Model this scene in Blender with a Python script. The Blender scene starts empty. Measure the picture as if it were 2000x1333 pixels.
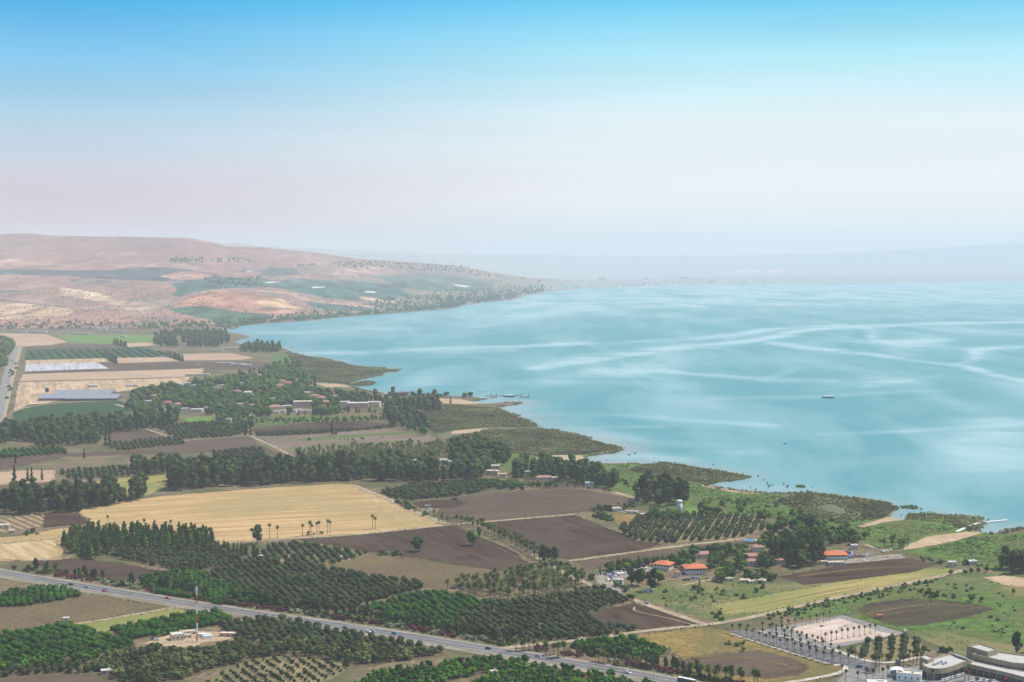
import bpy, bmesh, math, random
import numpy as np
from mathutils import Vector, noise
from mathutils.geometry import tessellate_polygon
R = math.radians
random.seed(7); rng = np.random.default_rng(7)
sc = bpy.context.scene
COL = sc.collection

# ------------------------------------------------------------------ camera, sky, sun, exposure
H = 270.0                      # camera height over the lake
FP = 3000.0                    # focal length in photo pixels (2000 wide)
TH = math.atan(171.5 / FP)     # pitch below the horizon
cam = bpy.data.cameras.new('camera'); cam.lens = 54; cam.sensor_width = 36
cam.clip_start = 1; cam.clip_end = 80000
co = bpy.data.objects.new('camera', cam); COL.objects.link(co)
co.location = (0, 0, H); co.rotation_euler = (R(90) - TH, 0, 0)
sc.camera = co
SUN_EL, SUN_AZ = R(60), R(78)  # azimuth clockwise from the view direction
sd = Vector((math.cos(SUN_EL) * math.sin(SUN_AZ), math.cos(SUN_EL) * math.cos(SUN_AZ), math.sin(SUN_EL)))
sl = bpy.data.lights.new('sun', 'SUN'); sl.energy = 4.6; sl.angle = R(0.5); sl.color = (1, .935, .83)
so = bpy.data.objects.new('sun', sl); COL.objects.link(so)
so.rotation_euler = sd.to_track_quat('Z', 'Y').to_euler(); so.location = (0, 0, 900)
w = bpy.data.worlds.new('World'); sc.world = w; w.use_nodes = True
nt = w.node_tree; nt.nodes.clear()
N = nt.nodes.new; L = nt.links.new
sky = N('ShaderNodeTexSky'); sky.sky_type = 'NISHITA'; sky.sun_disc = False
sky.sun_elevation = SUN_EL; sky.sun_rotation = SUN_AZ; sky.altitude = 100; sky.air_density = 1.2; sky.dust_density = 2
skm = N('ShaderNodeVectorMath'); skm.operation = 'SCALE'; skm.inputs['Scale'].default_value = .11
L(sky.outputs[0], skm.inputs[0])
tc = N('ShaderNodeTexCoord'); sp = N('ShaderNodeSeparateXYZ'); L(tc.outputs['Generated'], sp.inputs[0])
def wramp(stops):
    r = N('ShaderNodeValToRGB'); e = r.color_ramp.elements
    while len(e) > 1: e.remove(e[-1])
    for i, (p, c) in enumerate(stops):
        q = e[0] if i == 0 else e.new(p)
        q.position = p; q.color = (*c, 1)
    return r
mz = N('ShaderNodeMapRange'); mz.inputs['From Min'].default_value = 0; mz.inputs['From Max'].default_value = .25
L(sp.outputs['Z'], mz.inputs['Value'])
wl = wramp([(0, (.82, .71, .76)), (.16, (.69, .62, .70)), (.30, (.52, .69, .82)), (.46, (.23, .59, .87)), (.62, (.045, .45, .85)), (1, (.05, .36, .80))])
wr = wramp([(0, (.95, .95, .95)), (.18, (.92, .95, .96)), (.34, (.82, .95, .98)), (.50, (.44, .84, .97)), (.68, (.05, .57, .92)), (1, (.05, .40, .85))])
for q in (wl, wr): L(mz.outputs[0], q.inputs[0])
mx = N('ShaderNodeMapRange'); mx.inputs['From Min'].default_value = -.30; mx.inputs['From Max'].default_value = .14; mx.interpolation_type = 'SMOOTHSTEP'
L(sp.outputs['X'], mx.inputs['Value'])
m1 = N('ShaderNodeMix'); m1.data_type = 'RGBA'
L(mx.outputs[0], m1.inputs[0]); L(wl.outputs[0], m1.inputs[6]); L(wr.outputs[0], m1.inputs[7])
mu = N('ShaderNodeMapRange'); mu.inputs['From Min'].default_value = .17; mu.inputs['From Max'].default_value = .45; mu.interpolation_type = 'SMOOTHSTEP'
L(sp.outputs['Z'], mu.inputs['Value'])
hm1 = N('ShaderNodeVectorMath'); hm1.operation = 'MULTIPLY'; hm1.inputs[1].default_value = (2.2, 2.2, 26); L(tc.outputs['Generated'], hm1.inputs[0])
hnz = N('ShaderNodeTexNoise'); hnz.inputs['Scale'].default_value = 1.6; hnz.inputs['Detail'].default_value = 5; L(hm1.outputs[0], hnz.inputs['Vector'])
hmr = N('ShaderNodeMapRange'); hmr.inputs['From Min'].default_value = .3; hmr.inputs['From Max'].default_value = .7; hmr.inputs['To Min'].default_value = .955; hmr.inputs['To Max'].default_value = 1.035; L(hnz.outputs[0], hmr.inputs['Value'])
hvs = N('ShaderNodeVectorMath'); hvs.operation = 'SCALE'; L(m1.outputs[2], hvs.inputs[0]); L(hmr.outputs[0], hvs.inputs['Scale'])
m2 = N('ShaderNodeMix'); m2.data_type = 'RGBA'
L(mu.outputs[0], m2.inputs[0]); L(hvs.outputs[0], m2.inputs[6]); L(skm.outputs[0], m2.inputs[7])
bg = N('ShaderNodeBackground'); bg.inputs[1].default_value = 1.0
L(m2.outputs[2], bg.inputs[0]); wo = N('ShaderNodeOutputWorld'); L(bg.outputs[0], wo.inputs[0])
vs = sc.view_settings; vs.view_transform = 'Standard'; vs.look = 'None'; vs.gamma = 1; vs.exposure = 0.0
sc.cycles.use_denoising = True
sc.cycles.max_bounces = 4; sc.cycles.diffuse_bounces = 2; sc.cycles.glossy_bounces = 2
sc.cycles.volume_bounces = 2; sc.cycles.transmission_bounces = 2; sc.cycles.caustics_reflective = False

# ------------------------------------------------------------------ pixel <-> ground (design aid: where a spot of the photo lies on the land)
CT, ST = math.cos(TH), math.sin(TH)
GZ = 1.0
def G(px, py, z=GZ):
    v = -(py - 666.5)
    dx, dy, dz = px - 1000.0, FP * CT + v * ST, -FP * ST + v * CT
    t = (z - H) / dz
    return (dx * t, dy * t)
def PX(x, y, z=GZ):
    dep = y * CT + (H - z) * ST
    return 1000 + FP * x / dep, 666.5 - FP * (y * ST - (H - z) * CT) / dep
def S(py): return (H - GZ) / (py - 495.0)          # metres per photo pixel at a ground row

# ------------------------------------------------------------------ tagging and mesh building
def tag(o, label=None, cat=None, group=None, kind=None):
    if label: o['label'] = label
    if cat: o['category'] = cat
    if group: o['group'] = group
    if kind: o['kind'] = kind
    return o
def link(name, me, parent=None, mats=()):
    o = bpy.data.objects.new(name, me); COL.objects.link(o)
    if parent: o.parent = parent
    for m in mats:
        if me is not None and m.name not in [q.name for q in me.materials]: me.materials.append(m)
    return o
def empty(name, loc, rz=0, sc_=1):
    o = bpy.data.objects.new(name, None); COL.objects.link(o)
    o.location = loc; o.rotation_euler = (0, 0, rz); o.scale = (sc_,) * 3; o.empty_display_size = 1
    return o
def mesh_np(name, V, F, mats, mi=None, smooth=False):
    me = bpy.data.meshes.new(name)
    V = np.asarray(V, np.float32); F = np.asarray(F, np.int32); k = F.shape[1]
    me.vertices.add(len(V)); me.vertices.foreach_set('co', V.ravel())
    me.loops.add(F.size); me.loops.foreach_set('vertex_index', F.ravel())
    me.polygons.add(len(F)); me.polygons.foreach_set('loop_start', np.arange(len(F), dtype=np.int32) * k)
    for m in mats: me.materials.append(m)
    if mi is not None: me.polygons.foreach_set('material_index', np.asarray(mi, np.int32))
    if smooth: me.polygons.foreach_set('use_smooth', np.ones(len(F), bool))
    me.update(calc_edges=True)
    return me
class MB:
    def __init__(s): s.v = []; s.f = []; s.m = []
    def add(s, vs, fs, m=0):
        b = len(s.v); s.v += [tuple(p) for p in vs]; s.f += [tuple(b + i for i in f) for f in fs]; s.m += [m] * len(fs)
    def prism(s, poly, z0, z1, m=0, top=True, mtop=None):
        a = sum(poly[i][0] * poly[(i + 1) % len(poly)][1] - poly[(i + 1) % len(poly)][0] * poly[i][1] for i in range(len(poly)))
        if a < 0: poly = poly[::-1]
        n = len(poly); vs = [(x, y, z0) for x, y in poly] + [(x, y, z1) for x, y in poly]
        s.add(vs, [(i, (i + 1) % n, n + (i + 1) % n, n + i) for i in range(n)], m)
        if top: s.add([(x, y, z1) for x, y in poly], [tuple(range(n))], m if mtop is None else mtop)
    def box(s, c, d, rz=0, m=0):
        cs, sn = math.cos(rz), math.sin(rz); vs = []
        for k in (-1, 1):
            for i, j in ((-1, -1), (1, -1), (1, 1), (-1, 1)):
                x, y = i * d[0] / 2, j * d[1] / 2
                vs.append((c[0] + x * cs - y * sn, c[1] + x * sn + y * cs, c[2] + k * d[2] / 2))
        s.add(vs, [(3, 2, 1, 0), (4, 5, 6, 7), (0, 1, 5, 4), (1, 2, 6, 5), (2, 3, 7, 6), (3, 0, 4, 7)], m)
    def tube(s, a, b, r0, r1=None, n=6, m=0, cap=True):
        r1 = r0 if r1 is None else r1
        a = Vector(a); b = Vector(b); d = (b - a).normalized()
        u = d.orthogonal().normalized(); w_ = d.cross(u); vs = []
        for p, r in ((a, r0), (b, r1)):
            for i in range(n):
                t = 2 * math.pi * i / n; vs.append(p + (u * math.cos(t) + w_ * math.sin(t)) * r)
        fs = [(i, (i + 1) % n, n + (i + 1) % n, n + i) for i in range(n)]
        if cap: fs += [tuple(range(n))[::-1], tuple(range(n, 2 * n))]
        s.add(vs, fs, m)
    def hip(s, wx, wy, z, h, over=.5, m=0, flat=.0):
        a, b = wx / 2 + over, wy / 2 + over
        if a >= b: r = [(-(a - b) - flat, 0, z + h), (a - b + flat, 0, z + h)]
        else: r = [(0, -(b - a) - flat, z + h), (0, b - a + flat, z + h)]
        vs = [(-a, -b, z), (a, -b, z), (a, b, z), (-a, b, z)] + r
        if a >= b: fs = [(0, 1, 5, 4), (1, 2, 5), (2, 3, 4, 5), (3, 0, 4)]
        else: fs = [(0, 1, 4), (1, 2, 5, 4), (2, 3, 5), (3, 0, 4, 5)]
        s.add(vs, fs + [(3, 2, 1, 0)], m)
        s.add([(-a, -b, z - .25), (a, -b, z - .25), (a, b, z - .25), (-a, b, z - .25), (-a, -b, z), (a, -b, z), (a, b, z), (-a, b, z)],
              [(0, 1, 5, 4), (1, 2, 6, 5), (2, 3, 7, 6), (3, 0, 4, 7), (3, 2, 1, 0)], m)
    def gable(s, wx, wy, z, h, over=.5, m=0):
        a, b = wx / 2 + over, wy / 2 + over
        vs = [(-a, -b, z), (a, -b, z), (a, b, z), (-a, b, z), (-a, 0, z + h), (a, 0, z + h)]
        s.add(vs, [(0, 1, 5, 4), (2, 3, 4, 5), (1, 2, 5), (3, 0, 4), (3, 2, 1, 0)], m)
    def mesh(s, name, mats, smooth=False):
        me = bpy.data.meshes.new(name); me.from_pydata(s.v, [], s.f)
        for m in mats: me.materials.append(m)
        me.polygons.foreach_set('material_index', s.m)
        if smooth: me.polygons.foreach_set('use_smooth', [True] * len(s.f))
        me.update(); return me
    def build(s, name, mats, parent=None, smooth=False):
        if not isinstance(mats, (list, tuple)): mats = [mats]
        return link(name, s.mesh(name, mats, smooth), parent)
ONES = 'zeroth first second third fourth fifth sixth seventh eighth ninth tenth eleventh twelfth thirteenth fourteenth fifteenth sixteenth seventeenth eighteenth nineteenth'.split()
TENS = {2: 'twent', 3: 'thirt', 4: 'fort', 5: 'fift', 6: 'sixt', 7: 'sevent', 8: 'eight', 9: 'ninet'}
def nth(i):                    # 1 -> first
    if i == 100: return 'hundredth'
    if i > 100: return 'hundred and ' + nth(i - 100)
    if i < 20: return ONES[i]
    t, u = divmod(i, 10)
    return TENS[t] + ('ieth' if u == 0 else 'y-' + ONES[u])

# ------------------------------------------------------------------ materials
MATS = {}
def mat_base(name, rough=.9, spec=.2):
    m = bpy.data.materials.new(name); m.use_nodes = True; n = m.node_tree
    b = n.nodes['Principled BSDF']; b.inputs['Roughness'].default_value = rough
    b.inputs['Specular IOR Level'].default_value = spec
    return m, n, b
def plain(name, c, rough=.8, var=.15, scale=.5, spec=.2, metal=0):
    """painted or rendered surface with slight blotchy wear"""
    if name in MATS: return MATS[name]
    m, n, b = mat_base(name, rough, spec); b.inputs['Metallic'].default_value = metal
    g = n.nodes.new('ShaderNodeNewGeometry'); t = n.nodes.new('ShaderNodeTexNoise')
    t.inputs['Scale'].default_value = scale; t.inputs['Detail'].default_value = 4
    n.links.new(g.outputs['Position'], t.inputs['Vector'])
    r = n.nodes.new('ShaderNodeValToRGB'); e = r.color_ramp.elements
    e[0].position = .35; e[0].color = (*[q * (1 - var) for q in c], 1); e[1].position = .65; e[1].color = (*[min(1, q * (1 + var)) for q in c], 1)
    n.links.new(t.outputs[0], r.inputs[0]); n.links.new(r.outputs[0], b.inputs['Base Color'])
    MATS[name] = m; return m
GAIN = {'dry_ploughed_soil': .50, 'stubbly_ploughed_soil': .46, 'reed_bed': .95, 'green_meadow': .86, 'weedy_meadow': .68, 'dry_weeds': .62, 'mown_hay': .60, 'lawn': .75, 'asphalt': .8, 'pale_asphalt': .75, 'pink_paving': .8, 'pale_concrete': .72, 'plastic_mulch': .66, 'ploughed_soil': .42, 'ploughed_soil_slanted': .42, 'sand': .72, 'stubble_rows': .74, 'wheat_stubble': .74, 'pink_stubble': .75, 'striped_stubble': .75, 'dirt_track': .72}
def field(name, c1, c2, ang=0, gap=6, along=.02, lines=.6, patch=.01, c3=None, c3amt=.5, fine=.25, rows=0, rowc=None):
    """soil or crop: streaks along `ang`, `gap` metres apart, broad patches of c3, optional planted rows"""
    gn = GAIN.get(name, .64); c1 = tuple(q * gn * .84 for q in c1); c2 = tuple(q * gn * 1.12 for q in c2)
    if c3: c3 = tuple(q * gn for q in c3)
    if rowc: rowc = tuple(q * gn for q in rowc)
    m, n, b = mat_base(name, .95, .1); Nn = n.nodes.new; Ln = n.links.new
    g = Nn('ShaderNodeNewGeometry'); mp = Nn('ShaderNodeMapping'); mp.vector_type = 'POINT'
    mp.inputs['Rotation'].default_value = (0, 0, -ang)
    Ln(g.outputs['Position'], mp.inputs['Vector'])
    ms = Nn('ShaderNodeVectorMath'); ms.operation = 'MULTIPLY'; ms.inputs[1].default_value = (along / gap * 2, 1 / gap, 0)
    Ln(mp.outputs[0], ms.inputs[0])
    t1 = Nn('ShaderNodeTexNoise'); t1.inputs['Scale'].default_value = 1; t1.inputs['Detail'].default_value = 5; t1.inputs['Roughness'].default_value = .65
    Ln(ms.outputs[0], t1.inputs['Vector'])
    t2 = Nn('ShaderNodeTexNoise'); t2.inputs['Scale'].default_value = patch; t2.inputs['Detail'].default_value = 6; t2.inputs['Roughness'].default_value = .6
    Ln(g.outputs['Position'], t2.inputs['Vector'])
    t3 = Nn('ShaderNodeTexNoise'); t3.inputs['Scale'].default_value = fine; t3.inputs['Detail'].default_value = 4
    Ln(g.outputs['Position'], t3.inputs['Vector'])
    r = Nn('ShaderNodeMapRange'); r.inputs['From Min'].default_value = .40; r.inputs['From Max'].default_value = .60
    Ln(t1.outputs[0], r.inputs['Value'])
    r3 = Nn('ShaderNodeMapRange'); r3.inputs['From Min'].default_value = .38; r3.inputs['From Max'].default_value = .62
    Ln(t3.outputs[0], r3.inputs['Value'])
    av = Nn('ShaderNodeMix'); av.data_type = 'FLOAT'; av.inputs[0].default_value = lines
    Ln(r3.outputs[0], av.inputs[2]); Ln(r.outputs[0], av.inputs[3])
    mx_ = Nn('ShaderNodeMix'); mx_.data_type = 'RGBA'; mx_.inputs[6].default_value = (*c1, 1); mx_.inputs[7].default_value = (*c2, 1)
    Ln(av.outputs[0], mx_.inputs[0]); out = mx_.outputs[2]
    if c3:
        r2 = Nn('ShaderNodeMapRange'); r2.inputs['From Min'].default_value = .46; r2.inputs['From Max'].default_value = .58; r2.inputs['To Max'].default_value = c3amt
        Ln(t2.outputs[0], r2.inputs['Value'])
        m3 = Nn('ShaderNodeMix'); m3.data_type = 'RGBA'; m3.inputs[7].default_value = (*c3, 1)
        Ln(r2.outputs[0], m3.inputs[0]); Ln(out, m3.inputs[6]); out = m3.outputs[2]
    if rows:
        sx = Nn('ShaderNodeSeparateXYZ'); Ln(mp.outputs[0], sx.inputs[0])
        q = Nn('ShaderNodeMath'); q.operation = 'MULTIPLY'; q.inputs[1].default_value = 2 * math.pi / rows; Ln(sx.outputs['Y'], q.inputs[0])
        ad = Nn('ShaderNodeMath'); ad.operation = 'MULTIPLY_ADD'; ad.inputs[1].default_value = 1.6; Ln(t3.outputs[0], ad.inputs[0]); Ln(q.outputs[0], ad.inputs[2])
        si = Nn('ShaderNodeMath'); si.operation = 'SINE'; Ln(ad.outputs[0], si.inputs[0])
        rr = Nn('ShaderNodeMapRange'); rr.inputs['From Min'].default_value = .0; rr.inputs['From Max'].default_value = .8; rr.inputs['To Max'].default_value = .85
        Ln(si.outputs[0], rr.inputs['Value'])
        m4 = Nn('ShaderNodeMix'); m4.data_type = 'RGBA'; m4.inputs[7].default_value = (*rowc, 1)
        Ln(rr.outputs[0], m4.inputs[0]); Ln(out, m4.inputs[6]); out = m4.outputs[2]
    Ln(out, b.inputs['Base Color']); return m
def foliage(name, c1, c2, c3=None, sc_=.12, fine=1.2):
    """leaves: tone shifts from clump to clump and from tree to tree"""
    m, n, b = mat_base(name, .8, .12); Nn = n.nodes.new; Ln = n.links.new
    if 'oleander' not in name: c1, c2, c3 = ((q[0] * g_ * .98, q[1] * g_ * 1.06, q[2] * g_ * .62) if q else None for q, g_ in ((c1, .42), (c2, .66), (c3, 1.0)))
    g = Nn('ShaderNodeNewGeometry')
    t = Nn('ShaderNodeTexNoise'); t.inputs['Scale'].default_value = sc_; t.inputs['Detail'].default_value = 2; Ln(g.outputs['Position'], t.inputs['Vector'])
    t2 = Nn('ShaderNodeTexNoise'); t2.inputs['Scale'].default_value = fine; t2.inputs['Detail'].default_value = 2; Ln(g.outputs['Position'], t2.inputs['Vector'])
    oi = Nn('ShaderNodeObjectInfo')
    a = Nn('ShaderNodeMath'); a.operation = 'MULTIPLY_ADD'; a.inputs[1].default_value = .9; Ln(t2.outputs[0], a.inputs[0]); Ln(t.outputs[0], a.inputs[2])
    a2 = Nn('ShaderNodeMath'); a2.operation = 'MULTIPLY_ADD'; a2.inputs[1].default_value = .42; Ln(oi.outputs['Random'], a2.inputs[0]); Ln(a.outputs[0], a2.inputs[2])
    r = Nn('ShaderNodeMapRange'); r.inputs['From Min'].default_value = .82; r.inputs['From Max'].default_value = 1.5; Ln(a2.outputs[0], r.inputs['Value'])
    cr = Nn('ShaderNodeValToRGB'); e = cr.color_ramp.elements; e[0].color = (*c1, 1); e[1].color = (*(c3 or c2), 1)
    if c3: q = e.new(.55); q.color = (*c2, 1)
    Ln(r.outputs[0], cr.inputs[0]); Ln(cr.outputs[0], b.inputs['Base Color'])
    return m
FOL = dict(
    eucalyptus=foliage('eucalyptus_leaves', (.030, .058, .028), (.052, .090, .038), (.105, .135, .055)),
    broad=foliage('broadleaf_leaves', (.030, .078, .020), (.060, .125, .030), (.13, .19, .045), .06),
    pine=foliage('pine_needles', (.045, .095, .025), (.085, .150, .035), (.17, .21, .055)),
    olive=foliage('olive_leaves', (.052, .080, .040), (.092, .122, .062), (.18, .19, .11), .05),
    citrus=foliage('citrus_leaves', (.022, .088, .012), (.050, .150, .020), (.10, .22, .03), .05),
    cypress=foliage('cypress_leaves', (.022, .045, .022), (.038, .066, .028)),
    bush=foliage('shrub_leaves', (.045, .085, .028), (.085, .130, .040), (.15, .17, .07), .05),
    scrub=foliage('scrub_leaves', (.15, .155, .095), (.22, .21, .13), (.31, .27, .19), .012),
    reed=foliage('reed_leaves', (.10, .19, .05), (.17, .26, .075), (.24, .26, .12), .012),
    red=foliage('oleander_red', (.085, .028, .032), (.16, .040, .055), (.05, .07, .028)),
    white=foliage('oleander_white', (.16, .20, .10), (.38, .40, .27), (.08, .12, .04)),
    palm=foliage('palm_fronds', (.040, .075, .028), (.085, .115, .045), (.15, .16, .07)),
)
BARK = plain('bark', (.16, .12, .085), .95, .3, .8)
PBARK = plain('palm_bark', (.22, .17, .12), .95, .3, .8)
SKIRT = plain('dead_fronds', (.24, .17, .09), .95, .3, 1)

# ------------------------------------------------------------------ land, hills, lake
def ip(xs, tab):
    t = np.array(tab, float); return np.interp(xs, t[:, 0], t[:, 1])
BASE = [(-900, 650), (0, 645), (300, 644), (430, 640), (455, 644), (470, 637), (520, 632), (600, 627), (680, 619), (750, 614), (865, 605), (895, 601), (900, 598), (940, 592), (1000, 586), (1025, 578), (1060, 573), (1120, 566), (1200, 562), (1300, 559), (1430, 556.5), (1500, 555), (2000, 550), (3200, 547)]
SKYL = [(-900, 462), (-100, 458), (0, 457), (60, 457), (110, 461), (250, 463), (370, 466), (410, 473), (440, 481), (520, 484), (580, 490), (620, 494), (700, 506), (820, 514), (900, 521), (960, 532), (1040, 544), (1120, 548), (1200, 546), (1500, 541), (2000, 538), (3200, 536)]
YS = [(-900, 10500), (0, 10000), (400, 9300), (600, 9400), (900, 10800), (1000, 11200), (1120, 12600), (1300, 14600), (2000, 16500), (3200, 17000)]
SKY2 = [(-900, 480), (0, 480), (600, 489), (1000, 499), (1400, 500), (1650, 495), (1850, 484), (1950, 477), (2050, 475), (3200, 470)]
YFAR = 24000.0
pxc = np.concatenate([np.arange(-900, -60, 20), np.arange(-60, 2060, 3.0), np.arange(2060, 3100, 20)])
tt = np.concatenate([np.linspace(0, 1, 150), 1 + np.linspace(.02, 1, 40)])
B_, S_, YS_, S2_ = ip(pxc, BASE), ip(pxc, SKYL), ip(pxc, YS), ip(pxc, SKY2)
YB_ = H * FP / (B_ - 495)
HV = np.zeros((len(tt), len(pxc), 3)); HPY = np.zeros((len(tt), len(pxc)))
for i, t in enumerate(tt):
    if t <= 1:
        y = YB_ + (YS_ - YB_) * t; g = B_ + (S_ - B_) * t
    else:
        q = t - 1; y = YS_ + (YFAR - YS_) * q; g = S_ + (S2_ - S_) * q
    x = (pxc - 1000) / FP * (y * CT + 12)
    z = H - y * (g - 495) / FP
    env = max(0, min(1, t * 5)) * (min(1, (1.0 - t) * 6) if t < 1 else min(1, (t - 1) * 4))
    if env > 0:
        nz = np.array([noise.noise(Vector((a * .0011, b * .0011, .3))) * 1.3 + noise.noise(Vector((a * .0036, b * .0030, 5))) * .5 for a, b in zip(x, y)])
        z = z + nz * 17 * env * (1.0 if t < 1 else 2.5) * np.clip((B_ - S_) / 90, .15, 1)
    if 0 < t < 1:                                            # the rounded reddish mound
        z = z + 26 * np.exp(-(((pxc - 465) / 95) ** 2) - (((y - 7000) / 420) ** 2))
    z = np.maximum(z, .3 + t * 8)
    if i == 0: z = np.full_like(z, .3)
    HV[i, :, 0] = x; HV[i, :, 1] = y; HV[i, :, 2] = z
    HPY[i] = 666.5 - FP * (y * ST - (H - z) * CT) / (y * CT + (H - z) * ST)
def P(px, py):
    """point of the hills or plain seen at a photo pixel"""
    j = int(np.searchsorted(pxc, px)); j = min(max(j, 0), len(pxc) - 1)
    col = HPY[:, j]
    if py >= col[0]:
        x, y = G(px, py); return (x, y, GZ)
    k = np.nonzero(col <= py)[0]
    k = k[0] if len(k) else len(col) - 1
    a = (col[k - 1] - py) / max(1e-6, col[k - 1] - col[k]); a = min(max(a, 0), 1)
    p = HV[k - 1, j] * (1 - a) + HV[k, j] * a
    return (p[0] + (px - pxc[j]) / FP * p[1], p[1], p[2])
def inside(px, py, poly):
    px = np.asarray(px, float); py = np.asarray(py, float); c = np.zeros(px.shape, bool); n = len(poly)
    for i in range(n):
        x0, y0 = poly[i]; x1, y1 = poly[i - 1]
        if y0 == y1: continue
        c ^= ((y0 > py) != (y1 > py)) & (px < (x1 - x0) * (py - y0) / (y1 - y0) + x0)
    return c
nz3 = np.array([[noise.noise(Vector((HV[i, j, 0] * .012, HV[i, j, 1] * .006, 3))) for j in range(len(pxc))] for i in range(len(tt))])
PXG = np.tile(pxc, (len(tt), 1))
nz1 = np.array([[noise.noise(Vector((HV[i, j, 0] * .004, HV[i, j, 1] * .003, 1))) for j in range(len(pxc))] for i in range(len(tt))])
nz2 = np.array([[noise.noise(Vector((HV[i, j, 0] * .0013, HV[i, j, 1] * .0009, 4))) for j in range(len(pxc))] for i in range(len(tt))])
HC = np.zeros((len(tt), len(pxc), 3)); HC[:] = (.40, .215, .165)
k = np.clip(nz2 * 1.5 + .5, 0, 1)[..., None]; HC = HC * (1 - k * .55) + np.array((.28, .175, .165)) * k * .55
k = np.clip((nz1 - .12) * 3, 0, .8)[..., None]; HC = HC * (1 - k) + np.array((.44, .30, .21)) * k
k = np.clip((-nz1 - .18) * 3, 0, .7)[..., None]; HC = HC * (1 - k) + np.array((.20, .17, .13)) * k
k = np.clip(nz3 * 2.2 - .15, 0, .55)[..., None]; HC = HC * (1 - k) + np.array((.22, .17, .145)) * k
k = np.clip((PXG - 560) / 400, 0, .55)[..., None]; HC = HC * (1 - k) + np.array((.17, .20, .14)) * k
slate, teal, red_, tan_, pale = (.06, .085, .10), (.06, .115, .095), (.45, .225, .15), (.50, .355, .25), (.66, .58, .48)
PATCH = [
 ([(-60, 527), (60, 525), (100, 528), (220, 528), (270, 522), (330, 523), (380, 528), (430, 538), (425, 546), (400, 549), (320, 550), (200, 545), (120, 539), (-60, 537)], slate),
 ([(315, 540), (345, 533), (390, 531), (412, 537), (390, 547), (340, 547)], (.47, .27, .20)),
 ([(340, 556), (400, 546), (430, 541), (520, 545), (560, 555), (620, 560), (500, 562), (440, 565), (380, 572), (350, 580), (330, 577), (345, 567)], teal),
 ([(335, 600), (380, 578), (440, 568), (500, 573), (560, 588), (604, 606), (580, 614), (520, 611), (450, 606), (400, 597)], red_),
 ([(500, 580), (540, 583), (575, 598), (590, 608), (540, 606), (500, 592)], (.58, .37, .22)),
 ([(330, 604), (400, 598), (450, 608), (530, 615), (540, 621), (480, 634), (440, 642), (410, 625), (350, 612)], (.06, .12, .07)),
 ([(515, 521), (560, 524), (585, 536), (540, 541), (510, 538)], teal),
 ([(520, 548), (600, 546), (700, 549), (765, 556), (800, 574), (760, 588), (720, 590), (640, 582), (560, 567), (520, 560)], teal),
 ([(735, 541), (820, 533), (900, 540), (965, 550), (960, 566), (850, 570), (770, 562)], (.09, .14, .11)),
 ([(600, 589), (700, 596), (735, 606), (640, 607), (610, 600)], teal),
 ([(560, 575), (640, 590), (700, 592), (735, 600), (700, 600), (600, 588)], (.50, .29, .21)),
 ([(660, 524), (760, 520), (800, 530), (700, 540), (640, 536)], (.44, .27, .22)),
 ([(520, 552), (555, 549), (560, 551), (525, 553)], pale), ([(616, 561), (640, 561), (640, 563), (616, 563)], pale),
 ([(712, 569), (728, 569), (730, 572), (712, 572)], pale), ([(897, 557), (917, 559), (915, 562), (899, 560)], pale),
 ([(458, 527), (492, 527), (490, 531), (460, 530)], pale),
 ([(500, 567), (580, 572), (584, 577), (500, 569)], tan_), ([(705, 579), (780, 590), (770, 593), (700, 586)], (.55, .34, .25)),
 ([(110, 560), (200, 573), (240, 588), (242, 598), (180, 588), (120, 574)], tan_), ([(-60, 588), (100, 595), (140, 605), (118, 622), (-60, 626)], (.52, .36, .23)),
 ([(20, 505), (110, 515), (40, 521), (-60, 520)], (.52, .34, .24)), ([(210, 520), (340, 512), (300, 521)], (.50, .31, .24)),
 ([(130, 545), (215, 547), (205, 553), (140, 553)], (.17, .18, .14)), ([(-60, 568), (35, 567), (45, 571), (-60, 574)], (.10, .13, .10)),
 ([(-60, 583), (20, 586), (130, 600), (130, 602), (20, 590), (-60, 586)], (.16, .15, .12)),
 ([(250, 590), (330, 585), (350, 600), (300, 615), (250, 610)], (.36, .25, .20)),
 ([(1400, 529), (1540, 526), (1520, 532), (1430, 535)], (.60, .50, .46)),
]
fr_ = np.clip((PXG - 1020) / 120, 0, 1)[..., None] * .85 * (tt <= 1)[:, None, None]; HC = HC * (1 - fr_) + np.array((.36, .40, .42)) * fr_  # far shore blended to pale blue grey: haze painted into its colour
HC[tt > 1.0] = HC[tt > 1.0] * .18 + np.array((.43, .46, .48)) * .84  # land behind the skyline painted close to airlight colour so it fades out
wob = nz1 * 7
for poly, c in PATCH:
    q_ = inside(PXG + wob * 3, HPY + wob * .25, poly); HC[q_] = np.array(c) * (1 + nz3[q_] * .9)[:, None] * (1 + nz1[q_] * .35)[:, None]
HC[0:3] = np.where(PXG[0:3, :, None] < 1050, HC[0:3] * .5, np.array((.34, .37, .38)))  # far right shoreline rows get the painted haze grey as well
tk_ = np.clip((tt[:, None] - .45) / .55, 0, 1)[..., None] * .5 * (tt <= 1)[:, None, None]; HC = HC * (1 - tk_) + np.array((.35, .24, .25)) * tk_  # upper slopes mixed to mauve grey, distance haze painted into the tint
nr, nc = HPY.shape
idx = np.arange(nr * nc).reshape(nr, nc)
Fq = np.stack([idx[:-1, :-1], idx[:-1, 1:], idx[1:, 1:], idx[1:, :-1]], -1).reshape(-1, 4)
hm, hn, hb = mat_base('hill_soil_and_haze', .95, .1)
at = hn.nodes.new('ShaderNodeAttribute'); at.attribute_name = 'tint'
g = hn.nodes.new('ShaderNodeNewGeometry')
t1 = hn.nodes.new('ShaderNodeTexNoise'); t1.inputs['Scale'].default_value = .012; t1.inputs['Detail'].default_value = 8; t1.inputs['Roughness'].default_value = .7
hn.links.new(g.outputs['Position'], t1.inputs['Vector'])
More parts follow.
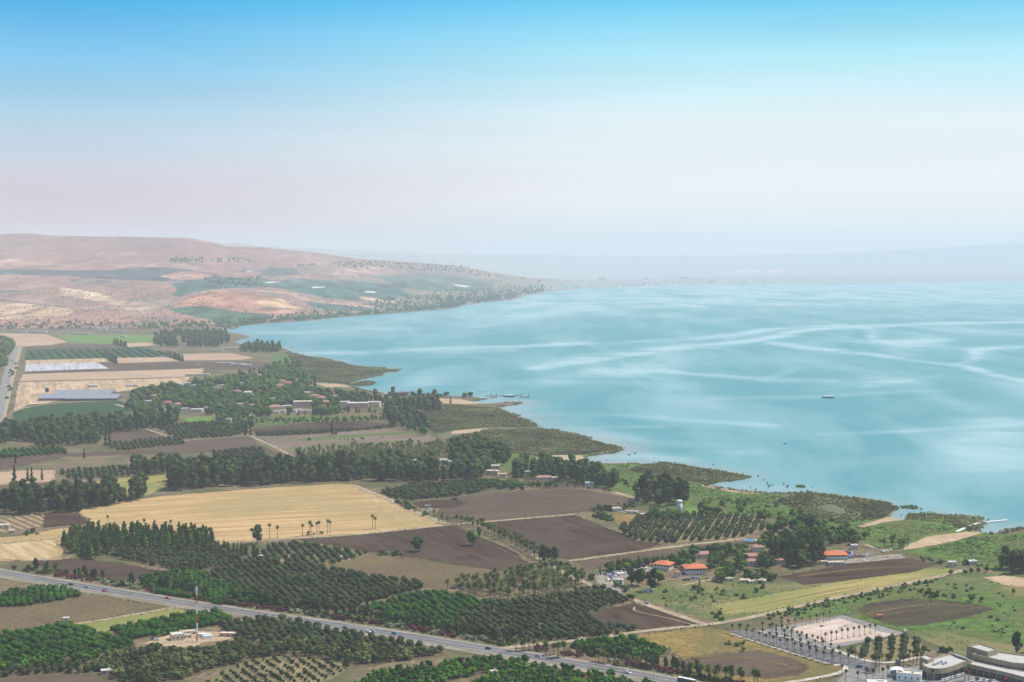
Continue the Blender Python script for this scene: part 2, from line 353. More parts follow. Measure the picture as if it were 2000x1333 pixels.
r = hn.nodes.new('ShaderNodeMapRange'); r.inputs['From Min'].default_value = .3; r.inputs['From Max'].default_value = .7; r.inputs['To Min'].default_value = .62; r.inputs['To Max'].default_value = 1.3
hn.links.new(t1.outputs[0], r.inputs['Value'])
vm = hn.nodes.new('ShaderNodeVectorMath'); vm.operation = 'SCALE'; hn.links.new(at.outputs['Color'], vm.inputs[0]); hn.links.new(r.outputs[0], vm.inputs['Scale'])
hn.links.new(vm.outputs[0], hb.inputs['Base Color'])
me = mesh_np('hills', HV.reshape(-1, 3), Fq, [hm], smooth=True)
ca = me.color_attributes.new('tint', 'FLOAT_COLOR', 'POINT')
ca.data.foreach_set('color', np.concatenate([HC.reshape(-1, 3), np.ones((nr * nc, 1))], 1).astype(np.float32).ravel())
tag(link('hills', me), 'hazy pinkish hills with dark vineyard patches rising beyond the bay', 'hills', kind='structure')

SHORE = [(430, 645), (452, 650), (470, 653), (487, 657), (484, 660), (468, 663), (458, 668), (470, 672), (500, 674), (545, 680), (572, 690), (600, 697), (630, 700), (662, 706), (666, 714), (700, 716), (737, 717), (777, 722), (772, 727), (747, 727), (742, 733), (715, 738), (690, 744), (682, 750), (690, 757), (712, 763), (745, 769), (800, 773), (846, 775), (880, 775), (905, 776), (935, 777), (948, 779), (930, 782), (916, 783), (941, 789), (975, 787), (1005, 785), (1016, 787), (1005, 790), (973, 794), (974, 801), (1000, 808), (1023, 816), (1046, 832), (1030, 836), (1008, 836), (1060, 837), (1100, 843), (1150, 856), (1190, 868), (1212, 877), (1200, 883), (1175, 887), (1150, 889), (1136, 896), (1152, 905), (1225, 905), (1275, 908), (1292, 903), (1362, 914), (1420, 922), (1460, 931), (1440, 936), (1400, 941), (1372, 946), (1412, 955), (1470, 962), (1520, 964), (1575, 962), (1650, 971), (1700, 977), (1725, 981), (1748, 996), (1735, 1010), (1766, 1016), (1772, 1006), (1807, 1004), (1875, 1007), (1903, 1016), (1918, 1024), (1900, 1036), (1925, 1042), (1962, 1042), (1976, 1035), (2000, 1031), (2200, 1020), (3200, 1000)]
rj = random.Random(3)
def densify(poly, step, jit, closed=True, j0=rj):
    out = []; n = len(poly)
    for i in range(n if closed else n - 1):
        a = poly[i]; b = poly[(i + 1) % n]; d = math.dist(a, b); k = max(1, int(d / step))
        for q in range(k):
            t = q / k; o = (0 if q == 0 else jit)
            out.append((a[0] + (b[0] - a[0]) * t + j0.uniform(-o, o), a[1] + (b[1] - a[1]) * t + j0.uniform(-o, o)))
    if not closed: out.append(poly[-1])
    return out
def tri_sheet(name, pts, z, mat):
    tr = tessellate_polygon([[Vector((x, y, 0)) for x, y in pts]])
    V = [(x, y, z) for x, y in pts]; F = []
    for t in tr:
        a, b, c = (pts[i] for i in t)
        cr = (b[0] - a[0]) * (c[1] - a[1]) - (b[1] - a[1]) * (c[0] - a[0])
        if abs(cr) < 1e-6: continue
        F.append(t if cr > 0 else t[::-1])
    return link(name, mesh_np(name, V, F, [mat]))
sh = densify([G(*p) for p in SHORE], 9, 3.0, closed=False)
land = sh + [(4000, 60), (-4000, 60), (-4000, 5600), G(-900, 646), G(-100, 642), G(300, 640), G(425, 637)]
ground_m = field('ground_soil', (.20, .155, .095), (.36, .275, .17), .3, 9, .1, .3, .012, (.13, .15, .065), .85)
tag(tri_sheet('ground', land, .8, ground_m), 'flat farmland plain between the cliff and the lake', 'ground', kind='structure')

# lake: smooth slicks drawn by wind and boats, and a pale far fade, are stored as a surface attribute
lpx = np.concatenate([np.arange(-900, 300, 60), np.arange(300, 2100, 6.0), np.arange(2100, 3200, 60)])
lpy = np.concatenate([np.arange(545, 800, 1.5), np.arange(800, 1080, 3.0), np.arange(1080, 1400, 40)])
LX, LY = np.meshgrid(lpx, lpy)
zz = (-FP * ST - (LY - 666.5) * CT); tq = (0 - H) / zz
WX, WY = (LX - 1000) * tq, (FP * CT - (LY - 666.5) * ST) * tq
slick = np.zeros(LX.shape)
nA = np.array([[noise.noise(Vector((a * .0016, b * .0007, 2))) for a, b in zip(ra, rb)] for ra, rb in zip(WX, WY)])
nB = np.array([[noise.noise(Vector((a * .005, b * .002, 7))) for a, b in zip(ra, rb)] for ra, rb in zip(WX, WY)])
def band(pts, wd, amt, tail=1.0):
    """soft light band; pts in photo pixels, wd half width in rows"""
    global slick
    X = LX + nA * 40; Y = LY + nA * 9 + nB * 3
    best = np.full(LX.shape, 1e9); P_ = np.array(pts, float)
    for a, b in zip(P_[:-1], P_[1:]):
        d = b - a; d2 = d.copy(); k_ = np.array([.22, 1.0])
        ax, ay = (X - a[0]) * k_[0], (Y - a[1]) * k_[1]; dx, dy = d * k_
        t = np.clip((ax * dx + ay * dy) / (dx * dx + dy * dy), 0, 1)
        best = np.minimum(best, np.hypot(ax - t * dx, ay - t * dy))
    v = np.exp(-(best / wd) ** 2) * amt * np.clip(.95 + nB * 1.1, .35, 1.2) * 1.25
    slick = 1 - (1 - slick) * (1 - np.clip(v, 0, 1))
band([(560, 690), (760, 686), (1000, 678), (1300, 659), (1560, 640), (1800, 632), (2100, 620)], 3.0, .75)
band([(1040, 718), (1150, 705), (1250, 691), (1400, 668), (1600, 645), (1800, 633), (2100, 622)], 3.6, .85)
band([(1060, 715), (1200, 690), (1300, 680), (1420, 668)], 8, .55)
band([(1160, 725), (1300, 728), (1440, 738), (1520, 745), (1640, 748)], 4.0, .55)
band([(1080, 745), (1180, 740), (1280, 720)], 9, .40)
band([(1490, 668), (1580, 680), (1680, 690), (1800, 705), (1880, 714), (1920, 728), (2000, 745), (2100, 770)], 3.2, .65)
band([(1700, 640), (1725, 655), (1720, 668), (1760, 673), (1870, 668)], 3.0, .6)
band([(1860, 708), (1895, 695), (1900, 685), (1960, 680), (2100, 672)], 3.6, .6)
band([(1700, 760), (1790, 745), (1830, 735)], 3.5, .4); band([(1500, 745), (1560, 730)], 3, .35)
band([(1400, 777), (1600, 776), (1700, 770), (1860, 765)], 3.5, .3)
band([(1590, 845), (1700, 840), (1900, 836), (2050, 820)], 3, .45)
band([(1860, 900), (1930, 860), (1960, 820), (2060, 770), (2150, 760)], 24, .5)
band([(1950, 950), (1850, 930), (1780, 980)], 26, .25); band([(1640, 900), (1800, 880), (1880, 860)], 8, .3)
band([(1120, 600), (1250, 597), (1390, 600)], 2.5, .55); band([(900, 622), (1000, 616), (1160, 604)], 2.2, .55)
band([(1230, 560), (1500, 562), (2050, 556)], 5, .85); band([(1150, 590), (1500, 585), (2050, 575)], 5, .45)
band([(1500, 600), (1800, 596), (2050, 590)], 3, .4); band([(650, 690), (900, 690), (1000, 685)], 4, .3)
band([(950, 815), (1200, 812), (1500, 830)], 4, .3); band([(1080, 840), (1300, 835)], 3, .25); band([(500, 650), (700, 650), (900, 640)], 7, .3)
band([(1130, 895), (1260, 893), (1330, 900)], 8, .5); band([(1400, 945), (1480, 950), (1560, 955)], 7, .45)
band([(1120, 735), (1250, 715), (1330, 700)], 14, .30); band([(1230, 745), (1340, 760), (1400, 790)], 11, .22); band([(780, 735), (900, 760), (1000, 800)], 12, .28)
band([(1000, 590), (1500, 575), (2150, 562)], 30, .55); band([(620, 640), (900, 622), (1150, 600)], 16, .30); band([(1750, 690), (1850, 660), (2100, 650)], 10, .3)  # widest band only fades the far water paler
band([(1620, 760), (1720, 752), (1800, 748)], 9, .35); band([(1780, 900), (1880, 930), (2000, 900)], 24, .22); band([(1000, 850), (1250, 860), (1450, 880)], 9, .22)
SG = np.array([G(*p, 0) for p in SHORE]); dsh = np.full(LX.shape, 1e9)
for a, b in zip(SG[:-1], SG[1:]):
    d = b - a; t = np.clip(((WX - a[0]) * d[0] + (WY - a[1]) * d[1]) / (d @ d), 0, 1); dsh = np.minimum(dsh, np.hypot(WX - a[0] - t * d[0], WY - a[1] - t * d[1]))
shal = np.clip(1 - dsh / (45 + 60 * np.clip(nA + .3, 0, 1)), 0, 1) ** 1.3 * (.55 + .45 * np.clip(nB * 2 + .5, 0, 1))
wm, wn, wb = mat_base('lake_water', .3, .5)
Nn = wn.nodes.new; Ln = wn.links.new
at = Nn('ShaderNodeAttribute'); at.attribute_name = 'slick'
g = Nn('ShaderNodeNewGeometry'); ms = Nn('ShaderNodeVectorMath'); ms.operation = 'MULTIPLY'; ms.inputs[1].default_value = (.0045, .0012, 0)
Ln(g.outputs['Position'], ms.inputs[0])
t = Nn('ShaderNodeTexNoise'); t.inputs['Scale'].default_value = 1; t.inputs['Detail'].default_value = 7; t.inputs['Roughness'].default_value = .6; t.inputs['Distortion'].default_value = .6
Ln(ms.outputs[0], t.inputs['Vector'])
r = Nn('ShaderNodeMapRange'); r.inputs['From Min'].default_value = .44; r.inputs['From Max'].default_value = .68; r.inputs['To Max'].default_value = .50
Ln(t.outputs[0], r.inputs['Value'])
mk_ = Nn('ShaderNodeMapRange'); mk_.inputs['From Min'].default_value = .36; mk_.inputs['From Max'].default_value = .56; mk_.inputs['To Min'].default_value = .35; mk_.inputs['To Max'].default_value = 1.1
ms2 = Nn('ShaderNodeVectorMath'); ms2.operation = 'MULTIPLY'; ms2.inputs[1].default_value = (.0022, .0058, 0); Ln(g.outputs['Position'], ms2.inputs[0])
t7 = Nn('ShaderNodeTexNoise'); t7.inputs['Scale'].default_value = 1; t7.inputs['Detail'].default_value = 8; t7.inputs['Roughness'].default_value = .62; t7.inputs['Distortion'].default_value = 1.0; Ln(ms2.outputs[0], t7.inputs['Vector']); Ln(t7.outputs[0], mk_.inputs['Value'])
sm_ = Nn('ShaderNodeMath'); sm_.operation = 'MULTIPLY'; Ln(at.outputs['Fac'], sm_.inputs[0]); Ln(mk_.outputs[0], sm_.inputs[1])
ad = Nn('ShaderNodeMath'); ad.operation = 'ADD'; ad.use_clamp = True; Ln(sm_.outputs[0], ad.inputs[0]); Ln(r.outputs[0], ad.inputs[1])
mxc = Nn('ShaderNodeMix'); mxc.data_type = 'RGBA'; mxc.inputs[6].default_value = (.070, .268, .292, 1); mxc.inputs[7].default_value = (.33, .49, .51, 1)  # slicks' lighter sky reflection painted in as a paler base colour
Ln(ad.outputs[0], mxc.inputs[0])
at2 = Nn('ShaderNodeAttribute'); at2.attribute_name = 'shallow'
mxs = Nn('ShaderNodeMix'); mxs.data_type = 'RGBA'; mxs.inputs[7].default_value = (.30, .33, .31, 1); Ln(at2.outputs['Fac'], mxs.inputs[0]); Ln(mxc.outputs[2], mxs.inputs[6]); Ln(mxs.outputs[2], wb.inputs['Base Color'])
rr = Nn('ShaderNodeMapRange'); rr.inputs['To Min'].default_value = .42; rr.inputs['To Max'].default_value = .22; Ln(ad.outputs[0], rr.inputs['Value']); Ln(rr.outputs[0], wb.inputs['Roughness'])
wb.inputs['IOR'].default_value = 1.33
t5 = Nn('ShaderNodeTexNoise'); t5.inputs['Scale'].default_value = .12; t5.inputs['Detail'].default_value = 3; Ln(g.outputs['Position'], t5.inputs['Vector'])
bp = Nn('ShaderNodeBump'); bp.inputs['Strength'].default_value = .25; bp.inputs['Distance'].default_value = .5; Ln(t5.outputs[0], bp.inputs['Height']); Ln(bp.outputs[0], wb.inputs['Normal'])
nr, nc = LX.shape; idx = np.arange(nr * nc).reshape(nr, nc)
Fq = np.stack([idx[:-1, :-1], idx[1:, :-1], idx[1:, 1:], idx[:-1, 1:]], -1).reshape(-1, 4)
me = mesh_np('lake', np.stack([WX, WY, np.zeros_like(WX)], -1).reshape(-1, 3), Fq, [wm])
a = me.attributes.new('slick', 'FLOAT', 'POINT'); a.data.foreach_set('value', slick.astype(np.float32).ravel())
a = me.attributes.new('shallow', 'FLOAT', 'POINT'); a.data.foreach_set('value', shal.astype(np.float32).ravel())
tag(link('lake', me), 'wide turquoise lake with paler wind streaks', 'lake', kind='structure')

# ------------------------------------------------------------------ field sheets
LAY = [0]
def gang(a, b):
    p, q = G(*a), G(*b); return math.atan2(q[1] - p[1], q[0] - p[0])
def sheet(name, poly, lay, mat, label, cat='field', jit=1.5):
    pts = densify([G(*p) for p in poly], 9, jit * (1 if 'lot' not in name and 'avenue' not in name and 'asphalt' not in name else .2))
    LAY[0] += 1
    return tag(tri_sheet(name, pts, .8 + .05 * lay + LAY[0] * .0006, mat), label, cat, kind='structure')
def road(name, line, width, lay, mat, label, cat='road', jit=0, pxline=True, off=0):
    P_ = [Vector(G(*p)) for p in line] if pxline else [Vector(p) for p in line]
    # smooth the centre line
    for _ in range(2):
        Q = [P_[0]]
        for a, b in zip(P_[:-1], P_[1:]): Q += [a * .75 + b * .25, a * .25 + b * .75]
        P_ = Q + [P_[-1]]
    Lf, Rt = [], []
    for i, p in enumerate(P_):
        d = (P_[min(i + 1, len(P_) - 1)] - P_[max(i - 1, 0)]).normalized(); n_ = Vector((-d.y, d.x))
        j1, j2 = rj.uniform(-jit, jit), rj.uniform(-jit, jit)
        Lf.append(p + n_ * (off + width / 2 + j1)); Rt.append(p + n_ * (off - width / 2 + j2))
    LAY[0] += 1; z = .8 + .05 * lay + LAY[0] * .0006
    V = [(*p, z) for p in Lf] + [(*p, z) for p in Rt]; n = len(Lf)
    F = [(i + n, i + 1 + n, i + 1, i) for i in range(n - 1)]
    o = link(name, mesh_np(name, V, F, [mat])); tag(o, label, cat, kind='structure')
    return P_
hz = gang((200, 1010), (700, 985))
hwy = gang((300, 1170), (900, 1260))
dg = gang((905, 1040), (1040, 1105))
GOLD1, GOLD2 = (.54, .36, .165), (.68, .48, .25)
BR1, BR2 = (.096, .052, .036), (.190, .115, .076)
M = dict(
    gold=field('wheat_stubble', GOLD1, GOLD2, hz, 14, .05, .75, .006, (.46, .35, .16), .75, .2),
    gold2=field('stubble_rows', (.55, .40, .2), (.68, .52, .3), gang((60, 1060), (110, 1085)), 8, .05, .8, .01, (.42, .36, .17), .6),
    brown=field('ploughed_soil', BR1, BR2, hz, 7, .04, .8, .012, (.20, .145, .105), .7),
    brownd=field('ploughed_soil_slanted', BR1, BR2, dg, 7, .03, .8, .012, (.21, .15, .11), .7),
    brown2=field('dry_ploughed_soil', (.155, .105, .075), (.235, .165, .115), hz, 10, .04, .6, .007, (.25, .19, .14), .7),
    brown3=field('stubbly_ploughed_soil', (.10, .075, .055), (.20, .15, .09), gang((1700, 1210), (1900, 1180)), 9, .03, .75, .012, (.16, .15, .07), .6),
    vine=field('young_vineyard', (.21, .15, .09), (.30, .22, .13), hwy, 6, .3, .3, .008, (.36, .28, .12), .6, .5, 5.2, (.10, .095, .05)),
    vine2=field('vineyard_rows', (.44, .31, .19), (.52, .38, .24), gang((40, 1010), (100, 1035)), 6, .1, .3, .02, None, 0, .3, 9, (.11, .13, .06)),
    yel=field('mown_hay', (.35, .34, .10), (.56, .49, .18), gang((1480, 1190), (1820, 1125)), 7, .03, .8, .012, (.28, .33, .10), .6),
    meadow=field('green_meadow', (.065, .135, .028), (.135, .215, .050), hz, 9, .3, .35, .022, (.135, .135, .055), .6, .12),
    mead2=field('weedy_meadow', (.105, .175, .050), (.20, .235, .085), hz, 9, .3, .35, .014, (.34, .27, .13), .75),
    mead3=field('dry_weeds', (.28, .215, .07), (.46, .32, .11), hz, 14, .3, .3, .012, (.20, .19, .08), .8),
    thick=field('reed_bed', (.11, .125, .065), (.17, .175, .095), hz, 10, .5, .2, .015, (.085, .13, .05), .7),
    crop=field('green_crop', (.035, .095, .035), (.06, .13, .045), hz, 5, .1, .5, .01, (.05, .11, .05), .5),
    orch=field('orchard_floor', (.10, .095, .055), (.19, .155, .09), hz, 7, .3, .3, .02, (.27, .20, .12), .5),
    orchy=field('dry_orchard_floor', (.33, .27, .14), (.43, .35, .20), hz, 7, .3, .3, .02, (.22, .20, .10), .6),
    sand=field('sand', (.58, .42, .27), (.70, .53, .36), 0, 5, .4, .3, .03, (.50, .36, .24), .6),
    dirt=field('dirt_track', (.46, .37, .25), (.60, .49, .34), hz, 4, .1, .3, .05, (.38, .30, .20), .6),
    pink=field('pink_stubble', (.55, .38, .26), (.66, .48, .33), hz, 12, .05, .7, .006, (.48, .34, .24), .6),
    stripe=field('striped_stubble', (.50, .35, .22), (.70, .52, .34), gang((150, 740), (165, 790)), 14, .05, .95, .006, (.55, .40, .26), .4),
    cover=field('plastic_mulch', (.58, .58, .64), (.76, .76, .82), gang((150, 700), (160, 725)), 9, .02, .8, .01, None),
    asph=field('asphalt', (.15, .15, .155), (.20, .20, .205), hwy, 3, .03, .7, .03, (.24, .235, .23), .6),
    asph2=field('pale_asphalt', (.27, .265, .26), (.34, .33, .32), 0, 5, .3, .3, .03, (.38, .36, .34), .6),
    grav=field('gravel_verge', (.40, .34, .27), (.52, .45, .36), hwy, 4, .05, .6, .03, (.30, .27, .18), .7),
    paver=field('pink_paving', (.60, .48, .41), (.72, .59, .51), gang((1525, 1225), (1647, 1203)), 8, .05, .5, .05, (.60, .46, .38), .5),
    lotc=field('compacted_gravel', (.38, .34, .29), (.56, .49, .42), 0, 4, .4, .3, .04, (.34, .30, .24), .7),
    conc=field('pale_concrete', (.60, .55, .48), (.70, .65, .58), 0, 5, .4, .3, .05, None),
    grey=field('grey_green_field', (.15, .16, .10), (.20, .205, .13), hz, 7, .1, .4, .01, (.24, .20, .15), .5),
    paint=plain('road_paint', (.75, .75, .72), .7, .1, 2),
    lawn=field('lawn', (.14, .26, .05), (.20, .33, .07), 0, 6, .5, .2, .03, None),
)
FIELDS = [
 ('wheat_field', [(148, 998), (240, 978), (330, 968), (500, 955), (640, 946), (692, 946), (760, 972), (830, 1005), (872, 1024), (840, 1029), (700, 1044), (540, 1053), (430, 1062), (300, 1048), (200, 1045), (128, 1052), (122, 1094), (-40, 1096), (-40, 1052), (40, 1047), (100, 1035), (170, 1026), (180, 1022)], 2, 'gold', 'large golden stubble field in front of the eucalyptus windbreak'),
 ('stubble_field', [(-20, 1066), (110, 1052), (120, 1090), (60, 1094), (-20, 1092)], 3, 'gold2', 'golden striped stubble left of the pine block'),
 ('vineyard', [(-30, 1020), (60, 1003), (100, 1000), (85, 1030), (-30, 1045)], 3, 'vine2', 'tan plot with dark diagonal rows at the left edge'),
 ('ploughed_field', [(85, 1003), (132, 997), (178, 1022), (85, 1031)], 4, 'brown', 'small brown plot beside the tan striped plot'),
 ('ploughed_field', [(57, 1097), (155, 1091), (240, 1101), (325, 1117), (290, 1126), (262, 1132), (200, 1136), (110, 1118)], 2, 'brown', 'dark ploughed field between the pine block and the highway'),
 ('ploughed_field', [(580, 1053), (700, 1046), (887, 1025), (912, 1038), (1000, 1076), (1042, 1106), (1000, 1116), (900, 1104), (800, 1088), (712, 1077), (640, 1064)], 2, 'brownd', 'dark ploughed field with two lone round trees'),
 ('young_vineyard', [(628, 1110), (700, 1080), (760, 1085), (850, 1099), (1000, 1117), (1060, 1115), (1020, 1126), (930, 1148), (860, 1152), (740, 1124), (650, 1114)], 1, 'vine', 'tan brown plot of small plants below the dark ploughed field'),
 ('ploughed_field', [(940, 1022), (1000, 1017), (1122, 1006), (1200, 1038), (1294, 1064), (1250, 1076), (1110, 1092), (1060, 1086), (1000, 1054)], 2, 'brownd', 'dark ploughed field left of the olive orchard with the white tower'),
 ('ploughed_field', [(860, 992), (885, 971), (1000, 961), (1060, 955), (1130, 955), (1250, 977), (1210, 990), (1120, 1002), (1000, 1013), (890, 1021), (850, 1008)], 2, 'brown2', 'grey brown ploughed field below the village trees'),
 ('bare_plot', [(805, 982), (850, 976), (900, 977), (910, 985), (880, 993), (820, 992)], 3, 'brown', 'small dark soil patch with parked farm machines'),
 ('ploughed_field', [(1122, 1097), (1300, 1073), (1460, 1056), (1482, 1063), (1340, 1086), (1240, 1100), (1150, 1112)], 2, 'brown2', 'narrow brown field between the lane and the restaurant'),
 ('ploughed_field', [(1518, 1127), (1620, 1109), (1700, 1091), (1760, 1088), (1825, 1102), (1790, 1116), (1640, 1136), (1570, 1143)], 3, 'brown', 'curved dark ploughed field right of the restaurant trees'),
 ('hay_field', [(1395, 1182), (1560, 1151), (1700, 1126), (1800, 1113), (1850, 1110), (1870, 1118), (1820, 1131), (1640, 1163), (1500, 1194), (1420, 1202)], 2, 'yel', 'long yellow green mown strip right of centre'),
 ('ploughed_field', [(1671, 1191), (1700, 1178), (1760, 1170), (1830, 1172), (1900, 1179), (1943, 1189), (1890, 1205), (1800, 1221), (1750, 1224), (1705, 1209)], 3, 'brown3', 'rounded brown field above the shopping centre'),
 ('ploughed_field', [(1133, 1206), (1190, 1188), (1237, 1178), (1290, 1192), (1372, 1220), (1330, 1228), (1260, 1231), (1180, 1219)], 3, 'brownd', 'triangular dark ploughed field inside the lane fork'),
 ('weedy_field', [(1230, 1242), (1380, 1224), (1430, 1232), (1432, 1240), (1620, 1298), (1650, 1306), (1640, 1316), (1560, 1345), (1300, 1345), (1320, 1300), (1315, 1270)], 1, 'mead3', 'rough golden field left of the palm avenue'),
 ('ploughed_field', [(1310, 1292), (1400, 1279), (1480, 1271), (1545, 1285), (1582, 1303), (1560, 1318), (1500, 1326), (1390, 1312), (1320, 1302)], 3, 'brown2', 'brown patch inside the rough golden field'),
 ('young_vineyard', [(-20, 1191), (30, 1188), (160, 1165), (200, 1163), (312, 1186), (200, 1208), (120, 1222), (-20, 1245)], 2, 'vine', 'brown plot of young vines left of the radio mast'),
 ('hay_field', [(135, 1221), (240, 1204), (345, 1187), (378, 1196), (330, 1207), (260, 1226), (215, 1240), (180, 1232)], 2, 'yel', 'small yellow mown strip left of the radio mast'),
 ('bare_plot', [(-20, 1320), (120, 1316), (185, 1318), (250, 1345), (-20, 1345)], 2, 'brown2', 'brown earth in the bottom left corner'),
 ('compound_yard', [(282, 1257), (330, 1240), (375, 1233), (420, 1234), (470, 1240), (440, 1250), (392, 1256), (380, 1272), (350, 1264)], 3, 'sand', 'sandy yard around the foot of the radio mast'),
 ('stubble_field', [(45, 731), (300, 723), (398, 720), (392, 735), (300, 738), (38, 745)], 2, 'pink', 'pale pink stubble strip above the barns'),
 ('stubble_field', [(37, 747), (300, 740), (372, 737), (362, 748), (300, 757), (150, 775), (50, 797), (26, 808)], 2, 'stripe', 'striped tan field behind the barns'),
 ('mulched_field', [(50, 713), (190, 708), (212, 720), (120, 723), (49, 726)], 3, 'cover', 'whitish field under plastic sheeting'),
 ('stubble_field', [(50, 704), (205, 700), (218, 706), (190, 708), (50, 713)], 2, 'stripe', 'thin tan strip above the whitish field'),
 ('ploughed_field', [(196, 709), (380, 707), (392, 720), (300, 723), (45, 731), (49, 726), (212, 720)], 2, 'brown2', 'mauve ploughed strip right of the whitish field'),
 ('crop_field', [(50, 683), (270, 678), (335, 690), (300, 700), (205, 700), (50, 704)], 2, 'crop', 'green row crop behind the whitish field'),
 ('ploughed_field', [(48, 677), (130, 675), (220, 672), (250, 677), (50, 683)], 2, 'brown2', 'thin mauve ploughed strip behind the green row crop'),
 ('stubble_field', [(-60, 650), (90, 653), (131, 668), (100, 674), (50, 677), (-60, 672)], 3, 'pink', 'pale oval field at the foot of the hills'),
 ('meadow', [(110, 655), (300, 655), (345, 662), (300, 669), (200, 672), (134, 668)], 2, 'lawn', 'green field at the foot of the hills'),
 ('stubble_field', [(228, 699), (330, 698), (350, 706), (228, 710)], 3, 'pink', 'pale strip between two dark hedges'),
 ('stubble_field', [(352, 692), (450, 690), (496, 699), (470, 703), (356, 704)], 3, 'pink', 'pale strip near the bay'),
 ('stubble_field', [(242, 671), (300, 669), (312, 675), (248, 678)], 3, 'pink', 'small pale strip right of the square hedge'),
 ('ploughed_field', [(385, 708), (500, 705), (560, 712), (520, 725), (400, 722)], 2, 'brown2', 'dull ploughed strip behind the village'),
 ('crop_field', [(25, 803), (60, 790), (230, 783), (282, 797), (250, 806), (100, 824), (25, 832)], 3, 'crop', 'dark green crop field below the barns'),
 ('ploughed_field', [(205, 846), (290, 840), (345, 858), (270, 868), (215, 866)], 2, 'brown2', 'brown plot below the belt of tall trees'),
 ('ploughed_field', [(355, 861), (487, 852), (506, 870), (570, 893), (545, 895), (500, 875), (380, 885), (130, 892), (-30, 925), (-30, 900), (130, 885), (240, 882)], 2, 'brown2', 'long mauve brown field across the left middle'),
 ('grey_field', [(350, 890), (402, 884), (442, 910), (380, 916)], 3, 'grey', 'grey green square between two olive plots'),
 ('ploughed_field', [(490, 838), (600, 826), (700, 820), (775, 832), (700, 842), (500, 851)], 2, 'brown', 'dark strip below the village lawn'),
 ('fallow_field', [(500, 853), (800, 837), (838, 848), (862, 862), (700, 875), (590, 885), (545, 880), (520, 862)], 2, 'pink2', 'pinkish fallow field with green dividing strips'),
 ('weed_strip', [(580, 858), (700, 848), (830, 842), (832, 845), (700, 854), (590, 862)], 3, 'meadow', 'thin green strip across the pinkish field'),
 ('weed_strip', [(560, 876), (700, 866), (800, 860), (802, 862), (700, 870), (570, 880)], 3, 'meadow', 'lower green strip across the pinkish field'),
 ('meadow', [(160, 946), (220, 935), (332, 927), (338, 945), (290, 968), (170, 962)], 2, 'yel', 'bright yellow green field behind the left windbreak'),
 ('ploughed_field', [(-30, 955), (60, 945), (140, 940), (150, 955), (-30, 985)], 2, 'brown2', 'brown plot behind the big trees at the left edge'),
 ('stubble_field', [(-30, 925), (60, 918), (110, 918), (105, 940), (-30, 950)], 2, 'pink', 'tan plot with thin cypresses at the left'),
 ('lawn', [(360, 816), (415, 813), (420, 822), (362, 826)], 3, 'lawn', 'bright lawn patch by the village'),
 ('lawn', [(500, 815), (640, 812), (720, 812), (720, 822), (600, 824), (500, 832)], 3, 'meadow', 'green lawn strip along the village edge'),
 ('shore_meadow', [(840, 785), (972, 798), (1044, 833), (1062, 839), (1205, 878), (1136, 894), (1155, 907), (1225, 907), (1292, 905), (1450, 932), (1375, 947), (1420, 958), (1520, 966), (1650, 974), (1740, 998), (1733, 1012), (1768, 1018), (1810, 1006), (1900, 1020), (1900, 1038), (1960, 1045), (2050, 1032), (2300, 1025), (2300, 1135), (1960, 1120), (1880, 1100), (1800, 1085), (1690, 1062), (1600, 1050), (1500, 1010), (1330, 1005), (1250, 975), (1150, 945), (1000, 925), (900, 870), (830, 835)], 1, 'meadow', 'green reedy meadow along the lake shore'),
 ('reed_bed', [(842, 788), (972, 799), (1045, 832), (1060, 839), (1130, 853), (1205, 877), (1140, 889), (1000, 882), (900, 868), (850, 850), (820, 815)], 2, 'thick', 'dull olive reed beds by the jetty and beach'),
 ('reed_bed', [(1280, 906), (1362, 916), (1455, 931), (1380, 942), (1300, 938), (1240, 915)], 2, 'thick', 'reed bed right of the sandy cove'),
 ('reed_bed', [(1560, 966), (1650, 974), (1740, 998), (1720, 1010), (1640, 1020), (1560, 990)], 2, 'thick', 'reed bed before the small sandy spit'),
 ('reed_bed', [(545, 686), (665, 710), (775, 723), (740, 730), (690, 743), (682, 750), (620, 748), (560, 720), (520, 700)], 2, 'meadow', 'reedy headland behind the village'),
 ('weedy_meadow', [(1270, 1140), (1400, 1130), (1530, 1140), (1700, 1118), (1830, 1108), (1960, 1120), (2300, 1140), (2300, 1400), (1960, 1330), (1900, 1290), (1780, 1238), (1650, 1200), (1500, 1205), (1400, 1215), (1300, 1185), (1220, 1160)], 1, 'mead2', 'weedy green meadow around the mown strip'),
 ('meadow', [(1520, 1192), (1660, 1165), (1800, 1148), (1960, 1160), (2060, 1180), (2060, 1260), (1960, 1258), (1850, 1235), (1770, 1235), (1650, 1200), (1560, 1208)], 2, 'meadow', 'green grass around the rounded brown field'),
 ('beach', [(1040, 897), (1080, 888), (1138, 890), (1150, 903), (1120, 906), (1045, 909)], 3, 'sand', 'sandy cove with pale beach'),
 ('sand_track', [(1775, 1064), (1812, 1048), (1887, 1039), (1918, 1040), (1875, 1054), (1800, 1070), (1760, 1075)], 3, 'sand', 'broad sandy ramp leading to the floating walkway'),
 ('sand_track', [(1674, 1028), (1712, 1017), (1735, 1010), (1766, 1016), (1730, 1020), (1690, 1030)], 3, 'sand', 'thin sandy spit between two reed beds'),
 ('sand_track', [(1370, 946), (1412, 954), (1500, 966), (1440, 963), (1375, 951)], 3, 'sand', 'sandy edge below the right reed bed'),
 ('beach', [(852, 779), (900, 780), (940, 789), (905, 790), (852, 788)], 3, 'sand', 'pale landing beach by the jetty'),
 ('sand_track', [(885, 841), (940, 837), (960, 838), (930, 845), (880, 848)], 3, 'sand', 'sandy clearing between the reed beds'),
 ('sand_track', [(615, 749), (660, 750), (690, 756), (640, 757)], 3, 'sand', 'sandy path beside the little harbour'),
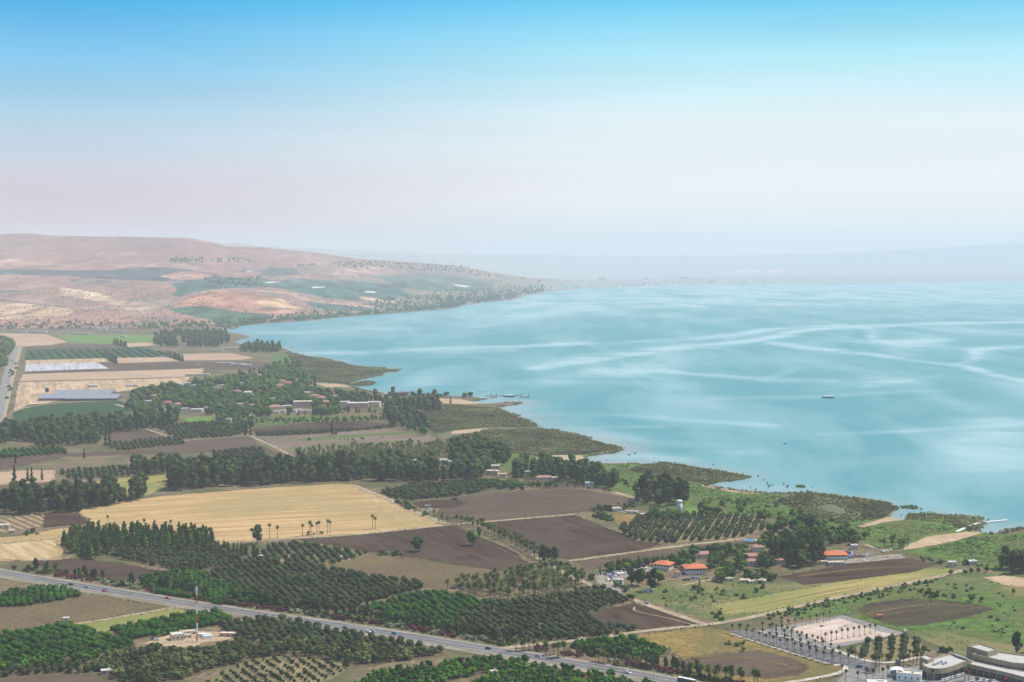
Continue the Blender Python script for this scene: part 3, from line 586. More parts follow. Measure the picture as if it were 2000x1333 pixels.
 ('bare_plot', [(1000, 928), (1060, 930), (1120, 945), (1150, 952), (1060, 955), (1030, 940)], 3, 'brown2', 'bare earth yard between the lakeside trees'),
 ('bare_plot', [(1920, 1128), (1960, 1124), (2050, 1135), (2050, 1152), (1960, 1143)], 3, 'sand', 'sandy tan patch at the right edge'),
 ('bare_plot', [(1185, 1003), (1240, 995), (1260, 1012), (1210, 1030)], 3, 'mead3', 'dry grass corner by the low white walls'),
 ('car_park', [(1160, 1127), (1190, 1112), (1268, 1108), (1290, 1116), (1250, 1124), (1215, 1130), (1200, 1142), (1218, 1162), (1180, 1146), (1166, 1138)], 3, 'lotc', 'pale gravel car park beside the orange roofed restaurant', ),
 ('car_park', [(1610, 1098), (1640, 1094), (1760, 1082), (1770, 1090), (1700, 1097), (1620, 1105)], 4, 'lotc', 'pale car park beside the beach restaurant'),
 ('lawn', [(1360, 1108), (1420, 1099), (1430, 1108), (1375, 1114)], 3, 'lawn', 'bright lawn behind the white walled restaurant'),
 ('lawn', [(1335, 993), (1365, 990), (1420, 1005), (1350, 1006)], 3, 'lawn', 'bright lawn beside the white tower'),
 ('paved_lot', [(1492, 1232), (1525, 1224), (1647, 1202), (1770, 1237), (1628, 1266), (1560, 1250)], 3, 'asph2', 'grey edge lanes around the pink paved parking lot'),
 ('paved_lot', [(1537, 1226), (1640, 1208), (1722, 1235), (1755, 1240), (1625, 1258), (1600, 1253)], 4, 'paver', 'pink paved parking lot lined with small palms'),
 ('avenue', [(1424, 1231), (1460, 1233), (1486, 1230), (1520, 1238), (1625, 1270), (1720, 1300), (1690, 1312), (1625, 1298), (1500, 1258), (1430, 1238)], 3, 'asph', 'dark asphalt avenue shaded by palm rows'),
 ('asphalt_yard', [(1625, 1297), (1690, 1294), (1760, 1305), (1800, 1300), (1900, 1322), (2100, 1330), (2100, 1400), (1560, 1400), (1640, 1325), (1655, 1308)], 2, 'asph2', 'asphalt forecourt around the shopping centre'),
]
M['pink2'] = field('fallow_soil', (.27, .20, .16), (.36, .28, .22), hz, 9, .1, .4, .008, (.22, .18, .12), .6)
for f in FIELDS:
    nm, poly, lay, mt, lb = f[:5]
    cat = {'paved_lot': 'parking lot', 'car_park': 'car park', 'beach': 'beach', 'sand_track': 'sand', 'lawn': 'lawn', 'avenue': 'road', 'asphalt_yard': 'pavement', 'reed_bed': 'reeds', 'meadow': 'meadow'}.get(nm, 'field')
    sheet(nm, poly, lay, M[mt], lb, cat)

HW = [(-90, 1099), (0, 1120), (125, 1141), (250, 1161), (375, 1182), (500, 1201), (625, 1218), (750, 1237), (875, 1257), (1000, 1278), (1125, 1298), (1250, 1320), (1400, 1350), (1500, 1372)]
road('highway_verge', HW, 25, 2.5, M['grav'], 'pale gravel verge of the highway')
HWP = road('highway', HW, 14.0, 5, M['asph'], 'grey highway crossing the foreground from left to right', off=2)
for off in (-4.2, 8.2, 2): 
    road('road_marking', HW, .35 if off != 2 else .28, 6.5, M['paint'], {-4.2: 'near white edge line of the highway', 8.2: 'far white edge line of the highway', 2: 'centre line of the highway'}[off], 'road marking', off=off)
road('road', [(33, 676), (27, 690), (19, 715), (11, 745), (2, 785), (-14, 850)], 17, 5, M['asph2'], 'straight grey road along the left edge towards the hills')
road('dirt_road', [(40, 677), (33, 705), (22, 745), (10, 795), (-4, 850)], 10, 4, M['dirt'], 'pale track beside the straight road at the left edge')
TR = [([(420, 1063), (540, 1054), (700, 1045), (860, 1027), (1000, 1015), (1122, 1005)], 6, 'pale lane along the bottom of the golden field'),
      ([(1112, 1096), (1200, 1084), (1300, 1070), (1455, 1052)], 6, 'pale lane below the olive orchard with the white tower'),
      ([(1040, 1083), (1075, 1105), (1100, 1120), (1150, 1141), (1220, 1166), (1290, 1191), (1375, 1219)], 6, 'diagonal lane past the restaurant car park'),
      ([(960, 1272), (1010, 1262), (1140, 1251), (1250, 1233), (1375, 1221), (1440, 1212), (1500, 1199), (1640, 1166), (1760, 1141), (1830, 1128), (1880, 1114)], 6.5, 'pale lane joining the highway and the lake shore'),
      ([(-20, 1247), (130, 1222), (200, 1211), (340, 1187)], 5, 'sandy track left of the radio mast'),
      ([(690, 947), (760, 977), (830, 1008), (875, 1024)], 7, 'track along the right end of the golden field'),
      ([(487, 851), (530, 870), (575, 893)], 6, 'track crossing the fields left of the pinkish field'), ([(345, 862), (490, 851)], 5, 'thin track above the mauve brown field'),
      ([(57, 1096), (110, 1091), (155, 1087)], 4, 'short pale track beneath the striped stubble'), ([(-20, 1062), (60, 1056), (120, 1050)], 4, 'faint track across the golden field at left'),
      ([(285, 838), (345, 859)], 5, 'short track above the olive strip at left'), ([(225, 790), (262, 800), (300, 812)], 8, 'pale village lane beside the green crop'),
      ([(20, 806), (60, 793), (150, 785), (225, 783)], 6, 'pale lane between the barns and the crop field'),
      ([(1760, 1075), (1720, 1075), (1690, 1064)], 5, 'path from the beach car park to the trees'),
      ([(1200, 962), (1230, 970), (1250, 977)], 9, 'sandy track beside the grey brown field'), ([(1335, 1143), (1370, 1136), (1400, 1130)], 4, 'footpath beside the parked blue car'),
      ([(1230, 1002), (1200, 998)], 3, 'short footpath at the low white walls')]
for ln, wd, lb in TR: road('dirt_road', ln, wd, 4.5, M['dirt'], lb, jit=.35)
for i, (ln, mt, lb) in enumerate([([(700, 955), (760, 985), (800, 1008), (832, 1022)], 'gold2', 'outer tractor line parallel to the right end of the golden field'), ([(682, 955), (735, 985), (770, 1010), (795, 1028)], 'gold2', 'inner tractor line parallel to the right end of the golden field'),
    ([(240, 984), (205, 1005), (215, 1018), (330, 1012)], 'gold2', 'curved tractor line at the left end of the golden field'), ([(225, 984), (190, 1008), (210, 1024), (360, 1020)], 'gold2', 'outer curved tractor line at the left end of the golden field'), ([(260, 1006), (500, 996), (760, 990)], 'gold2', 'long pale stripe along the golden field'), ([(300, 985), (520, 974), (720, 972)], 'gold2', 'upper long pale stripe along the golden field'),
    ([(1000, 1025), (1120, 1052), (1190, 1080)], 'brown2', 'pale wheel track across the left dark field by the lane'), ([(1060, 1014), (1170, 1040), (1250, 1068)], 'brown2', 'second pale wheel track across that dark field'), ([(760, 1042), (880, 1070), (1000, 1106)], 'brown2', 'pale wheel track in the field of the two lone trees'), ([(860, 1030), (950, 1060), (1030, 1098)], 'brown2', 'right hand wheel track in the field of the two lone trees'), ([(680, 1050), (790, 1070), (900, 1098)], 'brown2', 'left hand wheel track in the field of the two lone trees'),
    ([(1240, 1186), (1236, 1194), (1300, 1206), (1350, 1220)], 'dirt', 'curved wheel track in the triangular dark field'), ([(1560, 1126), (1660, 1112), (1790, 1106)], 'mead3', 'pale stripe along the curved dark field'), ([(1430, 1190), (1600, 1155), (1800, 1122)], 'gold', 'mower line along the long mown strip'), ([(1440, 1196), (1620, 1158), (1820, 1126)], 'gold', 'lower mower line along the long mown strip'), ([(1690, 1200), (1800, 1180), (1900, 1184)], 'mead3', 'dry stripe across the rounded brown field'), ([(1330, 1284), (1450, 1282), (1540, 1300)], 'mead3', 'dry stripe across the brown patch'), ([(950, 990), (1100, 978), (1220, 975)], 'grey', 'dull stripe across the grey brown field')]):
    road('tractor_track', ln, 1.6 if i not in (4, 5) else 3.5, 4.2, M[mt], lb, 'track', jit=.4)
road('sidewalk', [(1440, 1346), (1560, 1331), (1630, 1318), (1652, 1309), (1650, 1301), (1628, 1299)], 4, 5, M['conc'], 'curving pale pavement at the avenue entrance', 'sidewalk')
road('sidewalk', [(1626, 1268), (1660, 1281), (1700, 1293), (1740, 1296), (1795, 1284)], 4, 5, M['conc'], 'pale pavement in front of the young orchard', 'sidewalk')
road('sidewalk', [(1484, 1233), (1540, 1246), (1626, 1269)], 3, 5, M['conc'], 'pale pavement between avenue and parking lot', 'sidewalk')
road('sidewalk', [(1427, 1238), (1500, 1262), (1620, 1298)], 2, 5, M['conc'], 'pale kerb along the near side of the avenue', 'sidewalk')

# ------------------------------------------------------------------ plant templates
def ico(sub):
    bm = bmesh.new(); bmesh.ops.create_icosphere(bm, subdivisions=sub, radius=1)
    V = np.array([v.co[:] for v in bm.verts]); F = np.array([[v.index for v in f.verts] for f in bm.faces]); bm.free(); return V, F
ICO1, ICO2 = ico(1), ico(2)
def blob(c, rad, src=ICO1, amp=.25, g_=rng):
    V = src[0] * (1 + g_.uniform(-amp, amp, (len(src[0]), 1)))
    return V * np.array(rad) + np.array(c), src[1]
def cards(lobes, n, size, g_=rng):
    """leaf clumps: small tilted triangles spread over each lobe's shell"""
    V, F = [], []; k = 0
    for (cx, cy, cz, rx, rz) in lobes:
        d = g_.normal(size=(n, 3)); d /= np.linalg.norm(d, axis=1)[:, None]
        c = d * np.array([rx, rx, rz]) * g_.uniform(.72, 1.12, (n, 1)) + np.array([cx, cy, cz])
        nn = d + g_.normal(size=(n, 3)) * .45; nn /= np.linalg.norm(nn, axis=1)[:, None]
        u = np.cross(nn, g_.normal(size=(n, 3))); u /= np.linalg.norm(u, axis=1)[:, None] + 1e-9; v = np.cross(nn, u)
        s_ = size * g_.uniform(.6, 1.3, (n, 1))
        q = np.stack([c - u * s_ - v * s_ * .6, c + u * s_ - v * s_ * .6, c + v * s_], 1).reshape(-1, 3)
        V.append(q); F.append(np.arange(k, k + 3 * n).reshape(-1, 3)); k += 3 * n
    return np.concatenate(V), np.concatenate(F)
def merge(parts):
    V, F, Mi, k = [], [], [], 0
    for v, f, m in parts:
        V.append(v); F.append(np.asarray(f) + k); Mi.append(np.full(len(f), m)); k += len(v)
    return np.concatenate(V), np.concatenate(F), np.concatenate(Mi)
def tube_tri(pts, rad, n=5):
    V, F = [], []
    for i, (p, r_) in enumerate(zip(pts, rad)):
        for j in range(n):
            a = 2 * math.pi * j / n; V.append((p[0] + r_ * math.cos(a), p[1] + r_ * math.sin(a), p[2]))
    for i in range(len(pts) - 1):
        for j in range(n):
            a, b_, c, d = i * n + j, i * n + (j + 1) % n, (i + 1) * n + (j + 1) % n, (i + 1) * n + j
            F += [(a, b_, c), (a, c, d)]
    return np.array(V, float), np.array(F)
def limbs(h0, h1, spread, r0, n=4, g_=rng):
    P_ = [tube_tri([(0, 0, -.3), (g_.uniform(-.1, .1), 0, h0)], [r0, r0 * .8]) + (1,)]
    for i in range(n):
        a = i * 2 * math.pi / n + g_.uniform(-.5, .5); s_ = spread * g_.uniform(.5, 1)
        P_.append(tube_tri([(0, 0, h0 * .9), (math.cos(a) * s_ * .5, math.sin(a) * s_ * .5, (h0 + h1) / 2), (math.cos(a) * s_, math.sin(a) * s_, h1)], [r0 * .6, r0 * .45, r0 * .15]) + (1,))
    return merge(P_)
def crown_round(h, w_, n_l, n_c, size, z0=.25, flat=.85, inner=ICO1):
    lobes = []; zc = h * (z0 + 1) / 2; rz = h * (1 - z0) / 2
    for i in range(n_l):
        d = rng.normal(size=3); d /= np.linalg.norm(d); q = rng.uniform(.35, .72)
        r_ = w_ / 2 * rng.uniform(.34, .55)
        lobes.append((d[0] * w_ / 2 * q, d[1] * w_ / 2 * q, zc + d[2] * rz * q, r_, min(r_ * flat, rz * .6)))
    P_ = [blob(l[:3], (l[3] * .86, l[3] * .86, l[4] * .86), inner, .18) + (0,) for l in lobes]
    P_.append(cards(lobes, n_c, size) + (0,))
    return merge(P_)
def crown_cone(h, w_, z0, n_l, n_c, size, top=.12, droop=0):
    lobes = []
    for i in range(n_l):
        t = (i + .5) / n_l; r_ = w_ / 2 * ((1 - t) ** .8 * (1 - top) + top); z = h * (z0 + (1 - z0) * t)
        a = i * 2.4; lobes.append((math.cos(a) * r_ * .35, math.sin(a) * r_ * .35, z, r_ * .8, h * (1 - z0) / n_l * 1.0))
    P_ = [blob(l[:3], (l[3] * .8, l[3] * .8, l[4] * .9), ICO1, .2) + (0,) for l in lobes]
    P_.append(cards(lobes, n_c, size) + (0,))
    return merge(P_)
def crown_euc(h=20, w_=11):
    lobes = []
    for i in range(20):
        t = rng.uniform(.0, 1); z = h * (.20 + .72 * t); a = rng.uniform(0, 6.28)
        r0 = w_ / 2 * (.55 + .45 * math.sin(math.pi * min(1, t * .9 + .15)))
        q = rng.uniform(.15, .75); lobes.append((math.cos(a) * r0 * q, math.sin(a) * r0 * q, z, w_ * rng.uniform(.13, .22), w_ * rng.uniform(.14, .24)))
    P_ = [blob(l[:3], (l[3] * .85, l[3] * .85, l[4] * .85), ICO1, .22) + (0,) for l in lobes] + [cards(lobes, 34, .62) + (0,)]
    return merge(P_)
def palm_geo(h, r0, fr=26, fl=2.6, skirt=True, feather=False):
    trunk = tube_tri([(0, 0, -.2), (.05, 0, h * .3), (.1, .05, h * .7), (.1, .05, h)], [r0 * 1.35, r0, r0 * .85, r0 * .8], 7)
    V, F = [], []
    for i in range(fr):
        a = i * 2.399; el = 1.25 - 1.9 * (i / fr); L_ = fl * rng.uniform(.85, 1.1); p = Vector((.1, .05, h)); u = Vector((math.cos(a), math.sin(a), 0)); sd_ = Vector((-u.y, u.x, 0)); wd = L_ * (.2 if not feather else .14)
        e = el; pts = [(p, wd * .25)]
        for q in range(3):
            p = p + (u * math.cos(e) + Vector((0, 0, math.sin(e)))) * (L_ / 3); e -= .42; pts.append((p, wd * (1, 1, .15)[q]))
        b_ = len(V)
        for p_, w__ in pts: V += [tuple(p_ + sd_ * w__ - Vector((0, 0, w__ * .35))), tuple(p_), tuple(p_ - sd_ * w__ - Vector((0, 0, w__ * .35)))]
        for q in range(3):
            for c in (0, 1):
                x = b_ + q * 3 + c; F += [(x, x + 1, x + 4), (x, x + 4, x + 3)]
    V, F = np.array(V), np.array(F)
    sk = blob((.1, .05, h - fl * .42), (r0 * 2.6, r0 * 2.6, fl * .42), ICO1, .25)
    return trunk, (V, F), sk
KIND = {}
def mk(kind, crown, trunk, mats):
    KIND.setdefault(kind, []).append((crown, trunk, mats))
for i in range(4): mk('eucalyptus_tree', crown_euc(), limbs(6, 15, 3.2, .42, 5), ('eucalyptus',))
for i in range(4): mk('broadleaf_tree', crown_round(9.5, 9.5, 11, 22, .55, .16), limbs(2.6, 6, 2.4, .3), ('broad',))
for i in range(4): mk('pine_tree', crown_cone(11.5, 6.6, .08, 9, 30, .5, .22), limbs(2, 9, .6, .18, 2), ('pine',))
for i in range(2): mk('cypress_tree', crown_cone(14, 4.6, .04, 8, 34, .42, .2), limbs(1, 8, .2, .16, 2), ('cypress',))
for i in range(4): mk('olive_tree', crown_round(4.9, 5.9, 8, 18, .36, .12), limbs(1.2, 2.8, 1.2, .17, 3), ('olive',))
for i in range(4): mk('citrus_tree', crown_round(4.3, 5.6, 8, 16, .36, .02, .95), limbs(.8, 2.2, .9, .14, 3), ('citrus',))
for i in range(3): mk('shrub', crown_round(2.6, 4.2, 5, 16, .32, -.05, .8), limbs(.3, 1.4, .8, .08, 3), ('bush',))
for i in range(2): mk('red_oleander', crown_round(3.0, 4.0, 5, 16, .3, -.05, .9), limbs(.3, 1.4, .8, .08, 3), ('red',))
for i in range(2): mk('white_oleander', crown_round(2.6, 3.6, 5, 16, .3, -.05, .9), limbs(.3, 1.4, .8, .08, 3), ('white',))
PALMG = dict(fan_palm=[palm_geo(11, .26, 30, 2.4), palm_geo(13.5, .28, 30, 2.5)], lot_palm=[palm_geo(6.2, .19, 34, 1.45), palm_geo(6.8, .19, 34, 1.5)], date_palm=[palm_geo(8.5, .3, 34, 3.3, feather=True), palm_geo(7.2, .32, 34, 3.4, feather=True)])
MESHC = {}
def pmesh(key, geo, mats):
    if key not in MESHC:
        V, F = geo[0], geo[1]; mi = geo[2] if len(geo) > 2 else None
        MESHC[key] = mesh_np(key.split('|')[1], V, F, mats, mi)
    return MESHC[key]
def plant(kind, x, y, s=1, label=None, cat=None, group=None, parts=True, rz=None, z=.85, name=None, tall=1.0):
    """one tree or shrub: with parts it is an empty with trunk and crown, when tiny it is a single mesh"""
    rz = random.uniform(0, 6.28) if rz is None else rz
    nm = name or {'red_oleander': 'oleander_bush', 'white_oleander': 'oleander_bush', 'fan_palm': 'palm_tree', 'lot_palm': 'palm_tree', 'date_palm': 'palm_tree'}.get(kind, kind)
    if kind in PALMG:
        v = random.randrange(len(PALMG[kind])); tr, fr, sk = PALMG[kind][v]
        e = empty(nm, (x, y, z), rz, s)
        link('trunk', pmesh(f'{kind}{v}|trunk', tr, [PBARK]), e)
        link('fronds', pmesh(f'{kind}{v}|fronds', fr, [FOL['palm']]), e)
        if kind != 'date_palm': link('dead_frond_skirt', pmesh(f'{kind}{v}|skirt', sk, [SKIRT if kind == 'fan_palm' else FOL['palm']]), e)
        return tag(e, label, cat or 'palm tree', group)
    v = random.randrange(len(KIND[kind])); crown, trunk, ml = KIND[kind][v]
    if parts:
        e = empty(nm, (x, y, z), rz, s)
        link('trunk', pmesh(f'{kind}{v}|trunk', trunk[:2], [BARK]), e)
        link('crown', pmesh(f'{kind}{v}|crown', crown[:2], [FOL[ml[0]]]), e)
        e.scale = (s, s, s * tall)
        return tag(e, label, cat or 'tree', group)
    o = link(nm, pmesh(f'{kind}{v}|{nm}', merge([(crown[0], crown[1], 0), (trunk[0], trunk[1], 1)]), [FOL[ml[0]], BARK]))
    o.location = (x, y, z); o.rotation_euler = (0, 0, rz); o.scale = (s, s, s * tall)
    return tag(o, label, cat or 'tree', group)
def lowtpl(kind):
    """light templates for the merged remainder of a kind"""
    out = []
    for i in range(5):
        if kind == 'olive': g_ = merge([blob((0, 0, 2.4), (2.5, 2.5, 2.0), ICO1, .38) + (0,), cards([(0, 0, 2.5, 2.6, 2.0)], 30, .45) + (0,)])
        elif kind == 'citrus': g_ = merge([blob((0, 0, 2.0), (2.5, 2.5, 2.1), ICO1, .36) + (0,), cards([(0, 0, 2.1, 2.6, 2.1)], 28, .45) + (0,)])
        elif kind == 'eucalyptus' : g_ = merge([blob((rng.uniform(-1.5, 1.5), rng.uniform(-1.5, 1.5), z), (3.4, 3.4, 3.2), ICO1, .3) + (0,) for z in (5, 8.5, 12, 15)] + [cards([(0, 0, 10, 4.4, 7.5)], 70, .8) + (0,)])
        elif kind == 'broad': g_ = merge([blob((rng.uniform(-2, 2), rng.uniform(-2, 2), z), (3.2, 3.2, 2.6), ICO1, .3) + (0,) for z in (3.2, 5, 6.5)] + [cards([(0, 0, 5, 4.3, 3.6)], 40, .8) + (0,)])
        elif kind == 'tuft': g_ = merge([blob((0, 0, .8), (1.5, 1.5, 1.1), (ICO1[0], ICO1[1][::2]), .45) + (0,)])
        elif kind == 'small': V_, F_ = ico(1); g_ = merge([blob((0, 0, .9), (1.8, 1.8, 1.4), (V_, F_), .35) + (0,)])
        elif kind == 'pine': g_ = crown_cone(11, 4.6, .05, 5, 14, .6)
        out.append(g_)
    return out
def scatter(name, kind, pts, scl, mats, label, cat, flat=1.0):
    """many copies joined into ONE stuff mesh"""
    tp = lowtpl(kind); pts = np.asarray(pts, float); n = len(pts); which = rng.integers(0, len(tp), n)
    V, F, k = [], [], 0
    for t in range(len(tp)):
        sel = np.nonzero(which == t)[0]
        if not len(sel): continue
        v, f = tp[t][0], tp[t][1]
        a = rng.uniform(0, 6.28, len(sel)); s_ = (scl[sel] if hasattr(scl, '__len__') else scl) * rng.uniform(.75, 1.2, len(sel))
        c, s2 = np.cos(a), np.sin(a)
        X = (v[None, :, 0] * c[:, None] - v[None, :, 1] * s2[:, None]) * s_[:, None] + pts[sel, 0][:, None]
        Y = (v[None, :, 0] * s2[:, None] + v[None, :, 1] * c[:, None]) * s_[:, None] + pts[sel, 1][:, None]
        Z = v[None, :, 2] * s_[:, None] * flat * rng.uniform(.85, 1.15, (len(sel), 1)) + pts[sel, 2][:, None]
        V.append(np.stack([X, Y, Z], -1).reshape(-1, 3))
        F.append((f[None] + (np.arange(len(sel)) * len(v))[:, None, None]).reshape(-1, 3) + k); k += len(sel) * len(v)
    return tag(link(name, mesh_np(name, np.concatenate(V), np.concatenate(F), mats)), label, cat, kind='stuff')

# ------------------------------------------------------------------ orchards
def gpoly(poly): return [G(*p) for p in poly]
def in_g(pts, gp):
    a = np.asarray(pts, float); return inside(a[:, 0], a[:, 1], gp)
def grid_in(poly, along, across, ang, jit=.5, drop=.03):
    gp = gpoly(poly); c = np.array(gp).mean(0); ext = max(math.dist(c, p) for p in gp) + 5
    u = np.array([math.cos(ang), math.sin(ang)]); v = np.array([-u[1], u[0]])
    A, B_2 = np.meshgrid(np.arange(-ext, ext, along), np.arange(-ext, ext, across))
    p = c + A.reshape(-1, 1) * u + B_2.reshape(-1, 1) * v + rng.uniform(-jit, jit, (A.size, 2))
    p = p[in_g(p, gp)]; return p[rng.uniform(size=len(p)) > drop]
ORCH = [  # kind, polygon, spacing along row, across rows, row direction, scale, floor material, label
 ('olive', [(199, 1084), (230, 1074), (330, 1068), (420, 1068), (474, 1090), (470, 1098), (430, 1108), (377, 1118), (332, 1112), (275, 1101)], 5.2, 6.2, hwy, 1.0, 'orch', 'grey green olive tree in the dense grove behind the highway, beside the pine block'),
 ('olive', [(400, 1122), (490, 1094), (560, 1100), (650, 1115), (735, 1126), (835, 1146), (800, 1158), (700, 1180), (690, 1192), (600, 1193), (520, 1186), (480, 1160)], 5.0, 6.0, dg, 1.02, 'orch', 'grey green olive tree in the large central grove behind the highway'),
 ('citrus', [(272, 1130), (330, 1119), (385, 1116), (420, 1130), (470, 1155), (515, 1182), (440, 1184), (380, 1172), (300, 1158)], 5.2, 6.0, hwy, 1.0, 'orch', 'bright green fruit tree in the grove right behind the radio mast'),
 ('citrus', [(700, 1195), (800, 1160), (858, 1158), (955, 1177), (900, 1206), (872, 1228), (800, 1226), (740, 1210)], 5.2, 6.4, dg, 1.08, 'orch', 'dark glossy citrus tree in the grove behind the highway oleanders'),
 ('olive', [(872, 1230), (905, 1206), (965, 1178), (1060, 1172), (1160, 1147), (1238, 1171), (1132, 1204), (1180, 1221), (1252, 1232), (1200, 1241), (1110, 1249), (1000, 1254), (930, 1246)], 5.4, 6.0, dg, 1.0, 'orch', 'grey green olive tree in the grove inside the lane fork'),
 ('citrus', [(1108, 1264), (1160, 1253), (1225, 1246), (1312, 1272), (1300, 1284), (1240, 1289), (1150, 1280)], 5.4, 6.4, hwy, 1.15, 'orch', 'dark green citrus tree in the small grove between lane and highway'),
 ('citrus', [(690, 1345), (730, 1316), (800, 1305), (950, 1288), (1030, 1291), (1020, 1300), (900, 1325), (830, 1345)], 5.4, 6.4, hz, 1.1, 'orch', 'dark green citrus tree below the highway near the bottom centre'),
 ('citrus', [(900, 1345), (960, 1318), (1045, 1297), (1140, 1314), (1260, 1337), (1300, 1350)], 5.4, 6.4, hwy, 1.15, 'orch', 'bright green citrus tree at the bottom edge right of centre'),
 ('olive', [(430, 1215), (520, 1212), (560, 1216), (640, 1230), (750, 1250), (868, 1275), (855, 1284), (770, 1292), (715, 1303), (640, 1288), (560, 1278), (490, 1290), (420, 1305), (310, 1340), (235, 1340), (190, 1300), (250, 1270), (330, 1272), (390, 1275), (470, 1250), (430, 1236)], 5.2, 6.2, hz, 1.1, 'orch', 'grey green olive tree in the grove around the radio mast yard'),
 ('olive', [(390, 1345), (440, 1310), (500, 1288), (570, 1281), (640, 1292), (682, 1303), (660, 1320), (590, 1345)], 5.4, 7.0, (500, 1285, 560, 1330), .62, 'orchy', 'small young olive tree in spaced rows at the bottom'),
 ('citrus', [(-20, 1245), (100, 1227), (150, 1223), (205, 1240), (265, 1258), (240, 1272), (180, 1290), (110, 1300), (-20, 1312)], 4.4, 7.2, (0, 1240, 200, 1300), 1.12, 'orch', 'bright green citrus tree in slanting rows at the bottom left'),
 ('olive', [(-20, 1314), (110, 1302), (180, 1292), (230, 1300), (200, 1312), (100, 1318), (-20, 1322)], 5, 6, hz, 1.0, 'orch', 'olive tree along the bottom left corner plot'),
 ('citrus', [(-20, 1162), (95, 1148), (158, 1160), (150, 1168), (30, 1187), (-20, 1190)], 5, 6.2, hz, 1.1, 'orch', 'dark green citrus tree left of the young vineyard'),
 ('citrus', [(217, 1232), (300, 1214), (375, 1199), (420, 1201), (462, 1209), (400, 1227), (330, 1241), (250, 1251)], 4.6, 6.2, (217, 1232, 380, 1200), 1.1, 'orch', 'dark green citrus tree in the strip behind the radio mast'),
 ('olive', [(505, 1090), (530, 1064), (600, 1063), (700, 1079), (722, 1083), (650, 1102), (600, 1108)], 5.2, 7.2, (560, 1060, 600, 1100), .95, 'orchy', 'olive tree with dry ground showing below the dark ploughed field'),
 ('olive', [(1210, 1034), (1245, 1012), (1300, 1008), (1400, 1006), (1490, 1012), (1492, 1035), (1450, 1050), (1300, 1062), (1240, 1056)], 4.8, 7.4, (1400, 1010, 1375, 1050), 1.12, 'orchy', 'olive tree in the rows beside the white tower'),
 ('olive', [(740, 962), (800, 952), (880, 945), (968, 939), (985, 948), (940, 962), (880, 971), (800, 978), (765, 972)], 6, 6.5, hz, 1.15, 'orch', 'olive tree in the grove right of the golden field'),
 ('olive', [(300, 833), (420, 826), (480, 832), (487, 845), (440, 855), (350, 858)], 7, 7.5, hz, 1.15, 'orch', 'olive tree below the village lawn'),
 ('olive', [(197, 869), (350, 856), (368, 868), (232, 881)], 7, 7.5, hz, 1.1, 'orch', 'olive tree in the strip left of the mauve field'),
 ('citrus', [(-20, 884), (118, 876), (130, 886), (-20, 898)], 6, 8, (0, 880, 20, 895), 1.2, 'orch', 'green orchard tree in the rows at the left edge'),
 ('olive', [(303, 893), (350, 889), (385, 916), (332, 926)], 6.5, 8, (350, 890, 385, 915), 1.1, 'orch', 'olive tree left of the grey green square'),
 ('olive', [(408, 884), (505, 876), (535, 900), (445, 912)], 6.5, 8, (408, 884, 445, 912), 1.1, 'orch', 'olive tree right of the grey green square'),
 ('olive', [(110, 922), (250, 912), (300, 925), (140, 938)], 7, 7.5, hz, 1.0, 'orch', 'olive tree behind the bright yellow green field'),
 ('olive', [(500, 846), (700, 839), (775, 832), (770, 836), (600, 850), (500, 853)], 6, 7, hz, .9, 'orch', 'olive tree in the thin line above the pinkish field'),
 ('olive', [(1636, 1272), (1700, 1256), (1762, 1243), (1800, 1258), (1815, 1272), (1790, 1281), (1742, 1293), (1700, 1290), (1660, 1278)], 5.2, 8.5, (1720, 1250, 1716, 1290), 1.0, 'orchy', 'dark round tree in the short rows between the parking lot and the shopping centre'),
 ('citrus', [(50, 687), (270, 682), (330, 691), (300, 699), (50, 702)], 9, 22, (50, 690, 60, 703), 1.1, None, 'orchard tree in the far green rows behind the whitish field'),
]
ALL = {'olive': [], 'citrus': []}
for kd, poly, al, ac, an, scl, fl, lb in ORCH:
    an = an if not isinstance(an, tuple) else gang(an[:2], an[2:])
    if fl: sheet('orchard_floor', poly, 1.5, M[fl], 'soil and weeds under the ' + lb.split(' tree')[0] + ' trees', 'orchard floor')
    for p in grid_in(poly, al, ac, an, 1.05 if kd == 'olive' and fl == 'orch' else .6, .08): ALL[kd].append((p[0], p[1], scl, lb))
def visible(x, y, z=GZ):
    q = PX(x, y, z); return -12 < q[0] < 2012 and q[1] < 1345
for kd, nm, cat in (('olive', 'olive_tree', 'olive tree'), ('citrus', 'citrus_tree', 'citrus tree')):
    L_ = sorted(ALL[kd], key=lambda p: -p[2] / p[1] * (1 if visible(p[0], p[1]) else .01))
    for x, y, scl, lb in L_[:300]:
        s_ = scl * random.uniform(.72, 1.22)
        plant(nm, x, y, s_, lb, cat, lb.replace(' tree', ' trees', 1), parts=False)
    rest = L_[300:]
    scatter(nm + 's', kd, [(p[0], p[1], .85) for p in rest], np.array([p[2] for p in rest]), [FOL[kd]],
            {'olive': 'grey green olive groves stretching behind the highway', 'citrus': 'dark green citrus groves stretching behind the highway'}[kd], 'orchard trees')

# ------------------------------------------------------------------ tree belts, lone trees, palms
REG = {}
def reg(kind, x, y, s, label, group=None, tall=1.0, parts=False):
    REG.setdefault(kind, []).append((x, y, s, label, group, tall, parts))
def area(kind, poly, gap, s, label, sv=.18, tall=1.0, avoid=True):
    for p in grid_in(poly, gap, gap, .3, gap * .38, .02):
        if avoid and blocked(p[0], p[1], s * (18 if kind == 'eucalyptus_tree' else 9)): continue
        reg(kind, p[0], p[1], s * random.uniform(1 - sv, 1 + sv), label, label.replace(' tree', ' trees', 1) if ' tree' in label else label, tall)
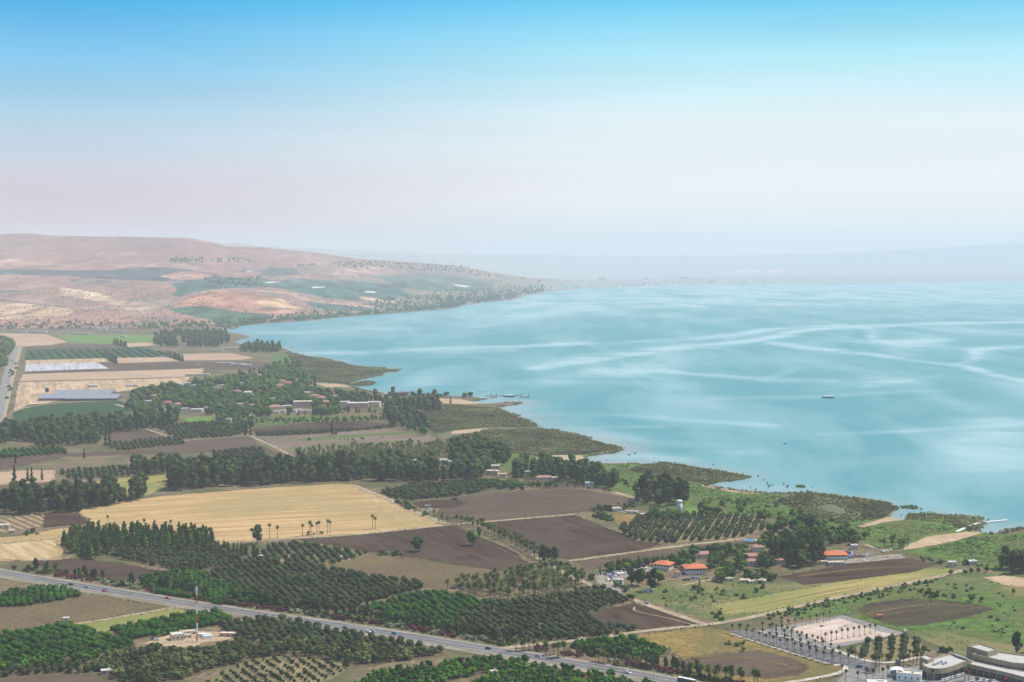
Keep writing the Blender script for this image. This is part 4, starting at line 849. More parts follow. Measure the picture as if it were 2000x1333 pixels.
# spots that must stay open so the houses behind show: (px, base row, half width)
KEEP = []
def blocked(x, y, h):
    px, py = PX(x, y); hp = h / S(py)
    for kx, ky, kw, kt in KEEP:
        if abs(px - kx) < kw + 2 and py > ky - 3 and py - hp * .9 < ky - kt * .1 and py < ky + 40: return True
    return False
def line(kind, pts, n, s, label, jit=1.5, sv=.12, tall=1.0, ordinal=False, each=None, parts=True):
    g_ = [G(*p) for p in pts]; L_ = [0]
    for a, b in zip(g_[:-1], g_[1:]): L_.append(L_[-1] + math.dist(a, b))
    for i in range(n):
        d = L_[-1] * (i / max(1, n - 1)); k = max(j for j in range(len(L_) - 1) if L_[j] <= d + 1e-6); t = (d - L_[k]) / (L_[k + 1] - L_[k])
        x = g_[k][0] + (g_[k + 1][0] - g_[k][0]) * t + random.uniform(-jit, jit); y = g_[k][1] + (g_[k + 1][1] - g_[k][1]) * t + random.uniform(-jit, jit)
        lb = f'{nth(i + 1)} {label} from the left' if ordinal else label
        reg(kind, x, y, s * random.uniform(1 - sv, 1 + sv), lb, label, tall, parts)

# houses of the villages, (px, row of the foot, width m, depth m, height m, roof, wall colour, turn)
HOUSES = []
def hs(px, py, w_, d, h, roof, wall, rot, label): HOUSES.append((px, py, w_, d, h, roof, wall, rot, label)); KEEP.append((px, py, w_ * .5 / S(py), h / S(py)))
VLG = [(551, 748, 14, 'pink', 'pink'), (561, 752, 18, 'red', 'white'), (545, 757, 16, 'pink', 'white'), (568, 757, 14, 'pink', 'pink'), (580, 745, 9, 'white', 'white'), (506, 736, 12, 'white', 'cream'), (463, 768, 12, 'pink', 'white'),
       (485, 771, 22, 'white', 'white'), (509, 768, 11, 'red', 'pink'), (534, 783, 14, 'white', 'white'), (590, 757, 14, 'pink', 'cream'), (603, 770, 20, 'white', 'pink'), (615, 778, 16, 'pink', 'cream'), (628, 781, 16, 'pink', 'white'), (635, 790, 14, 'pink', 'cream'),
       (655, 777, 12, 'cream', 'white'), (470, 794, 14, 'cream', 'white'), (492, 797, 12, 'pink', 'cream'), (536, 799, 22, 'pink', 'cream'), (560, 797, 18, 'white', 'white'), (491, 816, 11, 'cream', 'cream'), (447, 823, 9, 'white', 'cream'),
       (326, 791, 16, 'red', 'white'), (347, 794, 14, 'pink', 'white'), (338, 800, 12, 'white', 'cream'), (360, 802, 13, 'white', 'white'), (383, 805, 20, 'white', 'white'), (300, 778, 14, 'pink', 'cream'), (290, 788, 13, 'white', 'white'),
       (312, 768, 9, 'white', 'white'), (352, 755, 12, 'white', 'white'), (380, 756, 12, 'white', 'cream'), (420, 760, 12, 'white', 'white'), (432, 757, 14, 'cream', 'white'), (470, 752, 12, 'white', 'cream'), (488, 769, 12, 'white', 'white'), (402, 800, 9, 'white', 'white'), (315, 803, 15, 'cream', 'cream')]
cw = {'red': 'red tiled', 'pink': 'faded pink tiled', 'white': 'flat white', 'cream': 'flat cream'}
for i, (px, py, w_, rf, wl_) in enumerate(sorted(VLG)):
    hs(px, py, w_, w_ * random.uniform(.6, .8), random.uniform(3.2, 4.6), rf, wl_, random.uniform(-.4, .4), f'{wl_} village house with {cw[rf]} roof, {nth(i + 1)} village house from the left')
hs(698, 798, 36, 20, 9, 'white', 'pink', .05, 'wide guest house with stepped white roofs and arched centre in the village')
hs(730, 796, 22, 15, 9, 'white', 'cream', -.1, 'cream wing with a sweeping white roof at the right end of the guest house')
hs(673, 794, 18, 12, 8, 'white', 'white', .1, 'white stepped wing at the left end of the guest house')
hs(590, 796, 32, 18, 10, 'cream', 'pink', .05, 'pink hall with a broad flat roof in the middle of the village')
for i, (px, py, w_) in enumerate([(574, 806, 9), (583, 804, 9), (592, 806, 10), (602, 806, 9), (552, 806, 8), (541, 808, 8)]):
    hs(px, py, w_, 7, 3.2, 'white', 'white', random.uniform(-.2, .2), f'{nth(i + 1)} small white cabin in the row at the village lawn')
hs(748, 810, 10, 7, 4, 'cream', 'cream', 0, 'small cream pavilion under the tall trees right of the guest house')
for px, py, w_, d, h, rf, wl_, lb in [(965, 918, 14, 9, 5, 'white', 'pink', 'low pink house with white tent roof between the dark trees'), (962, 929, 15, 8, 5.5, 'cream', 'pink', 'salmon house with cream parapet below the white tent roof'), (860, 906, 16, 10, 4.5, 'white', 'white', 'white roofed house half hidden among the windbreak trees'),
    (817, 906, 16, 10, 4, 'white', 'white', 'long low white house among the windbreak trees left of its neighbour'), (875, 908, 11, 9, 4, 'white', 'white', 'small white house right behind the windbreak'), (1152, 951, 10, 7, 4.5, 'white', 'white', 'bright white gabled hut by the lakeside trees'),
    (1063, 938, 20, 8, 3, 'pink', 'cream', 'long pinkish shed in the bare yard by the lake trees'), (1087, 940, 10, 7, 4, 'cream', 'pink', 'cream and pink hut among the lakeside trunks'), (1030, 927, 7, 6, 3.5, 'white', 'white', 'tiny white hut under the lakeside trees'), (982, 932, 8, 6, 3.5, 'cream', 'cream', 'small cream hut right of the salmon house')]:
    hs(px, py, w_, d, h, rf, wl_, random.uniform(-.3, .3), lb)
for i, (px, py) in enumerate([(45, 651), (58, 650), (70, 650), (84, 651), (148, 653), (163, 654), (235, 650), (300, 651)]):
    hs(px, py, 24 if i < 4 else 34, 9, 5, 'white', 'white', 0, f'{nth(i + 1)} pale farm shed from the left in the line at the foot of the hills')
for i, (px, py, w_) in enumerate([(358, 675, 22), (350, 664, 16), (422, 686, 42), (445, 683, 46), (440, 712, 40), (465, 714, 36), (480, 716, 26), (365, 752, 14)]):
    hs(px, py, w_, 10, 4, 'white' if i != 1 else 'cream', 'cream', 0, ['white building in the wood by the bay', 'small cream hut at the wood edge by the bay', 'long white greenhouse by the bay', 'longer white greenhouse right by the bay', 'low white poultry shed left of three behind the village', 'middle low white poultry shed behind the village', 'right hand low white poultry shed behind the village', 'white shed at the upper village edge'][i])
# restaurant buildings, kept clear as well
for q in [(1306, 1114, 22, 16), (1355, 1125, 24, 20), (1374, 1096, 16, 8), (1425, 1092, 14, 8), (1500, 1120, 8, 8), (1632, 1094, 22, 16), (1470, 1100, 14, 10), (1475, 1082, 14, 8), (1327, 996, 7, 26), (1456, 1064, 16, 6), (1523, 1099, 9, 14), (775, 774, 28, 16)]: KEEP.append(q)

E, Bf = 'eucalyptus_tree', 'broadleaf_tree'
area(E, [(330, 962), (420, 952), (520, 949), (640, 941), (692, 941), (690, 925), (560, 926), (440, 930), (336, 938)], 9, 1.2, 'tall dark eucalyptus tree in the windbreak along the far side of the golden field', .32)
area(E, [(692, 938), (800, 943), (900, 941), (960, 934), (965, 915), (900, 905), (820, 905), (740, 915), (692, 922)], 10, 1.12, 'tall dark eucalyptus tree in the wood between the date palms and the olive grove')
area(E, [(880, 905), (960, 905), (1000, 915), (990, 890), (930, 872), (880, 880)], 13, 1.1, 'dark tree in the wood behind the salmon house')
area(E, [(0, 1007), (50, 1010), (130, 1000), (200, 992), (275, 978), (280, 968), (190, 972), (100, 980), (0, 988)], 9.5, 1.15, 'large dark tree in the near windbreak at the left edge', .35)
area(E, [(25, 862), (100, 868), (190, 858), (210, 850), (340, 832), (350, 822), (280, 822), (200, 832), (100, 835), (30, 842)], 10.5, 1.0, 'dark tree in the belt below the green crop field', .32)
area(E, [(60, 878), (130, 872), (190, 868), (195, 860), (130, 866), (60, 870)], 10, .95, 'dark tree in the lower row of the belt at left')
area(E, [(-10, 872), (30, 862), (30, 840), (-10, 845)], 10, .9, 'dark tree beside the road at the left edge')
area(E, [(1243, 985), (1300, 994), (1350, 985), (1340, 970), (1290, 960), (1250, 965)], 11, 1.05, 'big dark tree in the clump left of the white tower', .4)
area(E, [(1003, 940), (1060, 936), (1130, 948), (1200, 957), (1205, 945), (1140, 928), (1060, 918), (1005, 922)], 10, 1.05, 'dark tree in the row by the lakeside huts')
area(E, [(1490, 1120), (1530, 1118), (1560, 1112), (1600, 1108), (1622, 1104), (1615, 1090), (1580, 1082), (1530, 1084), (1495, 1100)], 9.5, 1.0, 'tall tree in the grove in front of the beach restaurant', .38)
area(Bf, [(1500, 1046), (1600, 1052), (1605, 1036), (1560, 1028), (1515, 1030)], 16, 1.4, 'dark round tree behind the grove towards the reed meadow', .35)
area(Bf, [(1340, 1094), (1365, 1092), (1380, 1080), (1350, 1082)], 9, .95, 'leafy tree behind the white walled restaurant')
area(Bf, [(1430, 1120), (1495, 1115), (1500, 1100), (1440, 1106)], 9, .9, 'leafy tree behind the green thicket')
area(Bf, [(1180, 1122), (1300, 1104), (1300, 1098), (1240, 1104), (1180, 1114)], 8, .8, 'leafy tree in the screen behind the parked cars')
area(Bf, [(1490, 1072), (1560, 1062), (1620, 1066), (1650, 1062), (1640, 1045), (1560, 1040), (1490, 1050)], 12, 1.05, 'leafy tree behind the grove by the beach restaurant')
area(E, [(1948, 1120), (2100, 1130), (2100, 1105), (1960, 1100)], 9, .9, 'dark tree in the clump at the right edge')
area(E, [(1968, 1280), (2010, 1282), (2010, 1272), (1972, 1272)], 7, .72, 'dark tree behind the shopping centre at the right edge')
area(E, [(255, 925), (300, 930), (325, 925), (320, 912), (260, 912)], 10, .9, 'dark tree in the small clump behind the yellow green field')
area(E, [(745, 830), (800, 842), (840, 850), (845, 838), (800, 815), (750, 800)], 15, 1.0, 'tall tree right of the guest house')
area(E, [(780, 805), (860, 805), (850, 788), (800, 783)], 13, 1.1, 'tall tree between museum and reed bed')
area(E, [(640, 797), (730, 790), (800, 800), (770, 785), (700, 775), (650, 780)], 17, .9, 'tree behind the guest house')
area(E, [(298, 676), (340, 680), (420, 680), (450, 670), (440, 655), (350, 652), (305, 660)], 20, 1.1, 'dark tree in the wood by the bay')
area(E, [(470, 690), (545, 690), (550, 682), (480, 678)], 16, 1.05, 'tree on the point beyond the village')
area(Bf, [(245, 800), (262, 770), (300, 762), (360, 752), (430, 744), (500, 735), (540, 722), (590, 728), (612, 745), (600, 760), (640, 770), (700, 772), (720, 780), (700, 800), (640, 812), (500, 815), (430, 828), (420, 812), (350, 812), (300, 815)], 11, 1.15, 'round leafy tree in the village', .4)
area(Bf, [(1300, 1104), (1345, 1085), (1400, 1074), (1470, 1062), (1498, 1064), (1500, 1112), (1440, 1112), (1380, 1118), (1330, 1112)], 10.5, .95, 'garden tree among the houses between the two orange roofs and the grove', .35)
area(Bf, [(1640, 1046), (1672, 1052), (1668, 1066), (1640, 1062)], 9, 1.1, 'leafy tree at the back right of the beach restaurant')
area(Bf, [(430, 742), (500, 722), (560, 706), (600, 716), (560, 724), (500, 738)], 26, 1.1, 'scattered leafy tree above the village', .35)
area(Bf, [(1190, 1148), (1215, 1156), (1240, 1160), (1230, 1150), (1205, 1142)], 6, .5, 'low green tree by the small gatehouse')
area(Bf, [(420, 843), (490, 840), (500, 826), (440, 826)], 12, 1.0, 'leafy tree at the left end of the village lawn')
area(Bf, [(500, 828), (640, 826), (720, 822), (760, 822), (760, 816), (640, 819), (500, 820)], 11, .55, 'low tree along the village lawn')
area(Bf, [(1048, 965), (1060, 962), (900, 950), (1000, 945)], 9, .8, 'round tree beside the bare yard')
line(Bf, [(985, 951), (1085, 951)], 12, .85, 'round green tree in the hedge below the bare yard', 2, ordinal=True, parts=False)
area(Bf, [(1420, 1100), (1480, 1110), (1490, 1095), (1440, 1070), (1380, 1085), (1395, 1095)], 9, .85, 'leafy tree among the pink roofed houses')
area(Bf, [(1300, 1128), (1330, 1128), (1345, 1112), (1330, 1100), (1305, 1105)], 7, .85, 'leafy tree between the two orange roofed buildings')
area(Bf, [(1400, 1140), (1425, 1136), (1440, 1120), (1410, 1116)], 7, .9, 'leafy tree right of the white walled restaurant')
area(Bf, [(1262, 1016), (1325, 1018), (1330, 1008), (1270, 1004)], 6.5, .8, 'green tree in front of the white tower')
area(Bf, [(0, 690), (18, 695), (25, 685), (30, 672), (20, 665), (0, 660)], 16, 1.3, 'leafy tree beside the straight road near the hills')
area(Bf, [(0, 720), (12, 715), (14, 700), (0, 698)], 12, 1.2, 'leafy tree left of the straight road')
area('pine_tree', [(120, 1062), (150, 1045), (300, 1043), (395, 1050), (428, 1062), (400, 1073), (300, 1072), (215, 1078), (185, 1094), (155, 1092), (135, 1082)], 7.0, 1.05, 'young green pine in the dense block behind the highway', .2)
line('pine_tree', [(400, 1072), (440, 1076), (505, 1090)], 16, .8, 'dark pine in the line right of the dense pine block', 3, ordinal=True, parts=False)
line('pine_tree', [(203, 699), (228, 711)], 12, 1.5, 'dark conifer in the second short hedge in the upper left', 3, parts=False)
line('pine_tree', [(224, 673), (246, 679)], 12, 1.5, 'dark conifer in the farthest short hedge in the upper left', 3, parts=False)
line('pine_tree', [(326, 697), (356, 707)], 12, 1.4, 'dark conifer in the short hedge nearest the bay', 3, parts=False)
# lone trees
for kd, px, py, s_, tl, lb in [
    (E, 502, 1063, 1.25, .8, 'big dark tree standing alone at the left corner of the golden field'), (Bf, 819, 1078, 1.5, 1.05, 'round lone tree in the middle of the dark ploughed field'),
    (Bf, 923, 1065, 1.4, 1.2, 'lone tree at the right side of the dark ploughed field'), (E, 935, 1052, .6, .9, 'smaller tree just behind the lone tree near the palm row'),
    (E, 1060, 1100, .85, 1, 'broad dark tree at the lane corner below the ploughed fields'), (E, 1083, 1103, .8, 1, 'dark tree right beside the broad one at the lane corner'), (E, 1072, 1095, .75, .9, 'tree behind the pair at the lane corner'),
    ('cypress_tree', 648, 849, 1.55, 1.0, 'dark pointed tree standing above the pinkish field'), (Bf, 655, 850, .7, 1, 'small bush like tree at the foot of the dark pointed tree'), (Bf, 829, 850, 1.9, .8, 'wide round tree at the right end of the pinkish field'),
    ('cypress_tree', 480, 850, 1.5, 1.0, 'dark cypress at the track corner below the village'), ('cypress_tree', 489, 851, 1.3, 1.0, 'second dark cypress just right of the one at the track corner'),
    ('cypress_tree', 150, 1000, 2.3, 1.15, 'very tall dark cypress above the near windbreak at left'), ('cypress_tree', 28, 945, 1.5, 1, 'thin cypress at the left above the brown plot'), ('cypress_tree', 54, 940, 1.1, 1, 'first thin cypress in the tan plot at left'), ('cypress_tree', 62, 938, 1.1, 1, 'second thin cypress in the tan plot at left'), ('cypress_tree', 82, 938, 1.0, 1, 'thin cypress at the right of the tan plot'),
    ('cypress_tree', 206, 868, 1.2, 1, 'cypress at the left end of the olive strip'), ('cypress_tree', 214, 869, 1.25, 1, 'second cypress at the left end of the olive strip'), ('cypress_tree', 164, 895, .9, 1, 'short cypress standing in the mauve brown field'), ('cypress_tree', 30, 905, .9, 1, 'short cypress near the left edge of the mauve field'),
    ('cypress_tree', 658, 1186, .85, 1, 'narrow dark cypress behind the highway in the olive grove'), ('cypress_tree', 717, 1182, .8, 1, 'second narrow cypress to the right in the olive grove'),
    (Bf, 1380, 1010, 2.0, .72, 'very wide round tree beside the bright lawn'), (Bf, 1395, 1009, 1.7, .72, 'second wide round tree right of the lawn'), (E, 1368, 1010, .75, 1, 'slim tree left of the wide round tree'), (Bf, 1491, 1019, 1.6, 1.05, 'large round tree above the olive rows'),
    (Bf, 1690, 1053, 1.0, 1, 'round tree right of the beach restaurant'), (Bf, 1676, 1060, .9, 1, 'small round tree beside the beach restaurant'), (Bf, 1662, 1058, 1.3, 1, 'leafy tree behind the beach restaurant on the right'), (Bf, 1645, 1050, 1.1, 1, 'leafy tree behind the beach restaurant roof'),
    (E, 1233, 1146, .9, 1, 'big dark tree beside the small white gatehouse'), (Bf, 1246, 1145, 1.5, 1.1, 'dense tree right of the small white gatehouse'), (E, 1271, 1156, 1.05, 1.0, 'tall dark tree in front of the car park'), (Bf, 1285, 1141, 1.4, 1, 'leafy tree behind the tall dark one by the car park'),
    (Bf, 1193, 1116, .9, 1.1, 'bushy tree at the left back of the car park'), (Bf, 1222, 1112, 1.0, 1.1, 'bushy tree behind the parked cars'), (Bf, 1232, 1112, 1.0, 1.1, 'second bushy tree behind the parked cars'), ('cypress_tree', 1206, 1114, .75, 1, 'small cypress behind the parked cars'), ('cypress_tree', 1247, 1110, .75, 1, 'small cypress right behind the parked cars'), ('cypress_tree', 1172, 1122, .55, 1, 'short cypress left of the car park'),
    ('cypress_tree', 1366, 1146, .5, 1, 'short dark conifer in the weedy meadow'), (Bf, 967, 782, 1.0, .8, 'unused'), (Bf, 907, 777, 1.5, .7, 'left round tree on the jetty spit'), (Bf, 917, 776, 1.6, .7, 'right round tree on the jetty spit'), (Bf, 861, 777, 1.2, .8, 'round tree at the landing beach on the left'), (Bf, 872, 776, 1.4, .85, 'round tree at the landing beach on the right'), ('cypress_tree', 880, 790, 1.0, 1, 'pointed tree at the landing beach'), (Bf, 857, 793, 1.4, .8, 'low round tree in front of the landing beach'),
    (E, 544, 686, 1.3, .9, 'lone rounded tree on the point beyond the village'), ('cypress_tree', 615, 757, 1.8, 1, 'dark cypress by the village harbour'), ('cypress_tree', 552, 729, 1.3, 1, 'thin dark cypress at the top of the village'), (Bf, 600, 757, 1.8, 1.0, 'large dark tree left of the harbour cypress'),
    (Bf, 1857, 1124, .55, 1, 'first small round tree in the row near the concrete sheds'), (Bf, 1885, 1122, .5, 1, 'second small round tree in the row near the concrete sheds'), (Bf, 1898, 1120, .5, 1, 'third small round tree in the row near the concrete sheds'), (Bf, 1911, 1119, .5, 1, 'fourth small round tree in the row near the concrete sheds'), (Bf, 1927, 1118, .6, 1, 'fifth small round tree in the row near the concrete sheds'),
    (Bf, 1980, 1160, .4, 1.2, 'small pointed tree in the right meadow'), (Bf, 1899, 1175, .75, .9, 'round bushy tree at the tip of the rounded brown field'), (Bf, 1918, 1175, .5, .9, 'smaller round tree right of the bushy one'),
    (Bf, 1453, 1272, .45, .9, 'small dark tree in the rough golden field'), (Bf, 1440, 1262, .6, .5, 'low dark thicket in the rough golden field'), (Bf, 242, 920, 1.0, .9, 'round tree beside the small clump'), (Bf, 214, 930, 1.1, .9, 'round tree at the edge of the yellow green field'), (Bf, 28, 948, .9, .8, 'round bush tree in the tan plot at left')]:
    if lb != 'unused': reg(kd, *G(px, py), s_, lb, None, tl, True)
# palms
for i, (px, py, s_) in enumerate([(211, 1030, .8), (282, 1040, .9), (334, 1042, .9), (379, 1050, .9), (402, 1058, 1.1), (409, 1058, .9), (527, 1053, 1), (542, 1052, 1), (591, 1048, 1), (606, 1046, 1.15), (609, 1046, .9), (619, 1045, .85), (623, 1044.5, .9), (640, 1043, .95), (645, 1042.5, .85), (728, 1034, 1), (733, 1034, 1)]):
    reg('fan_palm', *G(px, py), s_, f'{nth(i + 1)} tall fan palm from the left along the near edge of the golden field', 'tall fan palms along the golden field', 1, True)
for i, (px, py) in enumerate([(1526, 1229.5), (1539.5, 1228), (1553, 1225.7), (1566, 1223.5), (1582, 1220.5), (1595, 1217.5), (1608.5, 1216), (1620.5, 1213)]):
    reg('lot_palm', *G(px, py), 1, f'{nth(i + 1)} small palm from the left along the far edge of the pink parking lot', 'palms along the far edge of the parking lot', 1, True)
for i, (px, py) in enumerate([(1612, 1255), (1623.5, 1253.5), (1634, 1251), (1644.5, 1249), (1655.8, 1247.5), (1667.7, 1245), (1678, 1243), (1688.7, 1240.7), (1699, 1239), (1709.5, 1237.5)]):
    reg('lot_palm', *G(px, py), 1, f'{nth(i + 1)} small palm from the left in the row crossing the pink parking lot', 'palms crossing the parking lot', 1, True)
line('lot_palm', [(1431, 1238), (1624, 1297)], 15, 1.05, 'avenue palm in the row nearest the golden field', .5, .1, ordinal=True)
line('lot_palm', [(1446, 1236), (1658, 1299)], 15, 1.05, 'avenue palm in the second row from the golden field', .5, .1, ordinal=True)
line('lot_palm', [(1488, 1236), (1688, 1296)], 14, 1.0, 'avenue palm in the third row from the golden field', .5, .1, ordinal=True)
line('lot_palm', [(1508, 1236), (1606, 1264)], 11, 1.0, 'avenue palm in the row beside the pink paving', .5, .1, ordinal=True)
for i, (px, py) in enumerate([(1675, 1334), (1692, 1328), (1705, 1329), (1725, 1327), (1734, 1325), (1652, 1333), (1645, 1320)]): reg('lot_palm', *G(px, py), 1.1, f'{["lowest left", "second", "third", "fourth", "fifth", "bottom left", "kerbside"][i]} palm on the forecourt left of the white vaulted canopy', 'palms on the shopping forecourt', 1, True)
for i, (px, py) in enumerate([(1703, 1313), (1707, 1309), (1709, 1315), (1713, 1311), (1716, 1308), (1718, 1314), (1722, 1311), (1711, 1306)]): reg('fan_palm', *G(px, py), .78, f'{nth(i + 1)} bare trunked palm from the left in the tight forecourt cluster', 'tight cluster of tall palms on the forecourt', 1, True)
for i, (px, py) in enumerate([(1757, 1305), (1765, 1300), (1773, 1302), (1784, 1297), (1790, 1300), (1777, 1293), (1792, 1291), (1884, 1331), (1892, 1330), (1822, 1331)]): reg('lot_palm', *G(px, py), 1.2, f'{nth(i + 1)} palm from the left around the shopping centre front', 'palms around the shopping centre', 1, True)
line('date_palm', [(893, 1024), (930, 1035), (1000, 1062), (1052, 1094)], 26, .95, 'date palm in the left row beside the diagonal lane', 1.2, ordinal=True)
line('date_palm', [(905, 1022), (940, 1032), (1008, 1058), (1060, 1088)], 24, .9, 'date palm in the right row beside the diagonal lane', 1.2, ordinal=True)
area('date_palm', [(720, 985), (860, 1012), (905, 1025), (880, 1030), (840, 1018), (800, 995)], 15, .8, 'date palm beside the farm machines')
area('date_palm', [(862, 1150), (905, 1142), (1000, 1127), (1075, 1108), (1128, 1132), (1148, 1145), (1060, 1168), (975, 1174), (915, 1163)], 7.4, .95, 'tall date palm in the open sandy grove above the fork olive grove')
area('date_palm', [(565, 888), (700, 878), (800, 872), (880, 872), (885, 888), (830, 903), (700, 915), (600, 905)], 8.5, .95, 'date palm in the plantation behind the windbreak', avoid=False)
line('date_palm', [(1008, 1272), (1045, 1271)], 5, .9, 'date palm left of the highway lay-by', 1, ordinal=True)
for i, (px, py, s_) in enumerate([(1066, 1281, 1.1), (1090, 1286, 1.1), (1101, 1284, 1.1), (1082, 1279, .9)]): reg('date_palm', *G(px, py), s_, f'{nth(i + 1)} date palm of the four on the highway lay-by', 'date palms on the highway lay-by', 1, True)
line('date_palm', [(1165, 1292), (1272, 1308)], 9, .85, 'date palm in the row behind the roadside oleanders', 1.5, ordinal=True)
line('date_palm', [(1358, 1322), (1400, 1330), (1475, 1340)], 13, 1.0, 'date palm at the bottom edge below the golden field', 2.5, ordinal=True)
area('date_palm', [(1712, 1066), (1775, 1066), (1778, 1074), (1720, 1075)], 7.5, .9, 'date palm beside the broad sandy ramp')
line('date_palm', [(1385, 1112), (1420, 1104)], 8, .95, 'date palm on the lawn behind the white walled restaurant', 1.5, ordinal=True)
line('date_palm', [(1080, 955), (1130, 958), (1190, 966)], 9, .7, 'palm like tree beside the grey brown field', 3, ordinal=True)
area('date_palm', [(1255, 1075), (1330, 1058), (1300, 1064)], 9, .8, 'palm at the lower edge of the olive rows')
# tall thin trees and oleanders along the far side of the highway
def hw_off(px, off):
    best = min(HWP, key=lambda p: abs(PX(p[0], p[1])[0] - px)); i = HWP.index(best); d = (HWP[min(i + 1, len(HWP) - 1)] - HWP[max(0, i - 1)]).normalized()
    t = (px - PX(best[0], best[1])[0]) * S(1230) ; return best + d * t + Vector((-d.y, d.x)) * off
OL = [(0, 62, 'red_oleander'), (68, 110, 'red_oleander'), (112, 150, 'red_oleander'), (158, 190, 'white_oleander'), (192, 212, 'shrub'), (214, 246, 'white_oleander'), (248, 268, 'red_oleander'), (292, 352, 'red_oleander'), (372, 396, 'shrub'), (408, 500, 'red_oleander'), (502, 532, 'red_oleander'), (534, 560, 'white_oleander'), (562, 606, 'shrub'), (618, 650, 'red_oleander'), (660, 720, 'red_oleander'),
      (722, 768, 'white_oleander'), (772, 812, 'red_oleander'), (814, 832, 'white_oleander'), (834, 868, 'red_oleander'), (870, 920, 'white_oleander'), (924, 966, 'shrub'), (1015, 1042, 'red_oleander'), (1072, 1110, 'red_oleander'), (1160, 1185, 'white_oleander'), (1188, 1300, 'red_oleander'), (1302, 1400, 'shrub'), (1402, 1500, 'red_oleander')]
cnt = 0
for a, b, kd in OL:
    n_ = max(2, int((b - a) / 5.2)); tn = {'red_oleander': 'dark red flowering oleander', 'white_oleander': 'cream white flowering oleander', 'shrub': 'plain green bush'}[kd]
    for i in range(n_):
        p = hw_off(a + (b - a) * (i + .5) / n_, 17.5 + random.uniform(-1.5, 4)); cnt += 1
        reg(kd, p[0], p[1], random.uniform(.9, 1.6), f'{tn} by the highway, {nth(cnt)} bush from the left', 'oleanders and bushes along the highway', 1, False)
cnt = 0
for a, b, s_ in [(5, 58, .42), (95, 150, .4), (205, 260, .45), (262, 352, .48), (400, 500, .5), (500, 600, .42), (620, 700, .46), (700, 970, .38), (1110, 1330, .36)]:
    n_ = int((b - a) / 6.5)
    for i in range(n_):
        p = hw_off(a + (b - a) * (i + .5) / n_, 26 + random.uniform(-3, 7)); cnt += 1
        reg(E, p[0], p[1], s_ * random.uniform(.8, 1.2), f'slender roadside tree behind the oleanders, {nth(cnt)} from the left', 'slender roadside trees', 1.0, True)
cnt = 0
for i in range(150):
    px = 5 + i * 6.7
    if 352 < px < 372 or 606 < px < 618 or 968 < px < 1010: continue
    p = hw_off(px, 23 + random.uniform(-2, 3)); cnt += 1
    reg('shrub', p[0], p[1], random.uniform(1.0, 1.7), 'dark green bush in the hedge behind the roadside oleanders', 'dark hedge behind the roadside oleanders', 1, False)
line(E, [(668, 806), (690, 808), (712, 806), (735, 808), (752, 812)], 9, .62, 'slim tree in front of the guest house', 6, .3, ordinal=True, parts=False)
line(Bf, [(560, 812), (600, 811), (640, 812), (668, 808)], 8, .6, 'small tree in front of the village cabins', 4, .3, ordinal=True, parts=False)
# shrubs in meadows and along tracks
def shrubs(poly, n, s_, label, kd='shrub'):
    gp = gpoly(poly); xs = [p[0] for p in gp]; ys = [p[1] for p in gp]; k = 0
    while k < n:
        p = (random.uniform(min(xs), max(xs)), random.uniform(min(ys), max(ys)))
        if in_g([p], gp)[0]: reg(kd, p[0], p[1], s_ * random.uniform(.5, 1.3), label, label.replace('bush', 'bushes', 1)); k += 1
line('shrub', [(1505, 1203), (1600, 1181), (1660, 1169), (1760, 1148), (1830, 1134)], 58, 1.0, 'bush in the hedge below the long mown strip', 3, .35, ordinal=True, parts=False)
line('shrub', [(1510, 1207), (1600, 1188), (1700, 1166), (1800, 1147)], 40, .95, 'low bush in front of the hedge below the long mown strip', 6, .4, parts=False)
shrubs([(1830, 1140), (1990, 1150), (2000, 1250), (1900, 1235), (1800, 1235), (1900, 1205), (1950, 1185)], 36, .8, 'small dark bush dotted over the right hand meadow')
shrubs([(1300, 1190), (1290, 1150), (1500, 1140), (1500, 1160), (1400, 1180)], 26, 1.2, 'round bush in the weedy meadow below the restaurant')
shrubs([(1380, 1190), (1410, 1190), (1415, 1212), (1390, 1212)], 8, 1.2, 'bush beside the lane left of the long mown strip')
shrubs([(1800, 1156), (1870, 1160), (1870, 1170), (1800, 1168)], 10, 1.5, 'dark bush on the ridge above the rounded brown field')
shrubs([(1435, 1128), (1495, 1120), (1530, 1138), (1500, 1142), (1440, 1136)], 26, 1.9, 'dense green bush in the thicket in front of the pink roofed houses')
shrubs([(1780, 1272), (1860, 1262), (1870, 1275), (1800, 1282)], 16, 1.1, 'bush behind the shopping centre')
shrubs([(1095, 1100), (1150, 1118), (1180, 1128), (1160, 1135), (1100, 1115)], 18, 1.6, 'green bush beside the diagonal lane')
shrubs([(550, 1062), (640, 1065), (700, 1078), (640, 1072), (550, 1066)], 16, 1.4, 'bush along the top of the olive plot below the golden field')
shrubs([(738, 1082), (785, 1083), (785, 1087), (738, 1086)], 10, 1.7, 'dense bush between ploughed field and young vines')
shrubs([(40, 1043), (75, 1040), (75, 1046), (40, 1047)], 8, 1.4, 'bush in the stubble at the left edge')
shrubs([(770, 980), (830, 1000), (840, 1012), (780, 992)], 18, 1.9, 'green bush along the right end of the golden field')
shrubs([(1125, 998), (1185, 985), (1245, 985), (1240, 995), (1190, 1000), (1140, 1003)], 26, 1.7, 'green bush along the lane left of the white tower')
shrubs([(1150, 1005), (1190, 1012), (1200, 1022), (1160, 1010)], 12, 1.9, 'dense bush at the corner left of the olive rows')
shrubs([(1295, 1052), (1330, 1050), (1330, 1062), (1298, 1062)], 8, 1.7, 'green bush at the lower left of the olive rows')
shrubs([(1780, 1085), (1840, 1095), (1960, 1108), (1960, 1115), (1850, 1105), (1780, 1092)], 30, 1.3, 'dark bush at the lower edge of the green shore meadow')
